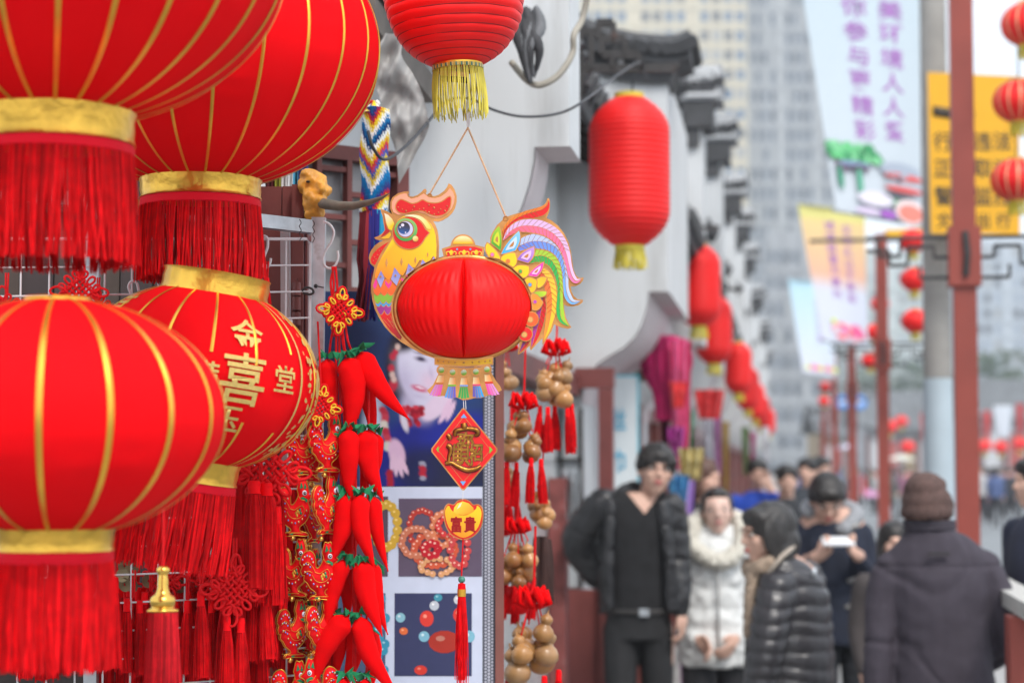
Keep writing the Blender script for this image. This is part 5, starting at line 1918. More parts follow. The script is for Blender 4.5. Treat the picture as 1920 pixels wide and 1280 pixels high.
    hk.tube([(q(872, 186)[0], 0, q(872, 186)[1]), (q(874, 205)[0], -0.002, q(874, 205)[1]), (q(877, 236)[0], -0.002, q(877, 236)[1]), (q(879.5, 232)[0], -0.002, q(879.5, 232)[1]), (q(880, 205)[0], -0.002, q(880, 205)[1])], 0.0016, 6)
    hk.build('plastic_hook', M['plastic'], t)
    # ---- pendant: diamond card, ingot card, bead and tassel
    tp = MB()
    dia = [(870.5, 764), (933, 840), (932.5, 846), (871, 918), (867, 918), (809.5, 846), (809.5, 840), (867, 765)]
    tp.prism(Q(dia), -0.0015, 0.0015)
    dobj = tp.build('diamond_card', M['gold_card'], t, sharp=0.5)
    mb = MB()
    shr = lambda pts, k, c: [(c[0] + (p[0] - c[0]) * k, c[1] + (p[1] - c[1]) * k) for p in pts]
    mb.prism(Q(shr(dia, 0.955, (871, 842))), -0.0022, -0.001, 0, col=C(232, 4, 6))
    for k_, b_ in ((0.80, 0.785),):
        out, inn = shr([(870, 764), (933, 843), (869, 918), (809, 843)], k_, (871, 842)), shr([(870, 764), (933, 843), (869, 918), (809, 843)], b_, (871, 842))
        for i in range(4):
            j = (i + 1) % 4
            mb.prism(Q([out[i], out[j], inn[j], inn[i]]), -0.0026, -0.002, 1)
    for pts, c_ in (([(870, 775.5), (876, 783), (864, 783)], C(110, 165, 225)), ([(869, 909), (863, 901), (874, 901)], C(110, 165, 225)), ([(818.5, 841.5), (823, 835.5), (823, 847.5)], C(125, 190, 50)), ([(924, 842.5), (918, 836), (918, 849.5)], C(125, 190, 50))):
        mb.prism(Q(pts), -0.0028, -0.002, 0, col=c_)
    mb.build('diamond_print', [M['print'], M['gold_card']], dobj, sharp=0.5)
    gb, gk = MB(), MB()
    def stroke(pts, w, y=-0.0036):
        p3 = [(q(x, yy)[0], y, q(x, yy)[1]) for x, yy in smoothpath([p[:2] for p in pts], 5)]
        ws = [p[2] for p in pts]
        n = len(p3)
        rr = []
        for i in range(n):
            u = i / (n - 1) * (len(ws) - 1)
            k = min(int(u), len(ws) - 2)
            rr.append((ws[k] + (ws[k + 1] - ws[k]) * (u - k)) * s)
        gb.tube(p3, rr, 8, 0, flat=1.0)
        gk.tube([(p[0], y + 0.0012, p[2]) for p in p3], [r + 1.1 * s for r in rr], 8, 0)
    # combined character: roof, treasure, wealth, recruit, walking radical
    stroke([(870, 793, 5), (871, 800, 6), (872, 805, 3.5)], 0)
    stroke([(853, 817, 3), (855, 808, 4), (864, 805, 3.5), (880, 803, 3.5), (894, 806, 4.5), (896, 813, 4), (890, 816, 2)], 0)
    stroke([(839, 814, 3), (843, 818, 4.5), (845, 824, 3)], 0)
    stroke([(838, 834, 3.5), (844, 837, 5), (846, 845, 4), (843, 855, 3), (842, 864, 3), (836, 868, 3)], 0)
    stroke([(836, 868, 3), (848, 867, 3.5), (860, 874, 4), (876, 880, 4.8), (892, 878, 4.5), (902, 872, 2)], 0)
    gch = MB()
    gch2 = MB()
    for ch, px, py, w, h in (('珎', 873, 823, 30, 26), ('隹', 857, 851, 22, 38), ('貝', 871, 852, 20, 40), ('扌', 885, 852, 16, 40), ('召', 896, 848, 19, 32)):
        x, z = q(px, py)
        for dx, dz in ((0, 0), (0.0015, 0), (-0.0015, 0), (0, 0.0013), (0, -0.0013)):
            add_glyph(gch2, ch, x + dx, z + dz, w * s * 1.08, h * s * 1.08, -0.0029)
        for dx in (0, 0.0005, -0.0005):
            for dz in (0.0004, -0.0004):
                add_glyph(gch, ch, x + dx, z + dz, w * s * 1.08, h * s * 1.08, -0.0034 - dx * 0.2 - dz * 0.1)
    gch.add(gb.v, gb.f)
    gch2.add(gk.v, gk.f)
    dark = mat('character_outline', (0.13, 0.015, 0.01), 0.5)
    gch2.build('character_outline', dark, dobj, sharp=0, kind='stuff')
    gch.build('fortune_character', mat('embossed_gold_foil', (0.40, 0.18, 0.03), 0.3, metal=0.8, var=0.3, scale=60, bump=0.3, bscale=200), dobj, sharp=0, kind='stuff')
    # ingot
    ing = smoothpath([(866, 934), (858, 937), (851, 944), (841, 942), (834, 950), (832.5, 964), (836, 984), (846, 1000), (858, 1007), (869, 1010), (882, 1007), (894, 999), (904, 984), (907, 964), (905, 950), (897, 943), (888, 944), (882, 938), (873, 934)], 3, True)
    ib = MB()
    ib.prism(Q(ing), -0.0014, 0.0014, 0)
    iobj = ib.build('ingot_card', [M['gold_card']], t, sharp=0.5)
    im = MB()
    im.prism(Q(shr(ing, 0.95, (870, 972))), -0.0020, -0.001, 0, col=C(214, 22, 10))
    im.prism(Q(smoothpath([(842, 946), (836, 954), (836, 966), (842, 986), (854, 999), (869, 1005.5), (884, 1000), (897, 986), (903, 966), (902, 953), (895, 946), (893, 952), (880, 962), (869, 964), (858, 962), (847, 954)], 3, True)), -0.0026, -0.0018, 0, col=grad(C(252, 205, 20), C(238, 140, 8), (880, 950), (860, 1005)))
    im.prism(Q([(851, 958), (852, 950), (858, 942), (868, 938), (880, 942), (888, 950), (889, 957), (880, 962), (868, 963.5), (858, 962)]), -0.0031, -0.002, 0, col=grad(C(255, 215, 60), C(236, 150, 12), (862, 942), (880, 962)))
    im.prism(Q([(862, 943), (867, 940), (864, 948), (857, 953)]), -0.0034, -0.003, 0, col=C(250, 232, 190))
    for ch, px in (('富', 856.5), ('貴', 882)):
        x, z = q(px, 981)
        for dx, dz in ((0, 0), (0.0006, 0), (-0.0006, 0), (0, 0.0006), (0, -0.0006)):
            add_glyph(im, ch, x + dx, z + dz, 23 * s, 30 * s, -0.0032 - abs(dx) * 0.1, col=C(190, 20, 16))
    im.build('ingot_print', M['print'], iobj, sharp=0.5)
    lk = MB()
    for x0, y0, y1 in ((869, 748, 768), (873, 750, 767), (868.5, 914, 938)):
        a, b = q(x0, y0), q(x0 + (1 if y0 < 900 else 0), y1)
        lk.tube([(a[0], -0.001, a[1]), (b[0], -0.001, b[1])], 0.0007, 5)
    lk.build('link_ring', M['wire_white'], t)
    cd = MB()
    a, b = q(869, 1006), q(866, 1080)
    cd.tube([(a[0], -0.001, a[1]), (b[0], 0, b[1])], 0.0014, 6)
    cd.build('cord', M['cord_red'], t)
    bd = MB()
    x, z = q(866.5, 1083)
    bd.ball((x, 0, z), 0.0066, 16, 10)
    bd.build('bead', mat('green_stone_bead', (0.05, 0.22, 0.16), 0.25, var=0.4, scale=90), t)
    tt = MB()
    x, z0 = q(866.5, 1089)
    tt.lathe([(0.002, 0), (0.0068, -0.002), (0.0075, -0.010), (0.0068, -0.026)], 20, 0, c=(x, 0, z0))
    tt.lathe([(0.0076, -0.012), (0.0081, -0.012), (0.0079, -0.025), (0.0074, -0.025)], 20, 1, c=(x, 0, z0))
    tt.lathe([(0.0068, -0.026), (0.0074, -0.034), (0.0066, -0.08), (0.0068, -0.14), (0.0062, -0.178)], 40, 0, fn=lambda a, r, zz: r * (1 + 0.10 * sin(13 * a) + 0.07 * sin(29 * a + zz * 20)), c=(x, 0, z0))
    fr = fringe_mb(0.0068, 0.165, 46, 0.0006, 4, 0, sway=0.003, uneven=0.1)
    tt.add([(v[0] + x, v[1], v[2] + z0 - 0.026) for v in fr.v], fr.f, 0)
    tt.build('tassel', [M['thread_red'], M['gold_strip']], t)
    return t


rooster()
# ------------------------------------------------------------------ wire display rack
def rack():
    t = thing('display_rack', 'galvanised display rack holding white wire grids, behind the hanging lanterns', 'rack', P(360, 700, 3.85))
    inv = (Matrix.Translation(t.location) @ Matrix.Rotation(PSI, 4, 'Z')).inverted()
    L = lambda px, py, d: inv @ P(px, py, d)
    fb = MB()
    dl, dr = 3.62, 3.84
    # right hand post and top tube
    fb.bar(L(598, 408, dr), L(585, 1420, dr - 0.02), 0.026, 0.026)
    fb.build('upright_post', M['steel'], t)
    f2 = MB()
    f2.bar(L(585, 426, dr), L(-60, 352, dl - 0.18), 0.025, 0.025)
    f2.build('top_tube', M['steel'], t)
    f3 = MB()
    f3.bar(L(176, 378, 3.72), L(170, 1420, 3.70), 0.024, 0.024)
    f3.build('upright_post', M['steel'], t)
    f4 = MB()
    f4.bar(L(535, 426, 3.93), L(540, 1420, 3.93), 0.018)
    f4.build('upright_post', mat('pale_steel', (0.55, 0.53, 0.53), 0.35, metal=0.6), t)
    # grid panels: one frame of thicker rod, wires each way
    def grid(tlx, tly, tld, trx, try_, trd, ncol, nrow, cell, name='wire_grid'):
        a, b = L(tlx, tly, tld), L(trx, try_, trd)
        ux = (b - a) / ncol
        uz = Vector((0, 0, -cell))
        g = thing_part(name, t)
        fr = MB()
        A, B, Cc, D = a, a + ux * ncol, a + ux * ncol + uz * nrow, a + uz * nrow
        k = 0.008
        n = (B - A).normalized()
        pth = [A + n * k, B - n * k, B - Vector((0, 0, k)), Cc + Vector((0, 0, k)), Cc - n * k, D + n * k, D + Vector((0, 0, k)), A - Vector((0, 0, k))]
        fr.tube(pth, 0.0030, 8, closed=True)
        fo = fr.build('wire_grid', M['wire_white'], t)
        w = MB()
        off = Vector((0, 0.0035, 0))
        for i in range(1, ncol):
            w.tube([A + ux * i + off, D + ux * i + off], 0.0017, 6)
        for j in range(1, nrow):
            w.tube([A + uz * j - off * 0.2, B + uz * j - off * 0.2], 0.0017, 6)
        w.build('wire', M['wire_white'], fo, kind='stuff')
    def thing_part(n, p):
        return None
    grid(-70, 448, 3.45, 582, 448 + 0, 3.82, 13, 6, 0.0505)
    grid(-70, 760, 3.47, 586, 768, 3.84, 13, 12, 0.0505)
    # hooks and the wire ties
    def hook(name, pts, d, r=0.0024):
        hb = MB()
        hb.tube(smoothpath([tuple(L(x, y, d)) for x, y in pts], 6), r, 8)
        hb.build(name, M['wire_white'], t)
    hook('hook', [(606, 416), (617, 420), (626, 434), (622, 452), (612, 468), (606, 484), (609, 498), (618, 503), (628, 498), (634, 484), (633, 470)], 3.80)
    hook('hook', [(494, 442), (501, 446), (502, 462), (496, 480), (493, 494), (498, 502), (505, 497), (508, 484)], 3.76)
    hook('hook', [(140, 470), (137, 486), (141, 496), (150, 500), (158, 494), (161, 476)], 3.5)
    hook('hook', [(246, 552), (241, 538), (246, 528), (256, 530), (260, 545)], 3.6)
    hook('hook', [(532, 596), (538, 604), (545, 598), (546, 612), (540, 640)], 3.79)
    tb = MB()
    for (x, y) in ((563, 428), (588, 430)):
        p = [L(x + 2.0 * sin(u * 1.9), y + u * 4.2, 3.80) for u in range(-4, 7)]
        tb.tube(smoothpath([tuple(v) for v in p], 3), 0.0009, 5)
    tb.tube(smoothpath([tuple(L(x, y, 3.80)) for x, y in ((566, 545), (574, 539), (584, 541), (588, 548), (580, 552), (568, 549))], 3), 0.0022, 6)
    tb.build('wire_tie', M['iron'], t, kind='stuff')
    sc_ = MB()
    sc_.tube([L(592, 536, 3.80), L(607, 539, 3.79)], 0.0012, 6)
    sc_.ball(L(592, 536, 3.815), 0.004, 8, 6)
    sc_.build('screw', M['iron'], t)


rack()


# ------------------------------------------------------------------ knots, tassels, charms
def knot_mesh(name, two_tone=False, n=5, size=0.045, seed=0):
    """woven cord knot seen from the front: two crossing sets of cord and loops round the edge"""
    mb = MB()
    p = size / n
    r = p * 0.30
    for a in range(2):
        for i in range(n):
            k = (i - (n - 1) / 2) * p
            pth = []
            for j in range(4 * n + 1):
                u = (j / (4 * n) - 0.5) * size * 1.08
                wv = r * 0.8 * cos(pi * (u / p + i + a))
                x, z = (u, k) if a == 0 else (k, u)
                x, z = rotpt((x, z), pi / 4)
                pth.append((x, wv, z))
            mb.tube(pth, r, 6, 0)
    loops = []
    for side in range(4):
        for i in range(n // 2 + 1):
            k = (i - (n // 2) / 2) * p * 2
            loops.append((side, k, 1.0 if i != n // 2 // 2 else 1.25))
    for corner in range(4):
        loops.append((corner + 0.5, 0, 1.9))
    for sd, k, ln in loops:
        ang = sd * pi / 2
        base = size * 0.5 if sd == int(sd) else size * 0.66
        for lay in range(2 if two_tone else 1):
            w = p * (0.62 if ln < 1.5 else 0.95) * (1 if not two_tone else (1.25 - 0.55 * lay))
            l = p * 1.5 * ln * (1 if lay == 0 else 0.82)
            pth = []
            for j in range(13):
                u = 2 * pi * j / 12
                x = base + l * 0.5 - l * 0.6 * cos(u)
                z = k + w * sin(u)
                x, z = rotpt((x, z), ang + pi / 4)
                pth.append((x, r * (0.6 * sin(2 * u) - lay * 0.9), z))
            mb.tube(pth[:-1], r * (0.95 if lay == 0 else 0.75), 6, 1 if lay else 0, closed=True)
    return mb.mesh(name, [M['cord_red'], M['cord_yellow']], sharp=0)


KNOT_RED = knot_mesh('knot')
KNOT_TWO = knot_mesh('knot', True, n=5, size=0.034)


def tassel_meshes(seed, L=0.13, R=0.0125):
    cap = MB()
    cap.lathe([(0.001, 0.004), (R * 0.42, 0.003), (R * 0.5, -0.004), (R * 0.48, -0.016), (R * 0.55, -0.020), (R * 0.45, -0.022)], 16)
    rnd = random.Random(seed)
    sk = MB()
    ph = [rnd.uniform(0, 6) for _ in range(4)]
    prof = [(R * 0.45, -0.018), (R * 0.62, -0.026), (R * 0.82, -0.045), (R * 0.95, -0.08), (R * 1.0, -L * 0.9), (R * 0.96, -L)]
    sk.lathe([(r * 0.86, z) for r, z in prof], 44, fn=lambda a, r, z: r * (1 + 0.10 * sin(11 * a + ph[0] + z * 9) + 0.06 * sin(23 * a + ph[1] - z * 30)))
    for i in range(70):
        a = rnd.uniform(0, 2 * pi)
        l = L * rnd.uniform(0.9, 1.05)
        dx = rnd.gauss(0, 0.0022)
        k = rnd.uniform(0.86, 1.02)
        sk.tube([(R * 0.5 * cos(a), R * 0.5 * sin(a), -0.020), (R * 0.84 * k * cos(a), R * 0.84 * k * sin(a), -0.048), (R * k * cos(a) + dx * 0.4, R * k * sin(a), -l * 0.7), (R * k * 1.02 * cos(a) + dx, R * k * sin(a), -l)], 0.0006, 3, caps=False)
    return cap.mesh('cap', M['thread_red']), sk.mesh('skirt', M['thread_red'], sharp=0)


TAS = [tassel_meshes(i) for i in range(3)]
TAS_L = [tassel_meshes(10 + i, L=0.19, R=0.024) for i in range(2)]


def tassel_charm(px, py, d, lab, kind='knot', ntas=2, L=None, cord_up=0.05, scale=1.0, rz=0.0):
    """charm: hanging cord, knot, one or more tassels"""
    t = thing('tassel_charm', lab, 'tassel', P(px, py, d), PSI + rz, 'red tassels and knots hung on the wire grid')
    t.scale = (scale,) * 3
    cb = MB()
    for sg in (-1, 1):
        c2 = MB()
        c2.tube([(sg * 0.0025, 0.002, cord_up), (sg * 0.0016, 0, 0.0)], 0.0018, 6)
        c2.build('cord', M['cord_red'], t)
    zt = -0.004
    if kind == 'knot':
        place('knot', KNOT_RED, t, (0, -0.006, -0.034), (0, random.uniform(-0.15, 0.15), random.uniform(-0.5, 0.5)))
        zt = -0.078
    for i in range(ntas):
        x = (i - (ntas - 1) / 2) * 0.021
        y = 0.006 * ((i % 2) * 2 - 1)
        z = zt - 0.004 * (i % 2)
        if kind == 'knot':
            c2 = MB()
            c2.tube([(x * 0.3, -0.004, zt + 0.014), (x, y, z)], 0.0014, 5)
            c2.build('cord', M['cord_red'], t)
        cap, sk = TAS[(i + int(px)) % 3] if L != 'long' else TAS_L[(i + int(px)) % 2]
        place('tassel_cap', cap, t, (x, y, z), (0, 0, random.uniform(0, 6)))
        place('tassel_skirt', sk, t, (x, y, z), (random.uniform(-0.04, 0.04), random.uniform(-0.05, 0.05), random.uniform(0, 6)), kind='stuff')
    return t


random.seed(21)
tassel_charm(232, 1090, 3.66, 'thin tassel at the left of the tassel row, beside the long lantern fringe', 'plain', 2)
tassel_charm(250, 1120, 3.62, 'pair of tassels beside the brass coin string, lower left', 'plain', 2)
tassel_charm(283, 1108, 3.66, 'tassel pair behind the gold capped tassel', 'plain', 2)
tassel_charm(305, 1052, 3.70, 'knotted tassel charm right behind the neck of the gold cap', 'knot', 2)
tassel_charm(335, 1042, 3.72, 'knotted tassel charm with a brass coin behind it, right of the gold cap', 'knot', 2)
tassel_charm(378, 1106, 3.58, 'plain tassel with a long skirt right of the gold capped tassel', 'plain', 1, scale=1.15)
tassel_charm(352, 1124, 3.66, 'short tassel half behind the plain long skirted one', 'plain', 1)
tassel_charm(408, 1052, 3.68, 'knotted tassel charm hanging under the fringe of the character lantern', 'knot', 2, scale=0.95)
tassel_charm(440, 1066, 3.60, 'flower shaped knot charm with two tassels in front of the row', 'knot', 2, scale=1.12)
tassel_charm(422, 1116, 3.64, 'long plain tassel left of the flower knot charm tassels', 'plain', 1, scale=1.15)
tassel_charm(400, 1118, 3.70, 'plain tassel partly behind the flower knot charm', 'plain', 1, scale=1.1)
tassel_charm(474, 1082, 3.66, 'group of three tassels right of the flower knot charm', 'plain', 3, scale=1.1)
tassel_charm(500, 1080, 3.70, 'pair of tassels beside the rooster charms, middle height', 'plain', 2, scale=1.1)
tassel_charm(522, 1086, 3.74, 'tassel nearest the lower rooster charms', 'plain', 1, scale=1.1)
tassel_charm(466, 1172, 3.72, 'lowest tassel pair right of the flower knot', 'plain', 2)
tassel_charm(492, 1180, 3.70, 'lowest tassel at the edge of the wire grid', 'plain', 1)
tassel_charm(505, 840, 3.66, 'large woven knot charm left of the upper rooster charms, with long tassels', 'knot', 2, scale=1.35, cord_up=0.03)
tassel_charm(488, 900, 3.64, 'long sweeping bundle tassel beside the character lantern fringe', 'plain', 2, L='long', scale=1.0)
tassel_charm(515, 890, 3.70, 'long bundle tassel behind the upper rooster charms', 'plain', 1, L='long', scale=0.95)
tassel_charm(462, 838, 3.68, 'long bundle tassel hanging just right of the character lantern collar', 'plain', 1, L='long', scale=0.95)
tassel_charm(458, 992, 3.72, 'bundle tassel at mid height right of the short fringe', 'plain', 2, scale=1.1)
tassel_charm(395, 1012, 3.74, 'tassel below the fringe of the character lantern', 'plain', 2, scale=1.0)
tassel_charm(26, 1100, 3.5, 'tassel bundle under the fringe of the plain lower left lantern, by the left edge', 'plain', 3, scale=1.05)
tassel_charm(75, 1118, 3.5, 'tassel bundle showing below the fringe, second from the left edge', 'plain', 3, scale=1.05)
tassel_charm(115, 1112, 3.52, 'tassel bundle showing below the fringe, third from the left edge', 'plain', 3, scale=1.0)
tassel_charm(190, 1080, 3.55, 'tall tassel bundle at the right corner of the lower left lantern fringe', 'plain', 3, scale=1.2)
tassel_charm(150, 515, 3.5, 'red cord charm hooked on the grid behind the big upper lantern fringe', 'knot', 1, cord_up=0.02, scale=0.9)
tassel_charm(12, 560, 3.42, 'red knot charm on the grid at the left edge above the plain lantern', 'knot', 1, scale=0.9)
tassel_charm(184, 562, 3.55, 'red knot charm on the grid just above the shoulder of the plain lantern', 'knot', 1, scale=0.8)
tassel_charm(500, 520, 3.70, 'pair of twisted red cords hooked on the grid beside the gold collar', 'plain', 1, cord_up=0.03, scale=1.0)


random.seed(33)
ORD = 'first second third fourth fifth sixth seventh eighth ninth tenth eleventh twelfth thirteenth fourteenth fifteenth sixteenth seventeenth eighteenth nineteenth twentieth twenty-first twenty-second twenty-third twenty-fourth twenty-fifth'.split()
for _i, (_x, _y, _d, _k, _n) in enumerate(((222, 1088, 3.70, 'plain', 3), (258, 1096, 3.72, 'plain', 3), (295, 1100, 3.74, 'plain', 3), (330, 1108, 3.70, 'plain', 3), (362, 1046, 3.76, 'knot', 2), (385, 1100, 3.76, 'plain', 3),
                                           (450, 1104, 3.76, 'plain', 3), (430, 1050, 3.76, 'knot', 2), (486, 1096, 3.78, 'plain', 3), (515, 1100, 3.80, 'plain', 2), (475, 985, 3.70, 'plain', 3), (508, 996, 3.72, 'plain', 3), (530, 1000, 3.76, 'plain', 2), (470, 900, 3.76, 'plain', 3), (560, 1010, 3.84, 'plain', 3), (590, 1130, 3.84, 'plain', 3), (548, 880, 3.84, 'plain', 3), (590, 880, 3.86, 'plain', 3), (600, 1010, 3.86, 'plain', 3), (555, 1130, 3.86, 'plain', 3), (228, 1150, 3.74, 'plain', 3), (270, 1140, 3.76, 'plain', 3), (345, 1150, 3.74, 'plain', 3), (400, 1160, 3.76, 'plain', 3))):
    tassel_charm(_x, _y, _d, f'back row red tassel cluster on the wire grid, {ORD[_i]} one counted from top left', _k, _n, scale=1.12)


def coin_string(px, py, d, n, lab):
    t = thing('coin_string', lab, 'coin string', P(px, py, d), PSI, 'brass coin strings among the tassels')
    br = mat('old_brass', (0.22, 0.17, 0.09), 0.45, metal=0.6, var=0.3, scale=40)
    cm = MB()
    cm.lathe([(0.003, -0.001), (0.0125, -0.001), (0.0132, -0.0013), (0.0132, 0.0013), (0.0125, 0.001), (0.003, 0.001), (0.003, -0.001)], 24)
    me = cm.mesh('coin', br)
    for i in range(n):
        place('coin', me, t, (0.002 * (-1) ** i, -0.003, -0.017 * i), (pi / 2 + 0.2 * (-1) ** i, 0, random.uniform(-0.5, 0.5)))
    cb = MB()
    cb.tube([(0, 0.001, 0.06), (0, 0.001, -0.017 * n - 0.02)], 0.0015, 6)
    cb.build('cord', M['cord_red'], t)


coin_string(233, 1060, 3.64, 3, 'string of brass coins left of the gold capped tassel, partly behind fringe')
coin_string(246, 1062, 3.66, 3, 'string of brass coins nearest the gold capped tassel on its left')
coin_string(278, 1088, 3.70, 1, 'single brass coin hanging left of the gold cap')
coin_string(335, 1098, 3.70, 1, 'single brass coin hanging right of the gold cap')


def gold_tassel():
    d = 3.05
    s = d / F
    t = thing('gold_capped_tassel', 'deep red tassel with a tall turned gold cap hanging low in front', 'tassel', P(306, 1060, d))
    cp = MB()
    prof = [(1, 0), (8, -1), (12, -5), (13, -10), (11, -14), (8.5, -17), (9, -22), (10.5, -30), (10, -40), (11.5, -46), (12.5, -49), (15, -53), (22, -58), (24.5, -65), (23.5, -72), (21, -75), (24, -79), (26, -80), (27.5, -82), (27.5, -85), (24, -86)]
    cp.lathe([(r * s, z * s) for r, z in prof], 36)
    cp.build('cap', M['gold_brass'], t)
    bm = MB()
    for k in range(40):
        a = 2 * pi * k / 40
        bm.ball((27.5 * s * cos(a), 27.5 * s * sin(a), -83.5 * s), 0.0017, 6, 5)
    bm.build('beaded_rim', M['gold_brass'], t, kind='stuff')
    fr = fringe_mb(27 * s, 240 * s, 190, 0.0009, 31, -85 * s, sway=0.004)
    i2 = fringe_mb(20 * s, 238 * s, 110, 0.001, 32, -85 * s, sway=0.004)
    fr.add(i2.v, i2.f)
    fr.build('fringe', mat('faded_red_thread', (0.60, 0.010, 0.018), 0.7, var=0.18, scale=60, spec=0.15, isl=0.7), t, kind='stuff')
    cb = MB()
    cb.tube([(0, 0, 0.2), (0, 0, -0.002)], 0.002, 6)
    cb.build('cord', M['cord_red'], t)


gold_tassel()


# ------------------------------------------------------------------ stuffed chilli string
def chilli_string():
    d = 3.74
    o, q, s = px_frame(643, 700, d)
    t = thing('chilli_string', 'string of stuffed red velvet chillies with green felt calyxes under a red and yellow knot', 'ornament', o)
    rnd = random.Random(4)
    lst = [  # stem end, tip, max radius, bend px, depth in front
        (614, 672, 630, 800, 21, -6, 0.0), (650, 672, 659, 800, 25, 10, -0.03), (677, 660, 754, 769, 26, -9, -0.015), (684, 690, 692, 812, 17, 4, 0.03), (640, 690, 648, 790, 16, 6, 0.045),
        (657, 805, 661, 922, 24, -7, -0.03), (690, 806, 714, 916, 22, -9, -0.01), (640, 808, 645, 925, 20, 5, 0.02), (676, 815, 682, 925, 15, 4, 0.045),
        (652, 925, 626, 1040, 20, 7, -0.02), (681, 926, 700, 1044, 22, -7, -0.03), (703, 930, 721, 1046, 16, -6, 0.0), (662, 935, 655, 1040, 18, 4, 0.03),
        (648, 1046, 619, 1164, 22, -6, -0.02), (686, 1048, 710, 1164, 22, -6, -0.03), (701, 1052, 725, 1162, 16, -7, 0.0), (664, 1060, 668, 1165, 19, 4, 0.03),
        (658, 1150, 602, 1260, 22, -10, -0.03), (680, 1150, 735, 1284, 23, -12, -0.025), (666, 1170, 655, 1275, 20, 5, 0.02), (690, 1180, 695, 1270, 18, 4, 0.04),
        (632, 798, 624, 905, 18, 6, 0.015), (634, 935, 640, 1035, 18, 5, 0.05), (704, 812, 706, 905, 15, -5, 0.03), (640, 1060, 646, 1150, 18, 5, 0.05), (706, 1070, 700, 1150, 15, -5, 0.04), (630, 1150, 632, 1250, 18, 6, 0.03), (662, 664, 672, 760, 20, 6, 0.03), (652, 1262, 640, 1380, 23, -6, -0.03), (690, 1264, 712, 1380, 22, -7, -0.02), (670, 1272, 668, 1380, 18, 5, 0.02)]
    for i, (x0, y0, x1, y1, R, bend, dep) in enumerate(lst):
        a, b = Vector(q(x0, y0)), Vector(q(x1, y1))
        ax = b - a
        L = ax.length
        nrm = Vector((-ax.y, ax.x)).normalized()
        mb = MB()
        n = 26
        path, rs = [], []
        b = b + ax.normalized() * 24 * s
        ax = b - a
        for k in range(n + 1):
            u = k / n
            c = a + ax * u + nrm * s * (bend * (sin(pi * u) - 0.35 * u) + 3.5 * sin(i * 1.7) * sin(2 * pi * u * 0.8) + 4 * sin(i * 2.9) * u)
            path.append((c.x, dep + 0.004 * sin(3 * u + i), c.y))
            f = (min(1, u / 0.10) ** 0.55) * (1 - 0.08 * u) if u < 0.3 else (1 - ((u - 0.3) / 0.7) ** 1.5) * 0.976
            rs.append(max(0.0012, R * (0.89 + 0.08 * sin(i * 2.3)) * s * f * (1 + 0.02 * sin(u * 22 + i))))
        # soft seam wrinkles round the body
        base = len(mb.v)
        mb.tube(path, rs, 22)
        for vi in range(base, len(mb.v)):
            p = mb.v[vi]
            nv = noise.noise(Vector((p.x * 110, p.y * 110, p.z * 45)) + Vector((i * 3, 0, 0)))
            k = min(n, (vi - base) // 22)
            c = Vector(path[k])
            mb.v[vi] = c + (p - c) * (1 + 0.06 * nv)
        ch = mb.build('chilli', M['felt_red'], t, sharp=0)
        # calyx: ragged felt star over the shoulder
        cb = MB()
        up_ = -ax.normalized()
        up3 = Vector((up_.x, 0, up_.y))
        side = Vector((-up3.z, 0, up3.x))
        fwd = Vector((0, -1, 0))
        c0 = Vector((a.x, dep, a.y)) + up3 * 0.002
        npt = 6
        vs = [c0 + up3 * 0.004]
        for k in range(npt * 4):
            ang = 2 * pi * k / (npt * 4)
            tooth = (k % 4 == 0) * 1.0 + (k % 4 in (1, 3)) * 0.62 + (k % 4 == 2) * 0.34
            rr = R * 1.0 * s * tooth * rnd.uniform(0.85, 1.25)
            drop = 0.016 * tooth ** 2 * rnd.uniform(0.3, 1.3) - 0.020 * (rnd.random() < 0.35) * tooth
            vs.append(c0 + (side * cos(ang) + fwd * sin(ang)) * rr - up3 * drop + up3 * 0.002)
        m = len(vs)
        vs += [v + up3 * 0.0016 for v in vs]
        fs = [(0, 1 + k, 1 + (k + 1) % (npt * 4)) for k in range(npt * 4)] + [(m, m + 1 + (k + 1) % (npt * 4), m + 1 + k) for k in range(npt * 4)]
        fs += [(1 + k, m + 1 + k, m + 1 + (k + 1) % (npt * 4), 1 + (k + 1) % (npt * 4)) for k in range(npt * 4)]
        cb.add(vs, fs)
        cb.build('calyx', M['felt_green'], ch, sharp=0.6)
    cb = MB()
    for pts in ([(627, 500), (620, 530), (625, 565)], [(629, 500), (632, 530), (634, 565)], [(623, 500), (626, 535), (622, 565)], [(627, 610), (621, 640), (617, 668)], [(632, 610), (631, 640), (630, 800)], [(640, 605), (643, 640), (648, 668)],
                [(642, 608), (645, 640), (648, 664)], [(648, 608), (653, 640), (660, 660)], [(636, 608), (637, 700), (640, 900), (650, 930)], [(664, 660), (668, 800), (668, 1050), (669, 1400)], [(690, 690), (692, 800), (690, 1000), (690, 1400)],
                [(664, 900), (663, 1040), (666, 1170), (662, 1400)]):
        p3 = [(q(*p)[0], -0.012 if p[1] < 660 else 0.0, q(*p)[1]) for p in pts]
        cb.tube(smoothpath(p3, 4), 0.0022, 6)
    cb.build('cord', M['cord_red'], t)
    for px, py, dy, rz, sc2 in ((640, 585, -0.03, 0.3, 1.05), (628, 588, 0.0, -0.9, 0.95)):
        x, z = q(px, py)
        place('knot', KNOT_TWO, t, (x, dy, z), (0, 0.1, rz), sc2)


chilli_string()


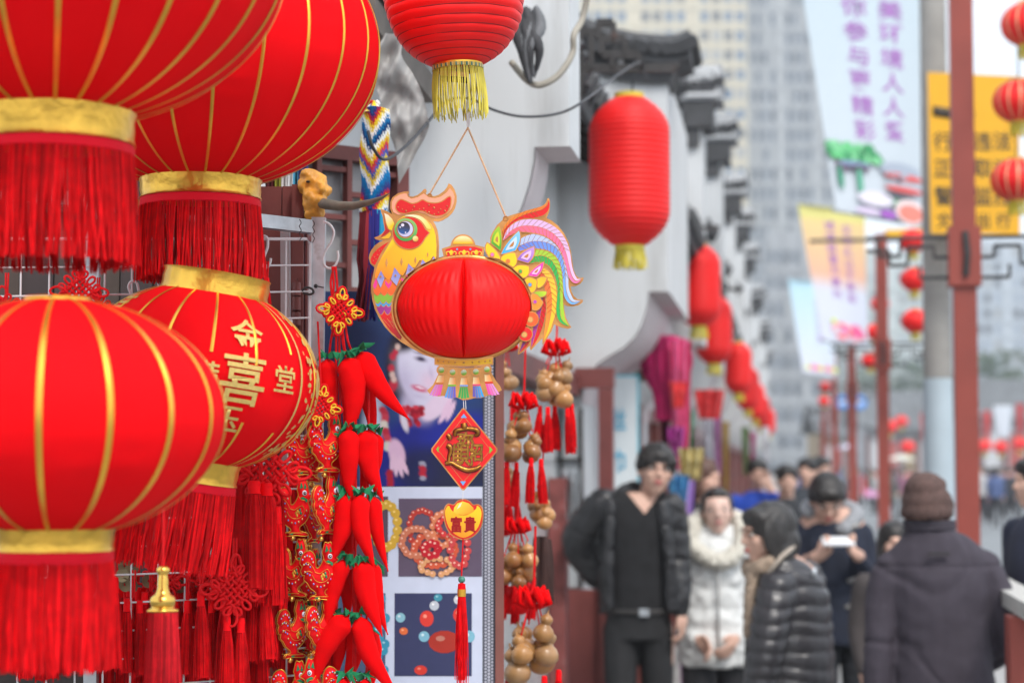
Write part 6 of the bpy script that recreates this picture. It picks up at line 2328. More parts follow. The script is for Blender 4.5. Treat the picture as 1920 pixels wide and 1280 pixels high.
# ------------------------------------------------------------------ rooster charms on beaded cords
ROO = [(0.26, 0.0), (0.60, 0.02), (0.88, 0.0), (0.96, 0.05), (0.86, 0.10), (0.72, 0.14), (0.72, 0.24), (0.86, 0.34), (0.97, 0.5), (1.0, 0.68), (0.95, 0.84), (0.99, 0.92), (1.10, 0.98), (1.04, 1.04), (0.98, 1.10), (0.95, 1.2), (0.93, 1.30), (0.86, 1.44), (0.78, 1.40), (0.70, 1.44),
       (0.65, 1.30), (0.62, 1.16), (0.66, 1.04), (0.60, 0.90), (0.52, 0.80), (0.45, 0.80), (0.44, 0.98), (0.40, 1.12), (0.28, 1.22), (0.12, 1.18), (0.02, 1.06), (-0.02, 0.90), (0.05, 0.82), (0.01, 0.72), (0.06, 0.60), (0.12, 0.62), (0.10, 0.50), (0.20, 0.42), (0.28, 0.30), (0.40, 0.22), (0.46, 0.14), (0.32, 0.09)]


def rooster_charm_meshes():
    k = 0.066
    pts = [((x - 0.5) * k, (z - 0.7) * k) for x, z in ROO]
    fine = smoothpath(pts, 2, True)
    body = inflate_mesh('rooster_charm', fine, 0.0085, 0.0048, None).mesh('rooster_charm', M['charm_red'], sharp=0)
    tr = MB()
    for sg in (-1, 1):
        tr.tube([(x, sg * 0.0022, z) for x, z in fine], 0.0007, 5, closed=True)
    # wing, tail and leg embroidery on both faces
    lines = [[(0.34, 0.62), (0.42, 0.50), (0.56, 0.44), (0.74, 0.48), (0.84, 0.62), (0.78, 0.76), (0.66, 0.72), (0.55, 0.66), (0.40, 0.70)], [(0.06, 0.84), (0.20, 0.94), (0.34, 0.84), (0.42, 0.70)], [(0.10, 0.66), (0.22, 0.72), (0.34, 0.68)], [(0.30, 0.10), (0.5, 0.09), (0.8, 0.09)], [(0.66, 1.02), (0.74, 0.92), (0.86, 0.9)]]

    def ysurf(x, z):
        return 0.0082
    for sg in (-1, 1):
        for ln in lines:
            tr.tube([((a - 0.5) * k, sg * ysurf(a, b), (b - 0.7) * k) for a, b in smoothpath(ln, 4)], 0.0005, 4)
    trim = tr.mesh('gold_trim', M['gold_strip'], sharp=0)
    sq = MB()
    rnd = random.Random(2)
    pal = [C(190, 170, 235), C(215, 205, 160), C(130, 150, 230), C(230, 190, 120), C(200, 110, 200)]
    chain = [(0.06, 1.00), (0.12, 1.07), (0.19, 1.10), (0.26, 1.08), (0.32, 1.02), (0.36, 0.94), (0.10, 0.88), (0.16, 0.90), (0.22, 0.88), (0.28, 0.82), (0.13, 0.70), (0.20, 0.66), (0.27, 0.62), (0.30, 0.50), (0.38, 0.40), (0.48, 0.34), (0.58, 0.33), (0.68, 0.36), (0.78, 0.43), (0.86, 0.52), (0.90, 0.64)]
    for i, (x, z) in enumerate(chain):
        for sg in (-1, 1):
            sq.ball(((x - 0.5) * k, sg * 0.0080, (z - 0.7) * k), (0.0017, 0.0010, 0.0017), 8, 5, col=pal[(i // 6 + i % 2) % 5])
    for (x, z, c) in ((0.68, 0.60, C(225, 160, 50)), (0.60, 0.58, C(225, 160, 50)), (0.63, 0.52, C(235, 180, 60)), (0.64, 0.63, C(235, 180, 60)), (0.71, 0.66, C(40, 140, 100)), (0.74, 0.58, C(40, 140, 100))):
        for sg in (-1, 1):
            sq.ball(((x - 0.5) * k, sg * 0.0083, (z - 0.7) * k), (0.0022, 0.0008, 0.0030), 8, 4, col=c)
    sequ = sq.mesh('sequin', M['sequin'], sharp=0)
    gr = MB()
    for sg in (-1, 1):
        for pts2 in ([(0.70, 1.18), (0.74, 1.36), (0.80, 1.22)], [(0.82, 1.18), (0.85, 1.34), (0.90, 1.2)], [(0.72, 0.96), (0.92, 0.84), (0.93, 0.92), (0.80, 0.99)], [(0.40, 0.05), (0.55, 0.10), (0.5, 0.03)]):
            gr.add([((a - 0.5) * k, sg * 0.0076, (b - 0.7) * k) for a, b in pts2], [tuple(range(len(pts2)))])
            gr.add([((a - 0.5) * k, sg * 0.0066, (b - 0.7) * k) for a, b in pts2], [tuple(range(len(pts2)))])
    green = gr.mesh('green_patch', M['felt_green'], sharp=0)
    ey = MB()
    for sg in (-1, 1):
        ey.ball(((0.84 - 0.5) * k, sg * 0.0072, (1.08 - 0.7) * k), (0.0046, 0.0020, 0.0046), 14, 6, col=C(225, 225, 235))
        ey.ball(((0.85 - 0.5) * k, sg * 0.0086, (1.08 - 0.7) * k), (0.0028, 0.0012, 0.0028), 12, 6, col=C(20, 20, 25))
        ey.ball(((0.855 - 0.5) * k, sg * 0.0096, (1.085 - 0.7) * k), (0.0011, 0.0006, 0.0011), 8, 5, col=C(235, 235, 235))
    eye = ey.mesh('eye', M['print'], sharp=0)
    return body, trim, sequ, green, eye


RC = rooster_charm_meshes()


def charm_string(px0, d, lst, lab, knot=None):
    """lst: (px, py, yaw, mirror)"""
    o, q, s = px_frame(px0, 900, d)
    t = thing('rooster_charm_string', lab, 'ornament', o, PSI, 'strings of embroidered rooster charms')
    prev = None
    cb, bb = MB(), MB()
    for px, py, yaw, mir in lst:
        x, z = q(px, py)
        b = place('rooster_charm', RC[0], t, (x, 0, z), (0, 0, yaw), (mir * 0.98, 1.25, 1.13))
        for nm, me, kd in (('gold_trim', RC[1], None), ('sequin', RC[2], 'stuff'), ('green_patch', RC[3], 'stuff'), ('eye', RC[4], None)):
            place(nm, me, b, kind=kd)
        ztop, zbot = z + 0.052, z - 0.052
        if prev is not None:
            cb.tube([prev, (x, 0, ztop)], 0.0018, 6)
            m = (Vector(prev) + Vector((x, 0, ztop))) / 2
            bb.ball(m, 0.0056, 14, 8)
        elif knot:
            kx, kz = q(*knot)
            cb.tube([(kx, 0, kz - 0.02), (x, 0, ztop)], 0.0018, 6)
        prev = (x, 0, zbot)
    if knot:
        kx, kz = q(*knot)
        place('knot', KNOT_TWO, t, (kx, -0.02, kz), (0, 0.2, 0.15), 0.95)
        cb.tube([(kx, 0, kz + 0.02), (kx - 0.01, 0.02, kz + 0.16)], 0.0018, 6)
    cb.build('cord', M['cord_red'], t)
    bb.build('gold_bead', M['gold_brass'], t, kind='stuff')


charm_string(555, 3.72, [(566, 838, 0.15, 1), (549, 952, 0.1, 1), (549, 1064, -0.35, 1), (548, 1178, 0.7, 1), (545, 1290, 0.1, 1)], 'beaded string of rooster charms at the left, its birds facing right', None)
charm_string(605, 3.70, [(608, 832, 0.5, 1), (608, 948, 0.95, 1), (597, 1070, 0.12, 1), (600, 1172, 0.8, 1), (604, 1285, 0.2, -1)], 'beaded string of rooster charms nearest the chillies, hung from a yellow looped knot', (602, 762))
charm_string(580, 3.78, [(585, 852, -0.9, 1), (584, 965, 1.1, 1), (578, 1082, 0.9, 1), (580, 1168, -1.0, 1), (582, 1280, 0.9, 1)], 'beaded string of rooster charms turned edge on, behind the other two strings', None)
# ------------------------------------------------------------------ stall wall and things hung behind the rack
def stall_back():
    t = thing('stall_partition', 'dark timber partition behind the wire rack of the lantern stall', 'partition', P(180, 700, 4.35))
    s = 4.35 / F
    rnd = random.Random(6)
    mats_ = [mat('dark_brown_plank', c, 0.75, var=0.3, scale=6, bump=0.4, bscale=30) for c in ((0.050, 0.032, 0.028), (0.060, 0.042, 0.034), (0.043, 0.030, 0.030))]
    for i in range(12):
        mb = MB()
        w = 62 * s
        mb.box((0, rnd.uniform(-0.006, 0.006), 0), (w - 0.004, 0.03, 2.4))
        mb.build('plank', mats_[i % 3], t, loc=((-420 + i * 62) * s * 1.0, 0, -0.35))
    lb = MB()
    for z in (-150 * s, 330 * s):
        lb.box((-60 * s, -0.03, z), (700 * s, 0.03, 0.07))
    lb.build('rail', M['dark_wood'], t)
    sh = MB()
    sh.box((-0.05, -0.12, -565 * s), (720 * s, 0.18, 0.02))
    sh.box((-0.05, -0.10, -700 * s), (720 * s, 0.14, 0.30), mi=1)
    sh.build('shelf', [M['dark_wood'], mat('olive_carton', (0.16, 0.13, 0.07), 0.8, var=0.25)], t)


stall_back()


def door_leaf():
    t = thing('door_leaf', 'maroon painted timber door leaf folded open behind the steel rack frame', 'door', P(532, 352, 4.05))
    s = 4.05 / F
    for i, (x0, x1, dy) in enumerate(((-47, -2, 0.0), (0, 18, -0.004), (20, 42, -0.03), (44, 47.5, -0.012))):
        mb = MB()
        mb.box(((x0 + x1) / 2 * s, dy, -1.0), ((x1 - x0) * s, 0.035, 2.0))
        mb.build('board', M['maroon'], t)
    hb = MB()
    for z in (-195, -222, -250):
        hb.lathe([(0.002, 0.014), (0.0085, 0.013), (0.0085, -0.013), (0.002, -0.014)], 12, c=(31 * s, -0.055, z * s))
    hb.box((26 * s, -0.05, -222 * s), (12 * s, 0.006, 95 * s))
    hb.build('hinge', M['maroon'], t)
    pn = MB()
    pn.box((-25 * s, -0.019, -1.1), (30 * s, 0.006, 1.4))
    pn.build('panel', M['maroon'], t)


door_leaf()


def hanging_cloths():
    pal = [(505, 352, C(95, 25, 35), 'dark red folded cloth hanging behind the door leaf'), (520, 350, C(150, 150, 50), 'olive yellow folded cloth hanging behind the door leaf'), (534, 348, C(215, 215, 215), 'white folded cloth hanging behind the door leaf'),
           (548, 347, C(225, 228, 230), 'second white folded cloth, beside the light blue one'), (560, 345, C(90, 180, 215), 'light blue folded cloth beside the dark blue one'), (570, 350, C(50, 50, 130), 'dark blue folded cloth beside the orange mask')]
    for i, (px, py, c, lab) in enumerate(pal):
        d = 4.22
        s = d / F
        mb = MB()
        n, m = 12, 9
        vs = []
        for a in range(n + 1):
            for b in range(m):
                u = b / (m - 1) - 0.5
                vs.append(((u * 17 + 1.2 * sin(a * 0.9 + i)) * s, 0.014 * sin(b * 1.7 + i + a * 0.15), 0.05 - 0.75 * a / n))
        fs = [(a * m + b, a * m + b + 1, (a + 1) * m + b + 1, (a + 1) * m + b) for a in range(n) for b in range(m - 1)]
        mb.add(vs, fs)
        mb.add([v + Vector((0, 0.006, 0)) for v in map(Vector, vs)], [tuple(reversed(f)) for f in fs])
        o = mb.build('hanging_cloth', mat('cloth', c, 0.85, var=0.15, scale=20, bump=0.3, bscale=300), None, loc=P(px, py, d), rot=(0, 0, PSI), sharp=0)
        tag(o, lab, 'cloth', 'folded cloths behind the door leaf')


hanging_cloths()


def wood_mask():
    d = 4.0
    o, q, s = px_frame(588, 365, d)
    t = thing('carved_mask', 'orange yellow carved wooden mask hanging beside the horn', 'mask', o)
    mb = MB()
    for (x, y, r, ry, dy) in ((586, 345, 27, 26, 0), (602, 354, 15, 18, -0.012), (588, 374, 22, 27, -0.008), (594, 400, 15, 18, 0), (614, 358, 9, 11, 0), (583, 404, 12, 14, 0.005), (575, 330, 14, 11, 0), (603, 382, 12, 14, -0.015)):
        a = q(x, y)
        mb.ball((a[0], dy, a[1]), (r * s, 0.025, ry * s), 20, 12)
    place('face', remesh(mb, 'face', 0.0032, 1, [mat('orange_varnished_wood', (0.74, 0.34, 0.035), 0.45, var=0.3, scale=25, bump=0.5, bscale=90, tint=(0.45, 0.16, 0.02), tintpos=0.68)], None, lambda co: 0.006 * noise.noise(co * 45) + 0.003 * noise.noise(co * 110)), t)
    eb = MB()
    for x, y in ((580, 344), (600, 346)):
        a = q(x, y)
        eb.ball((a[0], -0.026, a[1]), (4 * s, 0.006, 2.4 * s), 10, 6)
    eb.build('eye_hole', M['dark_wood'], t, sharp=0)
    h = MB()
    pts = [(600, 382, 10), (615, 388, 10), (640, 394, 9), (670, 396, 7.5), (700, 392, 5.5), (722, 387, 3.5), (738, 381, 1)]
    h.tube([(q(x, y)[0], -0.02 - 0.02 * i, q(x, y)[1]) for i, (x, y, r) in enumerate(pts)], [r * s for *_, r in pts], 12)
    t2 = thing('buffalo_horn', 'grey brown buffalo horn curving out from the carved mask', 'horn', o)
    h.build('horn', mat('horn', (0.20, 0.16, 0.11), 0.5, var=0.35, scale=25, bump=0.3, bscale=60), t2, sharp=0)


wood_mask()


def lattice_window():
    # in the plane of the shop front, so it recedes along the street
    x = -1.17
    y0, y1, z0, z1 = 4.95, 5.75, 1.55, 2.47
    t = thing('lattice_window', 'maroon wooden lattice window shutter standing open behind the buffalo horn', 'window', P(646, 432, 5.0), PSI - radians(52))
    w, h = 0.36, 0.42
    fb = MB()
    for b in (h / 2 - 0.018, -h / 2 + 0.018):
        fb.box((0, 0, b), (0.05, w, 0.036))
    for a in (-w / 2 + 0.018, w / 2 - 0.018):
        fb.box((0.002, a, 0), (0.046, 0.036, h - 0.072))
    fb.build('frame', M['maroon'], t)
    mb = MB()
    for i in range(1, 4):
        mb.box((0.012, -w / 2 + w * i / 4, 0), (0.024, 0.014, h - 0.07))
    for j in range(1, 7):
        z = -h / 2 + h * j / 7
        for i in range(4):
            if (i + j) % 2:
                mb.box((0.010, -w / 2 + w * (i + 0.5) / 4, z), (0.020, w / 4 - 0.014, 0.013))
    mb.build('lattice', M['maroon'], t)
    gb = MB()
    gb.box((-0.016, 0, 0), (0.006, w - 0.05, h - 0.05))
    gb.build('pane', mat('dusty_window', (0.30, 0.30, 0.31), 0.25, var=0.4, scale=4), t)


lattice_window()


def knit_hanging():
    d = 4.3
    o, q, s = px_frame(703, 300, d)
    t = thing('knitted_hanging', 'zigzag striped crochet hanging with a long coloured fringe, left of the rooster', 'textile', o)
    pal = [C(30, 95, 150), C(60, 55, 120), C(190, 40, 45), C(232, 205, 55), C(235, 235, 232), C(30, 110, 165), C(20, 60, 110), C(235, 235, 232), C(226, 190, 40), C(200, 60, 70), C(70, 90, 170), C(232, 205, 55), C(238, 238, 236), C(25, 120, 180)]
    mb = MB()
    nx, nz = 30, 92
    vs, cs = [], []
    for j in range(nz + 1):
        for i in range(nx + 1):
            u = i / nx
            x = (-27 + 54 * u + 2.2 * sin(j * 0.12)) * s
            z = (205 - 300) * -1 * s - (195 * j / nz) * s
            y = -0.045 * sin(pi * u) - 0.003 * abs(sin(pi * (i + (j % 2) * 0.5) * 0.5)) * (0.6 + 0.4 * sin(j * 2.1)) - 0.0022 * abs(sin(j * pi / 2))
            vs.append((x, y, z))
            zig = abs(((u * 1.0 + 0.08) % 1.0) - 0.52) * 2
            k = (j / nz * 15.5 + zig * 4.2)
            cs.append(pal[int(k + 0.35 * sin(i * 9.1 + j * 5.3)) % len(pal)])
    n0 = len(mb.v)
    mb.add(vs, [(j * (nx + 1) + i, j * (nx + 1) + i + 1, (j + 1) * (nx + 1) + i + 1, (j + 1) * (nx + 1) + i) for j in range(nz) for i in range(nx)])
    for k, c in enumerate(cs):
        mb.c[n0 + k] = c
    mb.lathe([(0.004, 0.02 + 92 * s), (0.014, 0.008 + 92 * s), (0.022, 92 * s), (0.028, 86 * s)], 16, 0, c=(-2 * s, -0.015, 0), col=lambda p: pal[int(abs(p.x * 400 + p.z * 700)) % len(pal)])
    for dx in (-6, 0, 6):
        mb.tube(smoothpath([((dx - 2) * s, -0.015, 98 * s), ((dx * 1.6 - 2) * s, -0.02, 103 * s), (dx * 0.5 * s, -0.02, 108 * s)], 3), 0.004, 6, col=pal[(dx + 6) // 6 + 2])
    kp = print_mat('crochet_wool', 0.9, 0.1)
    mb.build('crochet_panel', kp, t, sharp=0)
    fb = MB()
    rnd = random.Random(8)
    strands = [C(110, 35, 40), C(95, 30, 38), C(150, 50, 60), C(50, 48, 120), C(42, 40, 110), C(40, 130, 170), C(50, 150, 175), C(60, 60, 40)]
    for i in range(110):
        u = i / 109
        x = (-27 + 56 * u) * s
        y = -0.045 * sin(pi * u) + rnd.uniform(-0.004, 0.004)
        c = strands[min(7, int(u * 7.5 + rnd.uniform(-0.5, 0.5)) if u > 0.05 else 0)]
        l = (200 + rnd.uniform(-30, 8)) * s
        fb.tube([(x, y, -98 * s), (x + rnd.gauss(0, 0.004), y, -98 * s - l * 0.5), (x + rnd.gauss(0, 0.008), y + 0.004, -98 * s - l)], 0.0022, 4, col=c)
    fb.build('fringe', kp, t, kind='stuff', sharp=0)


knit_hanging()


def grey_sheet():
    d = 4.6
    o, q, s = px_frame(745, 200, d)
    mb = MB()
    nx, nz = 34, 40
    left = [(722, 60), (700, 110), (700, 150), (714, 190), (722, 240), (735, 262), (745, 300)]
    right = [(760, 62), (752, 100), (770, 130), (790, 170), (801, 215), (800, 250), (748, 345)]
    L, R = smoothpath(left, 8), smoothpath(right, 8)
    vs = []
    m = len(L)
    for j in range(m):
        for i in range(nx + 1):
            u = i / nx
            px = L[j][0] + (R[j][0] - L[j][0]) * u
            py = L[j][1] + (R[j][1] - L[j][1]) * u
            x, z = q(px, py)
            p = Vector((px * 0.035, py * 0.02, 0))
            vs.append((x, 0.035 * noise.noise(p) + 0.006 * noise.noise(p * 2.3) + 0.012 * abs(sin(px * 0.08 + py * 0.03)), z))
    fs = [(j * (nx + 1) + i, j * (nx + 1) + i + 1, (j + 1) * (nx + 1) + i + 1, (j + 1) * (nx + 1) + i) for j in range(m - 1) for i in range(nx)]
    mb.add(vs, fs)
    o2 = mb.build('plastic_sheet', mat('grey_plastic_film', (0.30, 0.29, 0.28), 0.5, var=0.10, scale=9, bump=0.15, bscale=30), None, loc=o, rot=(0, 0, PSI), sharp=0)
    tag(o2, 'crumpled grey plastic sheet hanging from the eave, left of the paper lantern', 'sheet')


grey_sheet()


def eave_corner():
    t = thing('stall_eave', 'dark timber eave with rafters above the stall, top left of the paper lantern', 'eave', P(690, 30, 5.0))
    inv = (Matrix.Translation(t.location) @ Matrix.Rotation(PSI, 4, 'Z')).inverted()
    L = lambda px, py, d: inv @ P(px, py, d)
    for i, (a, b) in enumerate((((600, -120, 4.5), (735, 40, 5.4)), ((640, -140, 4.6), (775, 30, 5.4)), ((690, -150, 4.7), (830, 30, 5.5)), ((560, -90, 4.5), (700, 60, 5.4)))):
        mb = MB()
        mb.bar(L(*a), L(*b), 0.06, 0.08)
        mb.build('rafter', M['dark_wood'], t)
    mb = MB()
    v = [L(520, -160, 4.5), L(900, -160, 4.7), L(860, 60, 5.6), L(640, 90, 5.5)]
    v2 = [p + Vector((0, 0.06, 0.08)) for p in v]
    mb.add(v + v2, [(0, 1, 2, 3), (7, 6, 5, 4), (0, 4, 5, 1), (1, 5, 6, 2), (2, 6, 7, 3), (3, 7, 4, 0)])
    mb.build('soffit', M['dark_wood'], t)
    bb = MB()
    bb.bar(L(676, 22, 4.7), L(790, 170, 5.25), 0.07, 0.07)
    bb.build('grey_purlin', M['old_wood'], t)
    b2 = MB()
    b2.bar(L(700, 110, 4.9), L(780, 128, 5.3), 0.05, 0.06)
    b2.build('bracket', M['old_wood'], t)


eave_corner()


def cables():
    pts = [(690, 245, 4.2), (700, 278, 4.2), (722, 299, 4.25), (760, 275, 4.4), (800, 232, 4.6), (838, 190, 4.8), (880, 185, 4.95), (930, 208, 5.05), (985, 219, 5.15), (1050, 212, 5.25), (1100, 186, 5.4), (1160, 140, 6.5), (1200, 118, 7.4), (1212, 150, 7.45)]
    mb = MB()
    o = P(880, 185, 5.2)
    mb.tube([tuple(Vector(p) - o) for p in smoothpath([tuple(P(*p)) for p in pts], 7)], 0.0036, 7)
    tag(mb.build('power_cable', M['black_wire'], None, loc=o, sharp=0), 'black cable sagging across the white gable wall to the nearest long lantern', 'cable')
    mb = MB()
    pts = [(960, 118, 5.2), (985, 148, 5.3), (1008, 160, 5.3), (1036, 150, 5.3), (1058, 128, 5.32), (1074, 98, 5.35), (1076, 66, 5.35), (1092, 36, 5.4), (1104, -20, 5.4)]
    o = P(1036, 150, 5.3)
    mb.tube([tuple(Vector(p) - o) for p in smoothpath([tuple(P(*p)) for p in pts], 7)], 0.009, 8)
    tag(mb.build('conduit', M['hose'], None, loc=o, sharp=0), 'beige conduit looping down the corner of the white gable wall', 'conduit')
    # dark bundle hung on the wall behind the paper lantern
    t = thing('cable_bundle', 'dark bundle of wrapped cloth and cable tied to the wall right of the paper lantern', 'bundle', P(990, 90, 5.3))
    s = 5.3 / F
    rnd = random.Random(12)
    for i in range(9):
        mb = MB()
        x = rnd.uniform(-18, 18) * s
        mb.tube(smoothpath([(x, rnd.uniform(-.03, .03), 75 * s), (x + rnd.uniform(-12, 12) * s, -0.03, 35 * s), (x * 0.6 + rnd.uniform(-8, 12) * s, -0.04, -10 * s), (x * 0.5 + 5 * s, -0.02, rnd.uniform(-70, -55) * s)], 5), [r * s for r in ([4, 6, 8, 10, 11, 12, 12, 11, 11, 10, 9, 8, 6, 5, 3, 2])], 8)
        mb.build('wrapping', mat('dark_grey_rag', (0.05, 0.05, 0.055) if i % 3 else (0.16, 0.165, 0.175), 0.75, var=0.35, scale=20, bump=0.4, bscale=50), t, sharp=0)


cables()


# ------------------------------------------------------------------ poster board
def poster():
    d = 4.42
    o, q, s = px_frame(765, 900, d)
    t = thing('poster_board', 'tall shop poster with a woman in beads above photographs of bead necklaces', 'poster', o)

    def Q(pts):
        return [q(*p) for p in pts]
    bd = MB()
    bd.prism(Q([(560, 545), (944, 545), (944, 1460), (560, 1460)]), 0.0, 0.02)
    bd.build('board', M['dark_wood'], t)
    bb = MB()
    bb.prism(Q([(929, 545), (945, 545), (945, 1460), (929, 1460)]), -0.015, 0.0)
    bb.build('edge_moulding', mat('maroon_moulding', (0.22, 0.075, 0.06), 0.5, var=0.2), t)
    lace = MB()
    lace.prism(Q([(906, 545), (928.5, 545), (928.5, 1460), (906, 1460)]), -0.004, 0.0, 0, col=C(98, 100, 112))
    for k in range(150):
        y = 548 + k * 6.1
        for x, r in ((911, 2.2), (917, 2.7), (923, 2.2)):
            yy = y + (3 if x == 917 else 0)
            lace.prism(Q(circ(x, yy, r, 7)), -0.0055, -0.004, 0, col=C(190, 192, 205))
    lace.build('lace_border', M['print_matt'], t, sharp=0.5, kind='stuff')
    lay = MB()
    lay.prism(Q([(560, 912), (905, 912), (905, 1460), (560, 1460)]), -0.003, 0, 0, col=C(205, 212, 232))
    lay.build('white_sheet', M['print_matt'], t, sharp=0.5)
    # the portrait is one printed sheet; its inks are laid as soft shapes on a fine mesh
    W_, H_ = 116, 122
    X0, X1, Y0, Y1 = 560, 905, 545, 911
    shapes = []

    def ink(cx, cy, rx, ry, c, rot=0.0, soft=0.25, a=1.0):
        shapes.append((cx, cy, rx, ry, C(*c), rot, soft, a))
    NV = (26, 36, 96)
    ink(620, 740, 60, 150, (26, 34, 66), 0.2, 0.8, 0.8)
    ink(820, 590, 110, 40, (52, 72, 116), 0.1, 0.8)
    ink(700, 840, 22, 110, (186, 192, 212), 0.0, 0.4)
    ink(790, 672, 66, 86, (26, 22, 34), 0.25, 0.2)                       # hair
    ink(742, 690, 16, 60, (26, 22, 34), 0.05, 0.3)
    ink(782, 770, 30, 40, (178, 170, 198), -0.3, 0.3)                    # neck
    ink(790, 694, 43, 72, (204, 200, 224), -0.22, 0.12)                  # face
    ink(776, 668, 30, 30, (214, 212, 232), 0, 0.9, 0.7)
    ink(760, 716, 16, 34, (184, 176, 206), -0.3, 0.9, 0.7)
    ink(804, 716, 18, 20, (220, 190, 212), 0, 0.9, 0.7)
    ink(766, 634, 34, 20, (34, 26, 40), -0.6, 0.4)
    ink(788, 673, 10, 4.0, (104, 92, 124), 0.25, 0.9)
    ink(789, 672, 6, 3.2, (56, 50, 74), 0.25, 0.7)
    ink(787, 662, 13, 2.4, (120, 106, 134), 0.2, 0.9, 0.8)
    ink(826, 682, 9, 3.6, (104, 92, 124), 0.2, 0.8)
    ink(808, 700, 4, 12, (182, 170, 200), -0.2, 0.9, 0.6)
    ink(786, 728, 15, 5.5, (196, 86, 120), 0.32, 0.5)                    # smile
    ink(787, 726.5, 9, 2.0, (226, 206, 222), 0.32, 0.6)
    ink(785, 743, 12, 4, (186, 176, 206), 0.2, 0.9, 0.6)
    for x, y, r in ((736, 668, 6), (733, 690, 6), (737, 720, 8), (733, 728, 7), (741, 660, 5)):
        ink(x, y, r, r * 1.2, (186, 44, 66), 0, 0.5)
    for x, y in ((735, 702), (738, 711), (745, 650)):
        ink(x, y, 5, 6, (206, 178, 170), 0, 0.5)
    ink(770, 870, 80, 84, (30, 38, 128), 0.3, 0.25)                      # dress
    ink(860, 810, 70, 34, (32, 42, 142), -0.25, 0.4)
    ink(850, 880, 80, 50, (34, 38, 66), -0.2, 0.4)
    ink(780, 880, 40, 40, (30, 36, 80), 0, 0.6)
    ink(818, 762, 34, 17, (216, 196, 218), -0.75, 0.2)                   # hand under the chin
    for fx, fy, fr in ((838, 762, 0.5), (845, 770, 0.4), (834, 776, 0.6)):
        ink(fx, fy, 5, 20, (218, 186, 212), fr, 0.3)
    rr = random.Random(9)
    for k in range(30):
        ink(776 + rr.uniform(-20, 20), 782 + rr.uniform(-18, 14), rr.uniform(4, 7), rr.uniform(4, 7), [(176, 24, 46), (200, 52, 70), (140, 16, 40)][k % 3], 0, 0.4)
    ink(758, 792, 6, 18, (206, 200, 214), -0.3, 0.4)
    for k in range(12):
        ink(718 + k * 0.9 + rr.uniform(-2, 2), 768 + k * 6.5, 7, 6, [(176, 40, 60), (190, 60, 78), (206, 200, 190)][(k // 2) % 3], 0.2, 0.4)
    ink(744, 850, 15, 28, (214, 178, 206), -0.25, 0.2)                   # other hand
    for fx, fy, fr in ((742, 874, -0.05), (750, 876, -0.25), (757, 872, -0.45), (736, 866, 0.15)):
        ink(fx, fy, 4.6, 18, (220, 186, 210), fr, 0.3)
    for k in range(8):
        ink(731 + rr.uniform(-2, 2), 884 + k * 4, 6, 4, (172, 30, 52), 0, 0.4)
        ink(793 + rr.uniform(-2, 2), 868 + k * 4, 6, 4, (176, 32, 54) if 1 < k < 7 else (150, 150, 170), 0, 0.4)
    pt = MB()
    vs, cs = [], []
    for j in range(H_ + 1):
        for i in range(W_ + 1):
            px, py = X0 + (X1 - X0) * i / W_, Y0 + (Y1 - Y0) * j / H_
            k = (py - Y0) / (Y1 - Y0)
            c = [a_ + (b_ - a_) * (0.5 + 0.5 * sin(px * 0.016 + k * 2)) for a_, b_ in zip(C(32, 42, 76), C(40, 70, 126))]
            for cx, cy, rx, ry, cc, rot, soft, al in shapes:
                dx, dy = px - cx, py - cy
                if abs(dx) > rx + ry or abs(dy) > rx + ry:
                    continue
                u, v = rotpt((dx, dy), -rot)
                q_ = sqrt((u / rx) ** 2 + (v / ry) ** 2)
                w = max(0.0, min(1.0, (1 + soft - q_) / (2 * soft))) * al
                if w > 0:
                    w = w * w * (3 - 2 * w)
                    c = [a_ + (b_ - a_) * w for a_, b_ in zip(c, cc)]
            x, z = q(px, py)
            vs.append((x, -0.0036, z))
            cs.append(tuple(c))
    pt.add(vs, [(j * (W_ + 1) + i, (j + 1) * (W_ + 1) + i, (j + 1) * (W_ + 1) + i + 1, j * (W_ + 1) + i + 1) for j in range(H_) for i in range(W_)])
    pt.c = cs
    pt.build('portrait_print', M['print_matt'], t, sharp=0)

    def photo(name, x0, y0, x1, y1, back, beads):
        mb = MB()
        mb.prism(Q([(x0, y0), (x1, y0), (x1, y1), (x0, y1)]), -0.0038, -0.003, 0, col=back)
        z = -0.0038
        for i, (x, y, rx, ry, c, hi) in enumerate(beads):
            z -= 0.00004
            mb.prism(Q(circ(x, y, rx, 14, ry)), z - 0.0003, z, 0, col=c)
            mb.prism(Q(circ(x - rx * 0.25, y - ry * 0.3, rx * 0.3, 8, ry * 0.25)), z - 0.0005, z - 0.0003, 0, col=hi)
        mb.build(name, M['print_matt'], t, sharp=0.5)
    rnd = random.Random(14)
    beads = []
    for cx, cy, rx, ry, n, r, c in ((792, 990, 24, 34, 20, 6, C(190, 60, 50)), (815, 1030, 38, 30, 22, 7, C(212, 90, 60)), (780, 1015, 26, 26, 17, 7, C(205, 120, 90)), (832, 992, 20, 30, 15, 6.5, C(220, 130, 90)), (820, 1060, 30, 14, 14, 6, C(222, 160, 110)), (808, 1028, 14, 12, 8, 8, C(196, 28, 44)), (862, 1030, 16, 28, 12, 7, C(205, 70, 70)), (845, 985, 24, 16, 12, 6, C(215, 60, 60))):
        for k in range(n):
            a = 2 * pi * k / n
            beads.append((cx + rx * cos(a) + rnd.uniform(-1.5, 1.5), cy + ry * sin(a) + rnd.uniform(-1.5, 1.5), r, r, c, C(245, 200, 180)))
    photo('bead_photo', 748, 934, 904, 1079, C(98, 84, 104), beads)
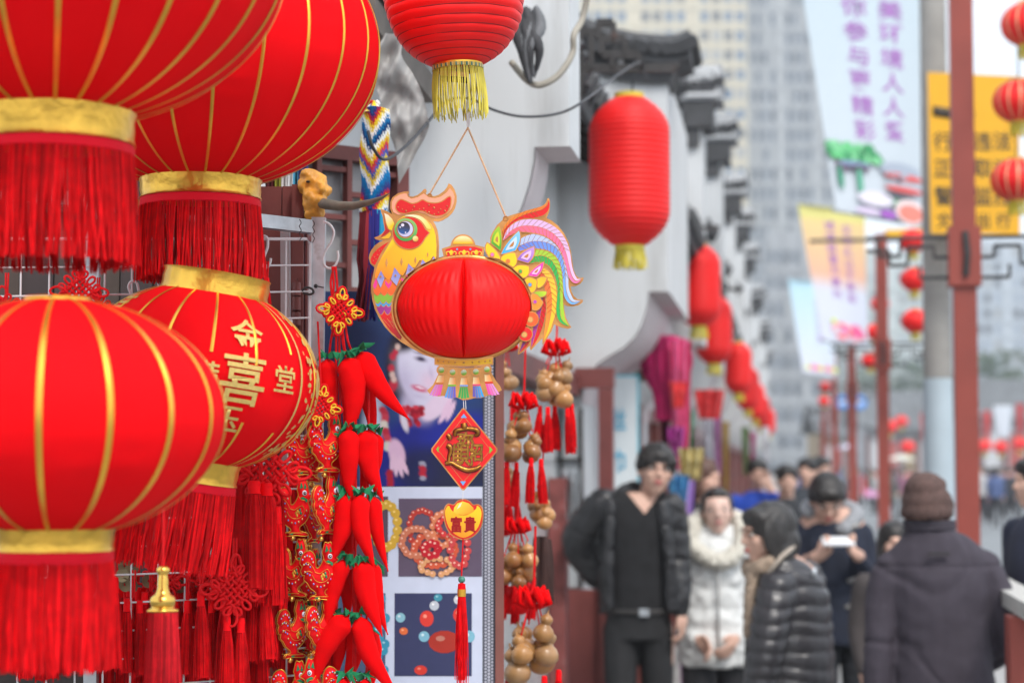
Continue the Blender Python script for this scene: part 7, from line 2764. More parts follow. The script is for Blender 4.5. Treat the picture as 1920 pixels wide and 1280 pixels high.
    b2 = [(834, 1200, 30, 21, C(232, 80, 66), C(250, 170, 150)), (796, 1190, 10, 10, C(130, 185, 205), C(210, 230, 235)), (880, 1190, 11, 11, C(130, 185, 205), C(210, 230, 235)), (801, 1157, 13, 15, C(222, 62, 52), C(245, 150, 130)), (862, 1150, 12, 14, C(222, 62, 52), C(245, 150, 130)),
          (815, 1133, 9, 9, C(190, 195, 205), C(240, 240, 240)), (822, 1118, 8, 7, C(70, 150, 170), C(160, 210, 215)), (860, 1122, 9, 9, C(205, 205, 210), C(240, 240, 240)), (790, 1252, 12, 9, C(214, 58, 46), C(240, 130, 110)), (752, 1155, 9, 9, C(140, 190, 205), C(220, 230, 235)), (758, 1180, 8, 7, C(226, 110, 60), C(245, 180, 140))]
    photo('bead_photo', 741, 1110, 885, 1263, C(58, 62, 98), b2)
    photo('bead_photo', 600, 930, 728, 1079, C(92, 78, 92), [(724 - 22 * cos(k), 985 + 40 * sin(k), 9, 9, C(214, 170, 60), C(245, 215, 130)) for k in [i * 0.42 for i in range(15)]])
    photo('bead_photo', 600, 1110, 724, 1263, C(76, 92, 120), [(716 - 8 * sin(k * 3), 1120 + k * 24, 9, 9, C(60, 150, 180), C(160, 210, 225)) for k in [i * 0.5 for i in range(13)]])
    photo('bead_photo', 741, 1292, 885, 1440, C(90, 60, 80), b2[:1])


poster()


# ------------------------------------------------------------------ gourd bunches
def gourd_mesh(R=0.023, k=1.0):
    mb = MB()
    prof = [(0.0005, -1.0), (0.45, -0.96), (0.8, -0.75), (1.0, -0.35), (0.98, 0.02), (0.78, 0.38), (0.50, 0.60), (0.46, 0.72), (0.56, 0.92), (0.64, 1.12), (0.58, 1.36), (0.36, 1.56), (0.14, 1.70), (0.08, 1.86), (0.07, 2.05)]
    mb.lathe([(r * R, z * R * k) for r, z in prof], 20, fn=lambda a, r, z: r * (1 + 0.02 * sin(2 * a + z * 60)))
    return mb


GM = [mat('gourd_skin', c, 0.38, var=0.2, scale=25, coat=0.2, rnd=0.15) for c in ((0.43, 0.21, 0.07), (0.30, 0.125, 0.036), (0.35, 0.19, 0.08))]
GOURD = [gourd_mesh().mesh('gourd', m) for m in GM]


def gourd_bunch(px, py, d, lab, n, g, spread, tassels=4, bow=True, scale=1.0, brown=False, up=True):
    t = thing('gourd_bunch', lab, 'gourds', P(px, py, d), PSI, 'bunches of dried gourds with red tassels')
    t.scale = (scale,) * 3
    rnd = random.Random(int(px * 3 + py))
    for i in range(n):
        a = 2 * pi * i / n + rnd.uniform(-0.3, 0.3)
        rr = spread * 0.85 * (0.55 + 0.45 * ((i * 7) % 3) / 2)
        z = rnd.uniform(-0.03, 0.03) - 0.03 * ((i * 5) % 3) / 2
        rt = (rnd.uniform(-0.35, 0.35) + (0 if up else pi), rnd.uniform(-0.35, 0.35) + cos(a) * 0.25, rnd.uniform(0, 6))
        place('gourd', GOURD[g if i % 4 else (g + 2) % 3], t, (rr * cos(a), rr * 0.6 * sin(a), z), rt, rnd.uniform(0.85, 1.15))
        cb = MB()
        cb.tube([(rr * cos(a) * 0.9, rr * 0.6 * sin(a), z + 0.045), (0, 0, 0.11)], 0.0016, 5)
        cb.build('cord', M['cord_red'], t)
    if bow:
        bb = MB()
        for k in range(9):
            a = 2 * pi * k / 9
            bb.tube([(0.006 * cos(a), 0.006 * sin(a), 0.086), (0.026 * cos(a), 0.022 * sin(a), 0.094 + 0.008 * (k % 2)), (0.034 * cos(a + 0.3), 0.026 * sin(a + 0.3), 0.076), (0.014 * cos(a + 0.5), 0.014 * sin(a + 0.5), 0.066)], [0.004, 0.008, 0.008, 0.004], 8, flat=0.6)
        bb.build('bow', M['felt_red'], t, sharp=0)
    cb = MB()
    cb.tube([(0.004, 0, 0.22), (0, 0, 0.07)], 0.0025, 5)
    cb.build('hanging_cord', M['cord_red'], t)
    for i in range(tassels):
        a = 2 * pi * i / tassels + 0.4
        cap, sk = TAS[i % 3]
        x, y = spread * 1.0 * cos(a), spread * 0.6 * sin(a)
        z = -0.045 - rnd.uniform(0, 0.02)
        if brown:
            place('tassel_skirt', BROWN_SK, t, (x * 0.7, y, z + 0.01), (0, 0, rnd.uniform(0, 6)), (1.2, 1.2, 1.5), kind='stuff')
        else:
            place('tassel_cap', cap, t, (x, y, z), (0, 0, 0), 0.9)
            place('tassel_skirt', sk, t, (x, y, z), (0, rnd.uniform(-.1, .1), rnd.uniform(0, 6)), (0.9, 0.9, 0.8), kind='stuff')


_b = TAS[0][1].copy()
_b.materials.clear()
_b.materials.append(mat('brown_thread', (0.06, 0.026, 0.022), 0.7, var=0.2, scale=50))
BROWN_SK = _b
gourd_bunch(1043, 718, 5.0, 'uppermost bunch of pale gourds with red bow and tassels, right of the poster', 8, 0, 0.040, 5, scale=1.05)
gourd_bunch(982, 818, 4.8, 'bunch of brown gourds with red felt top and tassels beside the poster edge', 8, 1, 0.045, 4)
gourd_bunch(1017, 952, 5.0, 'small gourd bunch with long dark brown tassels, middle of the gourd display', 5, 1, 0.025, 4, bow=False, brown=True, scale=0.95)
gourd_bunch(970, 1048, 4.8, 'bunch of small gourds over red pouches beside the lower poster edge', 9, 1, 0.045, 3, scale=0.95)
gourd_bunch(1000, 1205, 4.7, 'lowest and largest gourd bunch with red bow and tassels', 7, 0, 0.052, 4, scale=1.25)
gourd_bunch(950, 700, 5.3, 'thin gourd strand half hidden by the poster edge', 4, 0, 0.02, 2, scale=0.9)
gourd_bunch(956, 900, 5.2, 'narrow gourd strand behind the brown gourds by the poster edge', 4, 1, 0.02, 3, scale=0.9)


def pouches():
    t = thing('red_pouch', 'cluster of red brocade pouches hanging below the small gourds', 'pouch', P(965, 1105, 4.85))
    for i, (x, y) in enumerate(((-22, 0), (0, 4), (20, -2), (-10, 18), (12, 20))):
        mb = MB()
        s = 4.85 / F
        mb.lathe([(0.002, 0.03), (0.010, 0.028), (0.006, 0.020), (0.020, 0.004), (0.024, -0.012), (0.018, -0.028), (0.004, -0.034)], 14, fn=lambda a, r, z: r * (1 + 0.08 * sin(6 * a)))
        mb.build('pouch', M['charm_red'], t, loc=(x * s, -0.02 * (i % 2), -y * s), sharp=0)
    cb = MB()
    cb.tube([(0, 0, 0.1), (0, 0, 0.02)], 0.002, 5)
    cb.build('cord', M['cord_red'], t)


pouches()
# ------------------------------------------------------------------ people
SKIN = mat('skin', (0.62, 0.38, 0.29), 0.5, var=0.08, scale=12)
HAIRM = mat('black_hair', (0.016, 0.013, 0.012), 0.38, var=0.3, scale=40, bump=0.5, bscale=160)
HAIRB = mat('brown_hair', (0.10, 0.045, 0.03), 0.45, var=0.3, scale=40, bump=0.5, bscale=160)
LIP = mat('lips', (0.50, 0.14, 0.13), 0.45)
DARK = mat('eye_dark', (0.02, 0.015, 0.015), 0.3)
SHOE = mat('dark_shoe', (0.03, 0.028, 0.027), 0.5)


def limb(mb, pts, n=14):
    """pts: (x, y, z, r); rounded ends"""
    sp = smoothpath(pts, 4)
    mb.tube([p[:3] for p in sp], [p[3] for p in sp], n)
    for p in (pts[0], pts[-1]):
        mb.ball(p[:3], p[3], 12, 8)


def loft(mb, secs, n=24):
    """stacked ellipses (x, y, z, rx, ry)"""
    sp = smoothpath(secs, 4)
    vs, fs = [], []
    for x, y, z, rx, ry in sp:
        for j in range(n):
            a = 2 * pi * j / n
            vs.append((x + rx * cos(a), y + ry * sin(a), z))
    k = len(sp)
    for i in range(k - 1):
        for j in range(n):
            fs.append((i * n + j, i * n + (j + 1) % n, (i + 1) * n + (j + 1) % n, (i + 1) * n + j))
    fs.append(tuple(range(n - 1, -1, -1)))
    fs.append(tuple(range((k - 1) * n, k * n)))
    mb.add(vs, fs)


def head_shape(mb, c, yaw=0.0, pitch=0.0, roll=0.0, k=1.0, soft=False):
    """skull, jaw, nose, brow, ears; the face looks along -y before turning"""
    R = Matrix.Translation(c) @ Matrix.Rotation(roll, 4, 'Y') @ Matrix.Rotation(yaw, 4, 'Z') @ Matrix.Rotation(pitch, 4, 'X') @ Matrix.Scale(k, 4)
    mb.ball((0, 0.012, 0.03), (0.076, 0.094, 0.088), 24, 16, mx=R)
    mb.ball((0, -0.022, -0.03), (0.064, 0.070, 0.070), 24, 16, mx=R)
    mb.ball((0, -0.048, -0.082), (0.034, 0.036, 0.030), 16, 10, mx=R)
    if soft:
        mb.ball((0, -0.030, 0.010), (0.068, 0.068, 0.075), 24, 16, mx=R)
    else:
        mb.ball((0, -0.088, 0.030), (0.045, 0.012, 0.012), 14, 8, mx=R)
    mb.ball((0, -0.096, 0.002), (0.009, 0.012, 0.028), 12, 8, mx=R)
    mb.ball((0, -0.104, -0.018), (0.016, 0.014, 0.011), 12, 8, mx=R)
    mb.ball((0, -0.086, -0.052), (0.024, 0.010, 0.011), 12, 8, mx=R)
    for sg in (-1, 1):
        mb.ball((sg * 0.038, -0.062, -0.018), (0.022, 0.024, 0.022), 12, 8, mx=R)
        mb.ball((sg * 0.077, 0.010, -0.006), (0.010, 0.020, 0.032), 12, 8, mx=R)
    return R


def face_parts(R, parent, lips=LIP, brow=1.0):
    for sg in (-1, 1):
        mb = MB()
        mb.ball((sg * 0.033, -0.083, 0.010), (0.014, 0.008, 0.0062), 12, 8, 0, mx=R)
        mb.ball((sg * 0.033, -0.0895, 0.010), (0.0062, 0.003, 0.0058), 10, 6, 1, mx=R)
        mb.build('eye', [mat('eye_white', (0.62, 0.60, 0.57), 0.3), DARK], parent, sharp=0)
        mb = MB()
        mb.tube([tuple(R @ Vector(p)) for p in ((sg * 0.014, -0.098, 0.028), (sg * 0.034, -0.096, 0.034), (sg * 0.052, -0.084, 0.028))], [0.003 * brow, 0.0042 * brow, 0.002 * brow], 6)
        mb.build('eyebrow', HAIRM, parent, sharp=0)
    mb = MB()
    mb.ball((0, -0.0945, -0.048), (0.022, 0.006, 0.0052), 12, 6, mx=R)
    mb.ball((0, -0.0935, -0.057), (0.018, 0.007, 0.0058), 12, 6, mx=R)
    mb.build('lips', lips, parent, sharp=0)


def hand(mb, w, d, side, curl=0.5, k=1.0, up=None):
    """palm and five fingers from wrist w along direction d; side points to the thumb"""
    w, d, side = Vector(w), Vector(d).normalized(), Vector(side).normalized()
    side = (side - d * side.dot(d)).normalized()
    nrm = d.cross(side)
    limb(mb, [(*w, 0.026 * k), (*(w + d * 0.045 * k), 0.027 * k)])
    for i in range(4):
        off = (1.5 - i) * 0.019 * k
        pl = w + d * 0.05 * k + side * off
        limb(mb, [(*(w + d * 0.02 * k + side * off * 0.8), 0.016 * k), (*(pl + d * 0.035 * k), 0.0125 * k)], 10)
    for i, ln in enumerate((0.070, 0.080, 0.074, 0.058)):
        off = (1.5 - i) * 0.020 * k
        p0 = w + d * 0.082 * k + side * off
        a1, a2, a3 = curl * 0.5, curl * 1.25, curl * 2.0
        pts = [(*p0, 0.0098 * k)]
        p = p0
        for a, f in ((a1, 0.45), (a2, 0.32), (a3, 0.25)):
            p = p + (d * cos(a) + nrm * sin(a)) * ln * f * k
            pts.append((*p, 0.0092 * k))
        limb(mb, pts, 10)
    b = w + d * 0.015 * k + side * 0.026 * k
    limb(mb, [(*b, 0.013 * k), (*(b + (d * 0.7 + side * 0.7) * 0.038 * k + nrm * 0.008), 0.0115 * k), (*(b + (d * 0.95 + side * 0.5) * 0.070 * k + nrm * 0.02 * curl), 0.0095 * k)], 10)


def person_frame(px0, d, lab, group=None):
    s = d / F
    p = P(px0, 880, d)
    t = thing('person', lab, 'person', (p.x, p.y, 0), PSI, group)

    def L(px, py, dy=0.0):
        return ((px - px0) * s, dy, 1.6 - (py - 880) * s)
    return t, L, s


def quilt(period, amp, extra=0.0):
    def f(co):
        z = co.z + 0.05 * co.x + 0.030 * noise.noise(co * 6)
        return amp * (abs(sin(pi * z / period)) ** 0.55 - 0.55) + extra * noise.noise(co * 22)
    return f


def wrinkle(amp, sc=9):
    return lambda co: amp * (0.8 * noise.noise(Vector((co.x * sc, co.y * sc, co.z * sc * 0.5))) + 0.5 * noise.noise(co * sc * 2.6) - 1.1 * max(0, 0.75 - 6 * abs(noise.noise(Vector((co.x * sc * 0.55 + co.z * sc * 0.3, co.y * sc * 0.5, co.z * sc * 0.75))))))


def legs(mb, hipx, y, zhip, foot, spread=0.10, r=0.082, stride=0.0, yaw=0.0):
    for sg in (-1, 1):
        x = hipx + sg * spread
        st = sg * stride
        limb(mb, [(x, y, zhip, r * 1.12), (x + sg * 0.005, y + st * 0.4, zhip * 0.68, r * 0.98), (x + sg * 0.008, y + st * 0.8 - 0.01, zhip * 0.5, r * 0.72), (x + sg * 0.01, y + st, zhip * 0.30, r * 0.66), (x + sg * 0.01, y + st * 1.3, 0.09, r * 0.50)])
        fx = Vector((sin(yaw), -cos(yaw), 0))
        a = Vector((x + sg * 0.01, y + st * 1.3 + 0.02, 0.045))
        limb(mb, [(*a, 0.044), (*(a + fx * 0.10 - Vector((0, 0, 0.006))), 0.042), (*(a + fx * 0.18 - Vector((0, 0, 0.014))), 0.032)])


# -- young man in black
def man_black():
    t, L, s = person_frame(1195, 9.3, 'young man in black open jacket and black sweater, one hand behind his hip')
    hx, hy, hz = L(1229, 882)
    mb = MB()
    R = head_shape(mb, (hx, -0.03, hz), yaw=0.10, roll=0.10, k=1.0)
    limb(mb, [(hx - 0.005, 0.0, hz - 0.07, 0.055), (L(1215, 925)[0], 0.02, L(0, 935)[2], 0.056), (L(1200, 950)[0], 0.02, L(0, 960)[2], 0.07)])
    loft(mb, [(L(1196, 0)[0], 0.02, L(0, 1195)[2], 0.158, 0.105), (L(1196, 0)[0], 0.015, L(0, 1140)[2], 0.150, 0.10), (L(1192, 0)[0], 0.015, L(0, 1060)[2], 0.152, 0.102), (L(1190, 0)[0], 0.015, L(0, 990)[2], 0.168, 0.112), (L(1190, 0)[0], 0.02, L(0, 945)[2], 0.165, 0.10), (L(1195, 0)[0], 0.02, L(0, 922)[2], 0.10, 0.07)])
    legs(mb, L(1197, 0)[0], 0.02, L(0, 1180)[2], 0, 0.082, 0.076, 0.06)
    rsh, lsh = L(1128, 945), L(1256, 948)
    limb(mb, [(lsh[0], 0.02, lsh[2], 0.055), (L(1266, 1050)[0], 0.03, L(0, 1050)[2], 0.045), (L(1274, 1130)[0], -0.02, L(0, 1130)[2], 0.034), (L(1275, 1148)[0], -0.03, L(0, 1148)[2], 0.028)])
    hand(mb, (L(1275, 0)[0], -0.03, L(0, 1146)[2]), (0.05, -0.25, -1), (-0.2, -1, 0), 0.8)
    limb(mb, [(rsh[0], 0.02, rsh[2], 0.055), (L(1082, 1030)[0], 0.10, L(0, 1030)[2], 0.045), (L(1120, 1085)[0], 0.13, L(0, 1085)[2], 0.036), (L(1140, 1100)[0], 0.13, L(0, 1100)[2], 0.03)])
    hand(mb, (L(1140, 0)[0], 0.13, L(0, 1100)[2]), (1, 0.1, -0.2), (0, -0.3, -1), 0.6)
    zb, zneck = L(0, 1150)[2], L(0, 922)[2]

    def cls(c):
        if c.z < 0.075:
            return 3
        if c.z < zb:
            if c.x > L(1258, 0)[0] and c.z > 0.7:
                return 0
            return 2
        v = L(0, 962)[2] + abs(c.x - L(1206, 0)[0]) * 1.25
        if c.z > v and c.z > L(0, 966)[2] and c.y < 0.06 and abs(c.x - L(1206, 0)[0]) < 0.085:
            return 0
        if c.z > zneck + 0.01:
            return 0
        return 1
    body = remesh(mb, 'body', 0.0075, 3, [SKIN, mat('black_sweater', (0.013, 0.013, 0.015), 0.9, var=0.3, scale=20, bump=0.3, bscale=250), mat('black_trousers', (0.016, 0.016, 0.018), 0.8, var=0.3, scale=8, bump=0.2), SHOE], cls, None)
    place('body', body, t)
    face_parts(R, t)
    hb = MB()
    hb.ball((0, 0.016, 0.048), (0.088, 0.104, 0.086), 24, 16, mx=R)
    hb.ball((0, -0.045, 0.062), (0.082, 0.058, 0.040), 20, 12, mx=R)
    for k in range(11):
        a = -0.075 + 0.15 * k / 10
        hb.ball((a, -0.088 + 0.35 * a * a * 8, 0.046 - 0.004 * (k % 3)), (0.014, 0.012, 0.022), 10, 8, mx=R)
    for sg in (-1, 1):
        hb.ball((sg * 0.080, 0.012, 0.03), (0.016, 0.05, 0.042), 12, 8, mx=R)
    place('hair', remesh(hb, 'hair', 0.007, 1, [HAIRM], None, lambda co: 0.007 * noise.noise(Vector((co.x * 70, co.y * 40, co.z * 18)))), t)
    # open bomber jacket: two fronts, back and sleeves
    jb = MB()
    loft(jb, [(L(1190, 0)[0], 0.055, L(0, 1150)[2], 0.170, 0.095), (L(1188, 0)[0], 0.055, L(0, 1060)[2], 0.178, 0.10), (L(1188, 0)[0], 0.055, L(0, 985)[2], 0.190, 0.105), (L(1190, 0)[0], 0.05, L(0, 940)[2], 0.186, 0.095), (L(1195, 0)[0], 0.055, L(0, 918)[2], 0.105, 0.065)])
    limb(jb, [(L(1258, 0)[0], 0.02, L(0, 952)[2], 0.075), (L(1270, 0)[0], 0.03, L(0, 1050)[2], 0.066), (L(1275, 0)[0], -0.01, L(0, 1110)[2], 0.055), (L(1274, 0)[0], -0.02, L(0, 1138)[2], 0.044)])
    limb(jb, [(L(1132, 0)[0], 0.03, L(0, 948)[2], 0.085), (L(1092, 0)[0], 0.09, L(0, 1000)[2], 0.088), (L(1088, 0)[0], 0.12, L(0, 1030)[2], 0.080), (L(1120, 0)[0], 0.15, L(0, 1078)[2], 0.065), (L(1138, 0)[0], 0.14, L(0, 1092)[2], 0.045)])
    for x0, x1, x2 in ((1143, 1138, 1140), (1240, 1252, 1256)):
        limb(jb, [(L(x0, 0)[0], -0.055, L(0, 945)[2], 0.035), (L(x1, 0)[0], -0.075, L(0, 1040)[2], 0.032), (L(x2, 0)[0], -0.065, L(0, 1135)[2], 0.03)])
    limb(jb, [(L(1160, 0)[0], 0.03, L(0, 925)[2], 0.028), (L(1195, 0)[0], 0.09, L(0, 912)[2], 0.028), (L(1238, 0)[0], 0.03, L(0, 928)[2], 0.028)])
    # hollow the front: nothing of the torso tube shows before y = -0.05, so the sweater stays visible
    place('jacket', remesh(jb, 'jacket', 0.009, 3, [mat('black_jacket', (0.020, 0.020, 0.023), 0.45, var=0.3, scale=8, coat=0.1, bump=0.3, bscale=40)], None, wrinkle(0.010, 9)), t)
    bb = MB()
    bb.tube([(L(1196, 0)[0] + 0.157 * cos(a), 0.016 + 0.108 * sin(a), L(0, 1143)[2]) for a in [2 * pi * i / 30 for i in range(30)]], 0.012, 8, closed=True, flat=0.5)
    bb.build('belt', M['iron'], t, sharp=0)
    bb = MB()
    bb.box((L(1204, 0)[0], -0.100, L(0, 1143)[2]), (0.045, 0.01, 0.034))
    bb.build('buckle', M['steel'], t)


man_black()


# -- woman in white padded coat
def woman_white():
    t, L, s = person_frame(1338, 9.6, 'young woman in white padded coat with fur collar, hair tied back, facing the camera')
    hx, hy, hz = L(1343, 958)
    mb = MB()
    R = head_shape(mb, (hx, -0.03, hz), yaw=-0.05, roll=-0.03, k=0.95, soft=True)
    limb(mb, [(hx, 0.0, hz - 0.06, 0.05), (hx - 0.005, 0.02, hz - 0.16, 0.055)])
    loft(mb, [(0, 0.02, 0.70, 0.16, 0.11), (0, 0.02, 0.95, 0.135, 0.10), (0, 0.02, 1.15, 0.15, 0.105), (0, 0.02, 1.26, 0.15, 0.09), (0, 0.02, 1.32, 0.08, 0.06)])
    legs(mb, 0.0, 0.02, 0.78, 0, 0.08, 0.074, 0.05)
    place('body', remesh(mb, 'body', 0.0075, 3, [mat('fair_skin', (0.70, 0.47, 0.39), 0.5, var=0.06, scale=12), mat('dark_leggings', (0.02, 0.02, 0.024), 0.8), SHOE], lambda c: 2 if c.z < 0.08 else (1 if c.z < 1.2 else 0)), t)
    face_parts(R, t, mat('pale_lips', (0.56, 0.24, 0.22), 0.5), 0.4)
    hb = MB()
    hb.ball((0, 0.024, 0.044), (0.080, 0.094, 0.080), 24, 16, mx=R)
    hb.ball((0, -0.030, 0.088), (0.056, 0.046, 0.024), 16, 10, mx=R)
    for sg in (-1, 1):
        hb.ball((sg * 0.072, 0.002, 0.034), (0.012, 0.05, 0.05), 12, 8, mx=R)
    hb.ball((0, 0.125, 0.03), (0.03, 0.05, 0.045), 12, 8, mx=R)
    place('hair', remesh(hb, 'hair', 0.008, 2, [HAIRM], None, wrinkle(0.003, 30)), t)
    jb = MB()
    loft(jb, [(L(1338, 0)[0], 0.02, L(0, 1243)[2], 0.165, 0.13), (L(1338, 0)[0], 0.02, L(0, 1200)[2], 0.180, 0.14), (L(1336, 0)[0], 0.02, L(0, 1130)[2], 0.160, 0.125), (L(1338, 0)[0], 0.02, L(0, 1070)[2], 0.165, 0.125), (L(1340, 0)[0], 0.02, L(0, 1020)[2], 0.160, 0.115), (L(1342, 0)[0], 0.02, L(0, 985)[2], 0.09, 0.075)])
    limb(jb, [(L(1292, 0)[0], 0.03, L(0, 1020)[2], 0.066), (L(1284, 0)[0], 0.06, L(0, 1090)[2], 0.062), (L(1290, 0)[0], 0.03, L(0, 1150)[2], 0.055), (L(1300, 0)[0], -0.06, L(0, 1190)[2], 0.05)])
    limb(jb, [(L(1385, 0)[0], 0.03, L(0, 1020)[2], 0.066), (L(1394, 0)[0], 0.06, L(0, 1090)[2], 0.062), (L(1388, 0)[0], 0.03, L(0, 1150)[2], 0.055), (L(1376, 0)[0], -0.06, L(0, 1190)[2], 0.05)])
    place('coat', remesh(jb, 'coat', 0.009, 2, [mat('white_padded_nylon', (0.72, 0.73, 0.72), 0.55, var=0.05, scale=6, sheen=0.2)], None, quilt(0.105, 0.009, 0.012)), t)
    fb = MB()
    rnd = random.Random(3)
    path = [(L(1300, 0)[0], -0.02, L(0, 985)[2]), (L(1296, 0)[0], -0.07, L(0, 1020)[2]), (L(1320, 0)[0], -0.12, L(0, 1042)[2]), (L(1345, 0)[0], -0.13, L(0, 1048)[2]), (L(1368, 0)[0], -0.12, L(0, 1040)[2]), (L(1390, 0)[0], -0.07, L(0, 1010)[2]), (L(1385, 0)[0], -0.01, L(0, 978)[2]), (L(1366, 0)[0], 0.08, L(0, 968)[2]), (L(1322, 0)[0], 0.08, L(0, 970)[2])]
    for p in smoothpath(path, 5, True):
        fb.ball(p, 0.042, 10, 8)
    place('fur_collar', remesh(fb, 'fur_collar', 0.008, 1, [mat('cream_fur', (0.66, 0.63, 0.55), 0.9, var=0.15, scale=60, bump=0.8, bscale=220, sheen=0.4)], None, lambda co: 0.012 * noise.noise(co * 60) + 0.008 * noise.noise(co * 120)), t)
    zb = MB()
    zb.tube([(L(1340, 0)[0], -0.128 - 0.01 * k, L(0, 1055 + 37 * k)[2]) for k in range(2)] + [(L(1340, 0)[0], -0.128, L(0, 1235)[2])], 0.006, 6)
    zb.build('zip', mat('zip_grey', (0.45, 0.45, 0.44), 0.5), t, sharp=0)
    for px in (1304, 1372):
        hb2 = MB()
        w = (L(px, 0)[0], -0.10, L(0, 1192)[2])
        hand(hb2, w, ((0.5 if px < 1340 else -0.5), -0.6, -0.6), (0, -0.3, 1), 0.7, 0.92)
        place('hand', remesh(hb2, 'hand', 0.006, 2, [SKIN]), t)


woman_white()


# -- older woman in dark puffer jacket, seen from behind
def woman_puffer():
    t, L, s = person_frame(1470, 7.9, 'older woman in dark puffer jacket and beige scarf, seen from behind')
    hx, hy, hz = L(1436, 1002)
    mb = MB()
    R = head_shape(mb, (hx, -0.02, hz), yaw=-1.25, pitch=0.08, k=1.0)
    limb(mb, [(hx + 0.01, 0.0, hz - 0.05, 0.055), (L(1450, 0)[0], 0.02, hz - 0.16, 0.06)])
    loft(mb, [(0, 0.0, 0.75, 0.17, 0.13), (0, 0.0, 0.95, 0.16, 0.12), (0, 0.0, 1.1, 0.16, 0.11), (-0.01, 0, 1.2, 0.14, 0.09), (-0.03, 0, 1.27, 0.07, 0.06)])
    legs(mb, 0.0, 0.0, 0.78, 0, 0.085, 0.080, 0.05, yaw=-1.2)
    place('body', remesh(mb, 'body', 0.0075, 3, [SKIN, mat('charcoal_trousers', (0.025, 0.025, 0.028), 0.8), SHOE], lambda c: 2 if c.z < 0.08 else (1 if c.z < 1.2 else 0)), t)
    face_parts(R, t)
    hb = MB()
    hb.ball((0.0, 0.022, 0.040), (0.094, 0.108, 0.096), 24, 16, mx=R)
    hb.ball((0.0, 0.060, -0.030), (0.090, 0.070, 0.085), 24, 16, mx=R)
    hb.ball((0.0, -0.045, 0.075), (0.075, 0.050, 0.040), 20, 12, mx=R)
    for sg in (-1, 1):
        hb.ball((sg * 0.082, -0.005, 0.0), (0.022, 0.055, 0.085), 14, 10, mx=R)
        hb.ball((sg * 0.078, 0.02, -0.075), (0.026, 0.06, 0.055), 14, 10, mx=R)
    place('hair', remesh(hb, 'hair', 0.008, 2, [mat('greying_black_hair', (0.028, 0.025, 0.024), 0.4, var=0.5, scale=50, bump=0.6, bscale=140)], None, lambda co: 0.005 * noise.noise(Vector((co.x * 60, co.y * 60, co.z * 9)))), t)
    jb = MB()
    loft(jb, [(L(1478, 0)[0], 0.0, 0.70, 0.170, 0.155), (L(1480, 0)[0], 0.0, L(0, 1240)[2], 0.168, 0.155), (L(1482, 0)[0], 0.0, L(0, 1170)[2], 0.158, 0.15), (L(1480, 0)[0], 0.0, L(0, 1110)[2], 0.148, 0.145), (L(1470, 0)[0], 0.0, L(0, 1070)[2], 0.120, 0.13), (L(1455, 0)[0], 0.0, L(0, 1042)[2], 0.078, 0.09), (L(1452, 0)[0], 0.0, L(0, 1028)[2], 0.07, 0.08)])
    limb(jb, [(L(1448, 0)[0], -0.11, L(0, 1098)[2], 0.078), (L(1432, 0)[0], -0.16, L(0, 1165)[2], 0.074), (L(1418, 0)[0], -0.17, L(0, 1240)[2], 0.068), (L(1404, 0)[0], -0.15, L(0, 1310)[2], 0.056)])
    limb(jb, [(L(1515, 0)[0], 0.06, L(0, 1085)[2], 0.07), (L(1530, 0)[0], 0.12, L(0, 1170)[2], 0.07), (L(1510, 0)[0], 0.16, L(0, 1250)[2], 0.06)])
    place('jacket', remesh(jb, 'jacket', 0.008, 2, [mat('grey_black_nylon', (0.034, 0.032, 0.037), 0.36, var=0.15, scale=6, coat=0.15, bump=0.25, bscale=50)], None, quilt(0.060, 0.012, 0.003)), t)
    hb3 = MB()
    hand(hb3, (L(1403, 0)[0], -0.15, L(0, 1316)[2]), (-0.3, -0.1, -1), (-1, 0, 0), 0.6)
    place('hand', remesh(hb3, 'hand', 0.006, 2, [SKIN]), t)
    sb = MB()
    for p in smoothpath([(L(1436, 0)[0], -0.10, L(0, 1052)[2]), (L(1414, 0)[0], -0.09, L(0, 1062)[2]), (L(1402, 0)[0], -0.03, L(0, 1068)[2]), (L(1404, 0)[0], 0.05, L(0, 1060)[2])], 6):
        sb.ball(p, (0.030, 0.030, 0.034), 10, 8)
    for p in smoothpath([(L(1405, 0)[0], -0.07, L(0, 1080)[2]), (L(1400, 0)[0], -0.08, L(0, 1115)[2]), (L(1399, 0)[0], -0.08, L(0, 1150)[2]), (L(1398, 0)[0], -0.08, L(0, 1180)[2])], 6):
        sb.ball(p, (0.026, 0.036, 0.03), 10, 8)
    place('scarf', remesh(sb, 'scarf', 0.007, 1, [mat('beige_knit', (0.34, 0.255, 0.19), 0.9, var=0.35, scale=70, bump=0.8, bscale=200)], None, lambda co: 0.006 * noise.noise(co * 70)), t)
    cb = MB()
    cb.tube([(L(1482, 0)[0], -0.07, L(0, 1022)[2]), (L(1455, 0)[0], -0.135, L(0, 1040)[2]), (L(1428, 0)[0], -0.130, L(0, 1075)[2])], 0.010, 8)
    cb.build('collar_trim', mat('pale_trim', (0.42, 0.36, 0.30), 0.8, var=0.3, scale=80), t, sharp=0)
    lb = MB()
    x, y, z = L(1517, 0)[0], -0.135, L(0, 1070)[2]
    lb.ball((x, y + 0.03, z), (0.012, 0.012, 0.022), 8, 6)
    lb.build('sleeve_badge', M['steel'], t, sharp=0)


woman_puffer()


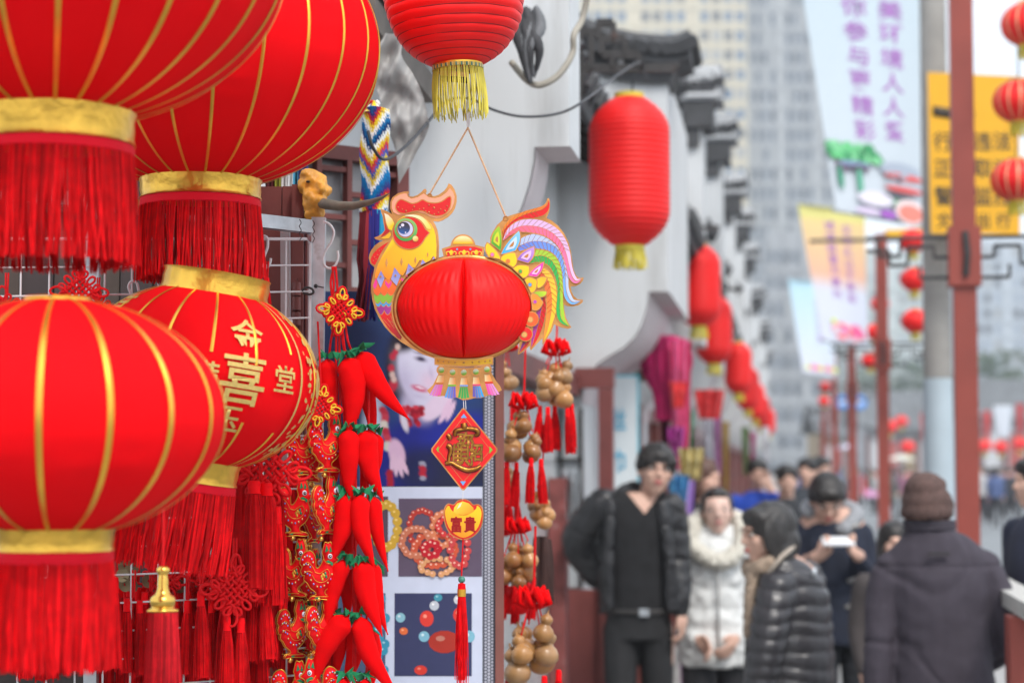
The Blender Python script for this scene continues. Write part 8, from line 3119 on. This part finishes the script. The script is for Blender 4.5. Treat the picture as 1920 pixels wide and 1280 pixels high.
# -- young man looking at his phone
def man_phone():
    t, L, s = person_frame(1560, 10.0, 'young man in navy coat with grey hood, looking down at his phone')
    hx, hy, hz = L(1546, 936)
    mb = MB()
    R = head_shape(mb, (hx, -0.06, hz), yaw=0.0, pitch=0.55, k=1.0)
    limb(mb, [(hx, -0.02, hz - 0.05, 0.055), (L(1552, 0)[0], 0.02, hz - 0.17, 0.065)])
    loft(mb, [(0, 0.02, 0.75, 0.15, 0.11), (0, 0.02, 1.0, 0.15, 0.11), (0, 0.02, 1.2, 0.17, 0.11), (0, 0.02, 1.35, 0.16, 0.09), (0, 0.02, 1.41, 0.08, 0.06)])
    legs(mb, L(1572, 0)[0], 0.02, 0.80, 0, 0.085, 0.080, 0.05)
    hl, hr = L(1524, 1032), L(1586, 1030)
    limb(mb, [(L(1505, 0)[0], 0.0, L(0, 1060)[2], 0.045), (hl[0] - 0.02, -0.22, hl[2] - 0.02, 0.032)])
    limb(mb, [(L(1612, 0)[0], 0.0, L(0, 1060)[2], 0.045), (hr[0] + 0.02, -0.22, hr[2] - 0.02, 0.032)])
    hand(mb, (hl[0] - 0.015, -0.235, hl[2] - 0.02), (0.55, -0.45, 0.55), (0.3, 0.3, 1), 0.9, 0.95)
    hand(mb, (hr[0] + 0.015, -0.235, hr[2] - 0.02), (-0.55, -0.45, 0.55), (-0.3, 0.3, 1), -0.9, 0.95)

    def cls(c):
        if c.z < 0.08:
            return 2
        if c.z < 0.98:
            return 1
        return 0
    place('body', remesh(mb, 'body', 0.0075, 3, [SKIN, mat('dark_jeans', (0.028, 0.03, 0.036), 0.8, var=0.2), SHOE], cls), t)
    face_parts(R, t)
    hb = MB()
    hb.ball((0, 0.016, 0.050), (0.090, 0.106, 0.088), 24, 16, mx=R)
    hb.ball((0, -0.050, 0.070), (0.080, 0.056, 0.045), 20, 12, mx=R)
    for sg in (-1, 1):
        hb.ball((sg * 0.080, 0.014, 0.028), (0.017, 0.05, 0.045), 12, 8, mx=R)
    place('hair', remesh(hb, 'hair', 0.008, 2, [HAIRM], None, wrinkle(0.004, 26)), t)
    jb = MB()
    loft(jb, [(L(1572, 0)[0], 0.02, L(0, 1205)[2], 0.178, 0.14), (L(1568, 0)[0], 0.02, L(0, 1120)[2], 0.172, 0.135), (L(1562, 0)[0], 0.02, L(0, 1040)[2], 0.172, 0.13), (L(1560, 0)[0], 0.02, L(0, 992)[2], 0.168, 0.115), (L(1558, 0)[0], 0.03, L(0, 968)[2], 0.10, 0.085)])
    limb(jb, [(L(1508, 0)[0], 0.02, L(0, 1000)[2], 0.066), (L(1500, 0)[0], 0.02, L(0, 1060)[2], 0.062), (L(1506, 0)[0], -0.06, L(0, 1070)[2], 0.058), (L(1518, 0)[0], -0.19, L(0, 1044)[2], 0.045)])
    limb(jb, [(L(1612, 0)[0], 0.02, L(0, 1000)[2], 0.068), (L(1626, 0)[0], 0.02, L(0, 1060)[2], 0.066), (L(1618, 0)[0], -0.06, L(0, 1078)[2], 0.060), (L(1596, 0)[0], -0.19, L(0, 1044)[2], 0.046)])
    place('coat', remesh(jb, 'coat', 0.009, 3, [mat('navy_wool', (0.014, 0.019, 0.038), 0.85, var=0.2, scale=20, bump=0.3, bscale=200)], None, wrinkle(0.006, 8)), t)
    gb = MB()
    for p in smoothpath([(L(1516, 0)[0], -0.02, L(0, 958)[2]), (L(1520, 0)[0], 0.06, L(0, 948)[2]), (L(1555, 0)[0], 0.12, L(0, 945)[2]), (L(1594, 0)[0], 0.06, L(0, 950)[2]), (L(1602, 0)[0], -0.03, L(0, 966)[2]), (L(1575, 0)[0], -0.10, L(0, 990)[2])], 5):
        gb.ball(p, (0.045, 0.045, 0.036), 10, 8)
    place('hood', remesh(gb, 'hood', 0.008, 2, [mat('grey_fleece', (0.28, 0.29, 0.31), 0.9, var=0.12, scale=30)], None, wrinkle(0.004, 16)), t)
    pb = MB()
    c = L(1551, 1014)
    pb.box((c[0], -0.315, c[2] + 0.012), (0.155, 0.075, 0.010), rx=0.5)
    pb.build('tmp_phone', M['plastic'])
    o = bpy.data.objects['tmp_phone']
    o.name = 'phone'
    o.location = t.location
    o.rotation_euler = (0, 0, PSI)
    tag(o, 'white phone held sideways by the young man in the navy coat', 'phone')
    for k, (x, y) in enumerate(((1592, 985), (1590, 1082), (1585, 1130))):
        tb = MB()
        tb.tube([(L(x - 10, 0)[0], -0.118, L(0, y + 4)[2]), (L(x + 10, 0)[0], -0.118, L(0, y - 4)[2])], 0.010, 8)
        tb.build('toggle', mat('horn_toggle', (0.35, 0.34, 0.33), 0.5), t, sharp=0)


man_phone()


# -- man with knitted cap, from behind
def man_cap():
    t, L, s = person_frame(1762, 7.2, 'man in dark plum grey jacket and brown knitted cap, seen from behind at the right')
    hx, hy, hz = L(1738, 957)
    mb = MB()
    R = head_shape(mb, (hx, 0.0, hz), yaw=pi - 0.35, k=1.0)
    limb(mb, [(hx, 0.0, hz - 0.05, 0.06), (L(1745, 0)[0], 0.0, hz - 0.15, 0.068)])
    loft(mb, [(0, 0.0, 0.80, 0.18, 0.12), (0, 0.0, 1.0, 0.16, 0.11), (0, 0.0, 1.15, 0.15, 0.10), (-0.01, 0, 1.26, 0.12, 0.08), (-0.03, 0, 1.36, 0.06, 0.06)])
    legs(mb, 0.0, 0.0, 0.82, 0, 0.095, 0.088, 0.06, yaw=pi)
    place('body', remesh(mb, 'body', 0.0075, 3, [SKIN, mat('grey_trousers', (0.035, 0.035, 0.04), 0.8), SHOE], lambda c: 2 if c.z < 0.08 else (1 if c.z < 1.3 else 0)), t)
    face_parts(R, t)
    cb = MB()
    cb.ball((0, 0.014, 0.030), (0.090, 0.106, 0.074), 24, 16, mx=R)
    cb.ball((0.004, 0.020, 0.076), (0.076, 0.088, 0.062), 20, 12, mx=R)
    cb.ball((0.026, 0.012, 0.100), (0.046, 0.060, 0.036), 16, 10, mx=R)
    cb.ball((0.036, 0.004, 0.122), (0.022, 0.038, 0.018), 16, 10, mx=R)
    cb.ball((-0.032, 0.010, 0.092), (0.040, 0.060, 0.030), 16, 10, mx=R)
    for a in [2 * pi * i / 24 for i in range(24)]:
        cb.ball((0.082 * cos(a), 0.014 + 0.098 * sin(a), 0.006 + (0.012 if sin(a) < -0.2 else -0.010)), (0.015, 0.015, 0.026), 8, 6, mx=R)
    place('knitted_cap', remesh(cb, 'knitted_cap', 0.007, 2, [mat('brown_knit', (0.100, 0.058, 0.050), 0.9, var=0.25, scale=60, bump=0.6, bscale=300)], None, lambda co: 0.0012 * sin(atan2(co.y, co.x - hx) * 60) + 0.006 * noise.noise(co * 13)), t)
    jb = MB()
    loft(jb, [(L(1760, 0)[0], 0.0, 0.74, 0.196, 0.15), (L(1760, 0)[0], 0.0, L(0, 1270)[2], 0.192, 0.15), (L(1758, 0)[0], 0.0, L(0, 1180)[2], 0.180, 0.145), (L(1756, 0)[0], 0.0, L(0, 1090)[2], 0.190, 0.140), (L(1754, 0)[0], 0.0, L(0, 1042)[2], 0.188, 0.118), (L(1748, 0)[0], 0.0, L(0, 1006)[2], 0.120, 0.10), (L(1742, 0)[0], 0.0, L(0, 990)[2], 0.086, 0.088), (L(1740, 0)[0], 0.0, L(0, 974)[2], 0.084, 0.086)])
    limb(jb, [(L(1668, 0)[0], 0.0, L(0, 1066)[2], 0.070), (L(1649, 0)[0], -0.01, L(0, 1130)[2], 0.062), (L(1640, 0)[0], -0.04, L(0, 1210)[2], 0.056), (L(1634, 0)[0], -0.05, L(0, 1290)[2], 0.050)])
    limb(jb, [(L(1838, 0)[0], 0.0, L(0, 1066)[2], 0.072), (L(1866, 0)[0], 0.0, L(0, 1120)[2], 0.064), (L(1884, 0)[0], -0.02, L(0, 1180)[2], 0.060), (L(1872, 0)[0], 0.06, L(0, 1222)[2], 0.054), (L(1850, 0)[0], 0.16, L(0, 1244)[2], 0.05)])

    def jd(co):
        v = wrinkle(0.009, 7)(co)
        zz = L(0, 1058)[2]
        if abs(co.z - zz) < 0.007 and co.y < 0.02:
            v -= 0.004
        return v
    place('jacket', remesh(jb, 'jacket', 0.008, 2, [mat('plum_grey_wool', (0.044, 0.036, 0.050), 0.85, var=0.12, scale=25, bump=0.3, bscale=250)], None, jd), t)
    tb = MB()
    tb.box((L(1744, 0)[0], -0.135, L(0, 1034)[2]), (0.075, 0.010, 0.014))
    tb.build('hanger_tab', mat('dark_tab', (0.035, 0.03, 0.036), 0.8), t)
    for k in range(3):
        r = MB()
        r.tube([(L(1741, 0)[0] + 0.088 * cos(a), 0.092 * sin(a), L(0, 977 + 6 * k)[2]) for a in [2 * pi * i / 30 for i in range(30)]], 0.007, 6, closed=True)
        r.build('collar_rib', mat('rib_knit', (0.055, 0.047, 0.062), 0.9), t, sharp=0)
    h2 = MB()
    hand(h2, (L(1632, 0)[0], -0.02, L(0, 1298)[2]), (0, -0.1, -1), (0, 1, 0), 0.6)
    place('hand', remesh(h2, 'hand', 0.006, 2, [SKIN]), t)


man_cap()


# -- simpler figures farther off
def walker_mesh(seed, long_coat=False, female=False, armup=False):
    rnd = random.Random(seed)
    mb = MB()
    R = head_shape(mb, (0, -0.02, 1.56), yaw=rnd.uniform(-0.4, 0.4), k=1.0)
    limb(mb, [(0, 0.0, 1.49, 0.055), (0, 0.01, 1.40, 0.065)])
    w = 0.9 if female else 1.0
    loft(mb, [(0, 0, 0.60 if long_coat else 0.82, 0.19 * w, 0.14), (0, 0, 0.98, 0.175 * w, 0.13), (0, 0, 1.18, 0.19 * w, 0.135), (0, 0, 1.34, 0.175 * w, 0.11), (0, 0, 1.42, 0.09, 0.075)])
    legs(mb, 0, 0, 0.84, 0, 0.088, 0.082, rnd.uniform(-0.10, 0.10))
    for sg in (-1, 1):
        if armup and sg > 0:
            limb(mb, [(sg * 0.185 * w, 0, 1.34, 0.068), (sg * 0.24, -0.08, 1.12, 0.056), (sg * 0.12, -0.20, 1.32, 0.045), (sg * 0.05, -0.16, 1.46, 0.035)])
            hand(mb, (sg * 0.05, -0.16, 1.46), (-0.3, 0.1, 1), (-1, 0, 0), 0.7)
            continue
        sw = rnd.uniform(-0.12, 0.12)
        limb(mb, [(sg * 0.185 * w, 0, 1.34, 0.068), (sg * 0.225 * w, 0.02, 1.10, 0.056), (sg * 0.225 * w, -0.04 + sw, 0.88, 0.042)])
        hand(mb, (sg * 0.225 * w, -0.04 + sw, 0.87), (0, -0.1, -1), (0, -1, 0), 0.6)

    def cls(c):
        if c.z < 0.08:
            return 3
        if c.z < (0.62 if long_coat else 0.84) and abs(c.x) < 0.19:
            return 2
        if c.z > 1.43 or (c.z < 0.86 and abs(c.x) > 0.19):
            return 0
        if armup and c.x > 0 and c.y < -0.10 and c.z > 1.42:
            return 0
        return 1
    body = remesh(mb, 'body', 0.012, 2, [SKIN], None, None)
    idx = [cls(p.center) for p in body.polygons]
    hb = MB()
    hb.ball((0, 0.016, 0.050), (0.090, 0.106, 0.088), 18, 12, mx=R)
    if female:
        hb.ball((0, 0.06, -0.05), (0.085, 0.06, 0.13), 18, 12, mx=R)
        for sg in (-1, 1):
            hb.ball((sg * 0.078, 0.0, -0.03), (0.024, 0.05, 0.10), 12, 8, mx=R)
    else:
        hb.ball((0, -0.045, 0.070), (0.078, 0.054, 0.040), 16, 10, mx=R)
    hair = remesh(hb, 'hair', 0.012, 2, [HAIRM], None, wrinkle(0.004, 26))
    return body, idx, hair


WK = [walker_mesh(1), walker_mesh(2, True, True), walker_mesh(3, False, False, True), walker_mesh(4, False, True), walker_mesh(5, True)]
_cm = {}


def cmat(c):
    if c not in _cm:
        _cm[c] = mat('coat_cloth', c, 0.8, var=0.15, scale=10)
    return _cm[c]


_vm = {}


def walker(px, d, kind, coat, lab, group=None, rz=0.0, height=1.68, trousers=(0.03, 0.03, 0.036), hair=None):
    p = P(px, 880, d)
    t = thing('person', lab, 'person', (p.x, p.y, 0), PSI + rz, group)
    k = height / 1.68
    body, idx, hm = WK[kind]
    key = (kind, coat, trousers)
    if key not in _vm:
        me = body.copy()
        me.materials.clear()
        for m in (SKIN, cmat(coat), cmat(trousers), SHOE):
            me.materials.append(m)
        me.polygons.foreach_set('material_index', idx)
        _vm[key] = me
    place('body', _vm[key], t, scale=k)
    h = hm
    if hair:
        h = hm.copy()
        h.materials.clear()
        h.materials.append(hair)
    place('hair', h, t, scale=k)


WG = 'people walking farther down the street'
walker(1419, 16.0, 2, (0.012, 0.06, 0.42), 'man in bright blue jacket with a hand raised to his face', WG, 0.2, 1.68)
walker(1316, 11.6, 1, (0.03, 0.025, 0.025), 'brown haired woman in dark clothes behind the woman in white', WG, 0.5, 1.66, hair=HAIRB)
walker(1474, 15.0, 0, (0.025, 0.027, 0.032), 'person in dark jacket right of the man in blue', WG, 0.3, 1.63)
walker(1514, 17.5, 0, (0.05, 0.06, 0.075), 'man in slate jacket left of the phone man head', WG, -0.2, 1.70)
walker(1538, 19.0, 4, (0.02, 0.022, 0.03), 'man in black coat half hidden behind the phone man', WG, 0.3, 1.72)
walker(1672, 9.0, 3, (0.06, 0.05, 0.05), 'short dark haired child behind the shoulder of the knitted cap man', WG, 0.2, 1.36)
walker(1952, 8.6, 0, (0.018, 0.022, 0.045), 'person in navy padded jacket cut off by the right edge', WG, -1.2, 1.66)
cw = random.Random(40)
pal = [(0.03, 0.03, 0.035), (0.50, 0.05, 0.06), (0.08, 0.12, 0.26), (0.45, 0.44, 0.44), (0.28, 0.10, 0.17), (0.12, 0.09, 0.07), (0.05, 0.05, 0.06), (0.42, 0.16, 0.30), (0.10, 0.12, 0.10)]
names = ['black', 'red', 'navy', 'pale grey', 'plum', 'brown', 'charcoal', 'pink', 'olive']
spots = [(1838, 30), (1852, 33), (1866, 29), (1880, 36), (1895, 31), (1845, 40), (1860, 45), (1874, 50), (1888, 44), (1902, 41), (1832, 52), (1910, 34), (1850, 58), (1884, 60),
         (1612, 30), (1640, 38), (1694, 36), (1566, 42), (1632, 52), (1704, 50), (1590, 60), (1716, 62), (1454, 34), (1500, 40), (1486, 52)]
where = {0: 'beyond the nearest pole', 1: 'in the crowd about the second pole', 2: 'beyond the man in blue'}
spots += [(1834 + 7.3 * i, 36 + (i * 17) % 30) for i in range(11)] + [(1562 + 12.1 * i, 32 + (i * 19) % 34) for i in range(14)]
spots = [(p_[0], p_[1] * 1.9) for p_ in spots]
order = {}
for z_ in range(3):
    for r_, sp_ in enumerate(sorted(p_ for p_ in spots if (0 if p_[0] > 1820 else (1 if p_[0] > 1555 else 2)) == z_)):
        order[sp_] = ORD[r_]
for i, (px, d) in enumerate(spots):
    k = (i * 5 + int(d)) % 9
    zone = 0 if px > 1820 else (1 if px > 1555 else 2)
    walker(px, d, [0, 1, 3, 4][i % 4], pal[k], f'tiny walker in {names[k]} {["jacket", "coat"][i % 2]} {where[zone]}, {order[(px, d)]} from left', 'distant street crowd', cw.uniform(-3, 3), cw.uniform(1.55, 1.75))


def umbrella_like(px, py, d, col, lab):
    t = thing('parasol', lab, 'parasol', P(px, py, d), PSI, 'parasols of the far stalls')
    t.scale = (0.8,) * 3
    mb = MB()
    s = d / F
    mb.lathe([(0.01, 0.28), (0.3, 0.22), (0.62, 0.08), (0.7, 0.0), (0.69, -0.01), (0.6, 0.05), (0.3, 0.19), (0.01, 0.25)], 8)
    mb.build('canopy', mat('parasol_cloth', col, 0.7), t, sharp=0.3)
    m2 = MB()
    m2.tube([(0, 0, 0.24), (0, 0, -P(px, py, d).z / 0.8)], 0.02, 8)
    m2.build('stick', M['steel'], t)


for px, py, d, c, lab in ((1622, 930, 62, C(190, 130, 170), 'pink parasol of a far stall behind the second pole'), (1600, 905, 84, C(200, 165, 175), 'pale pink parasol of a far stall left of the second pole'), (1690, 862, 80, C(205, 202, 190), 'cream parasol in the far crowd beside the utility pole'), (1590, 840, 100, C(220, 215, 235), 'pale lilac parasol in the far crowd')):
    umbrella_like(px, py, d, c, lab)
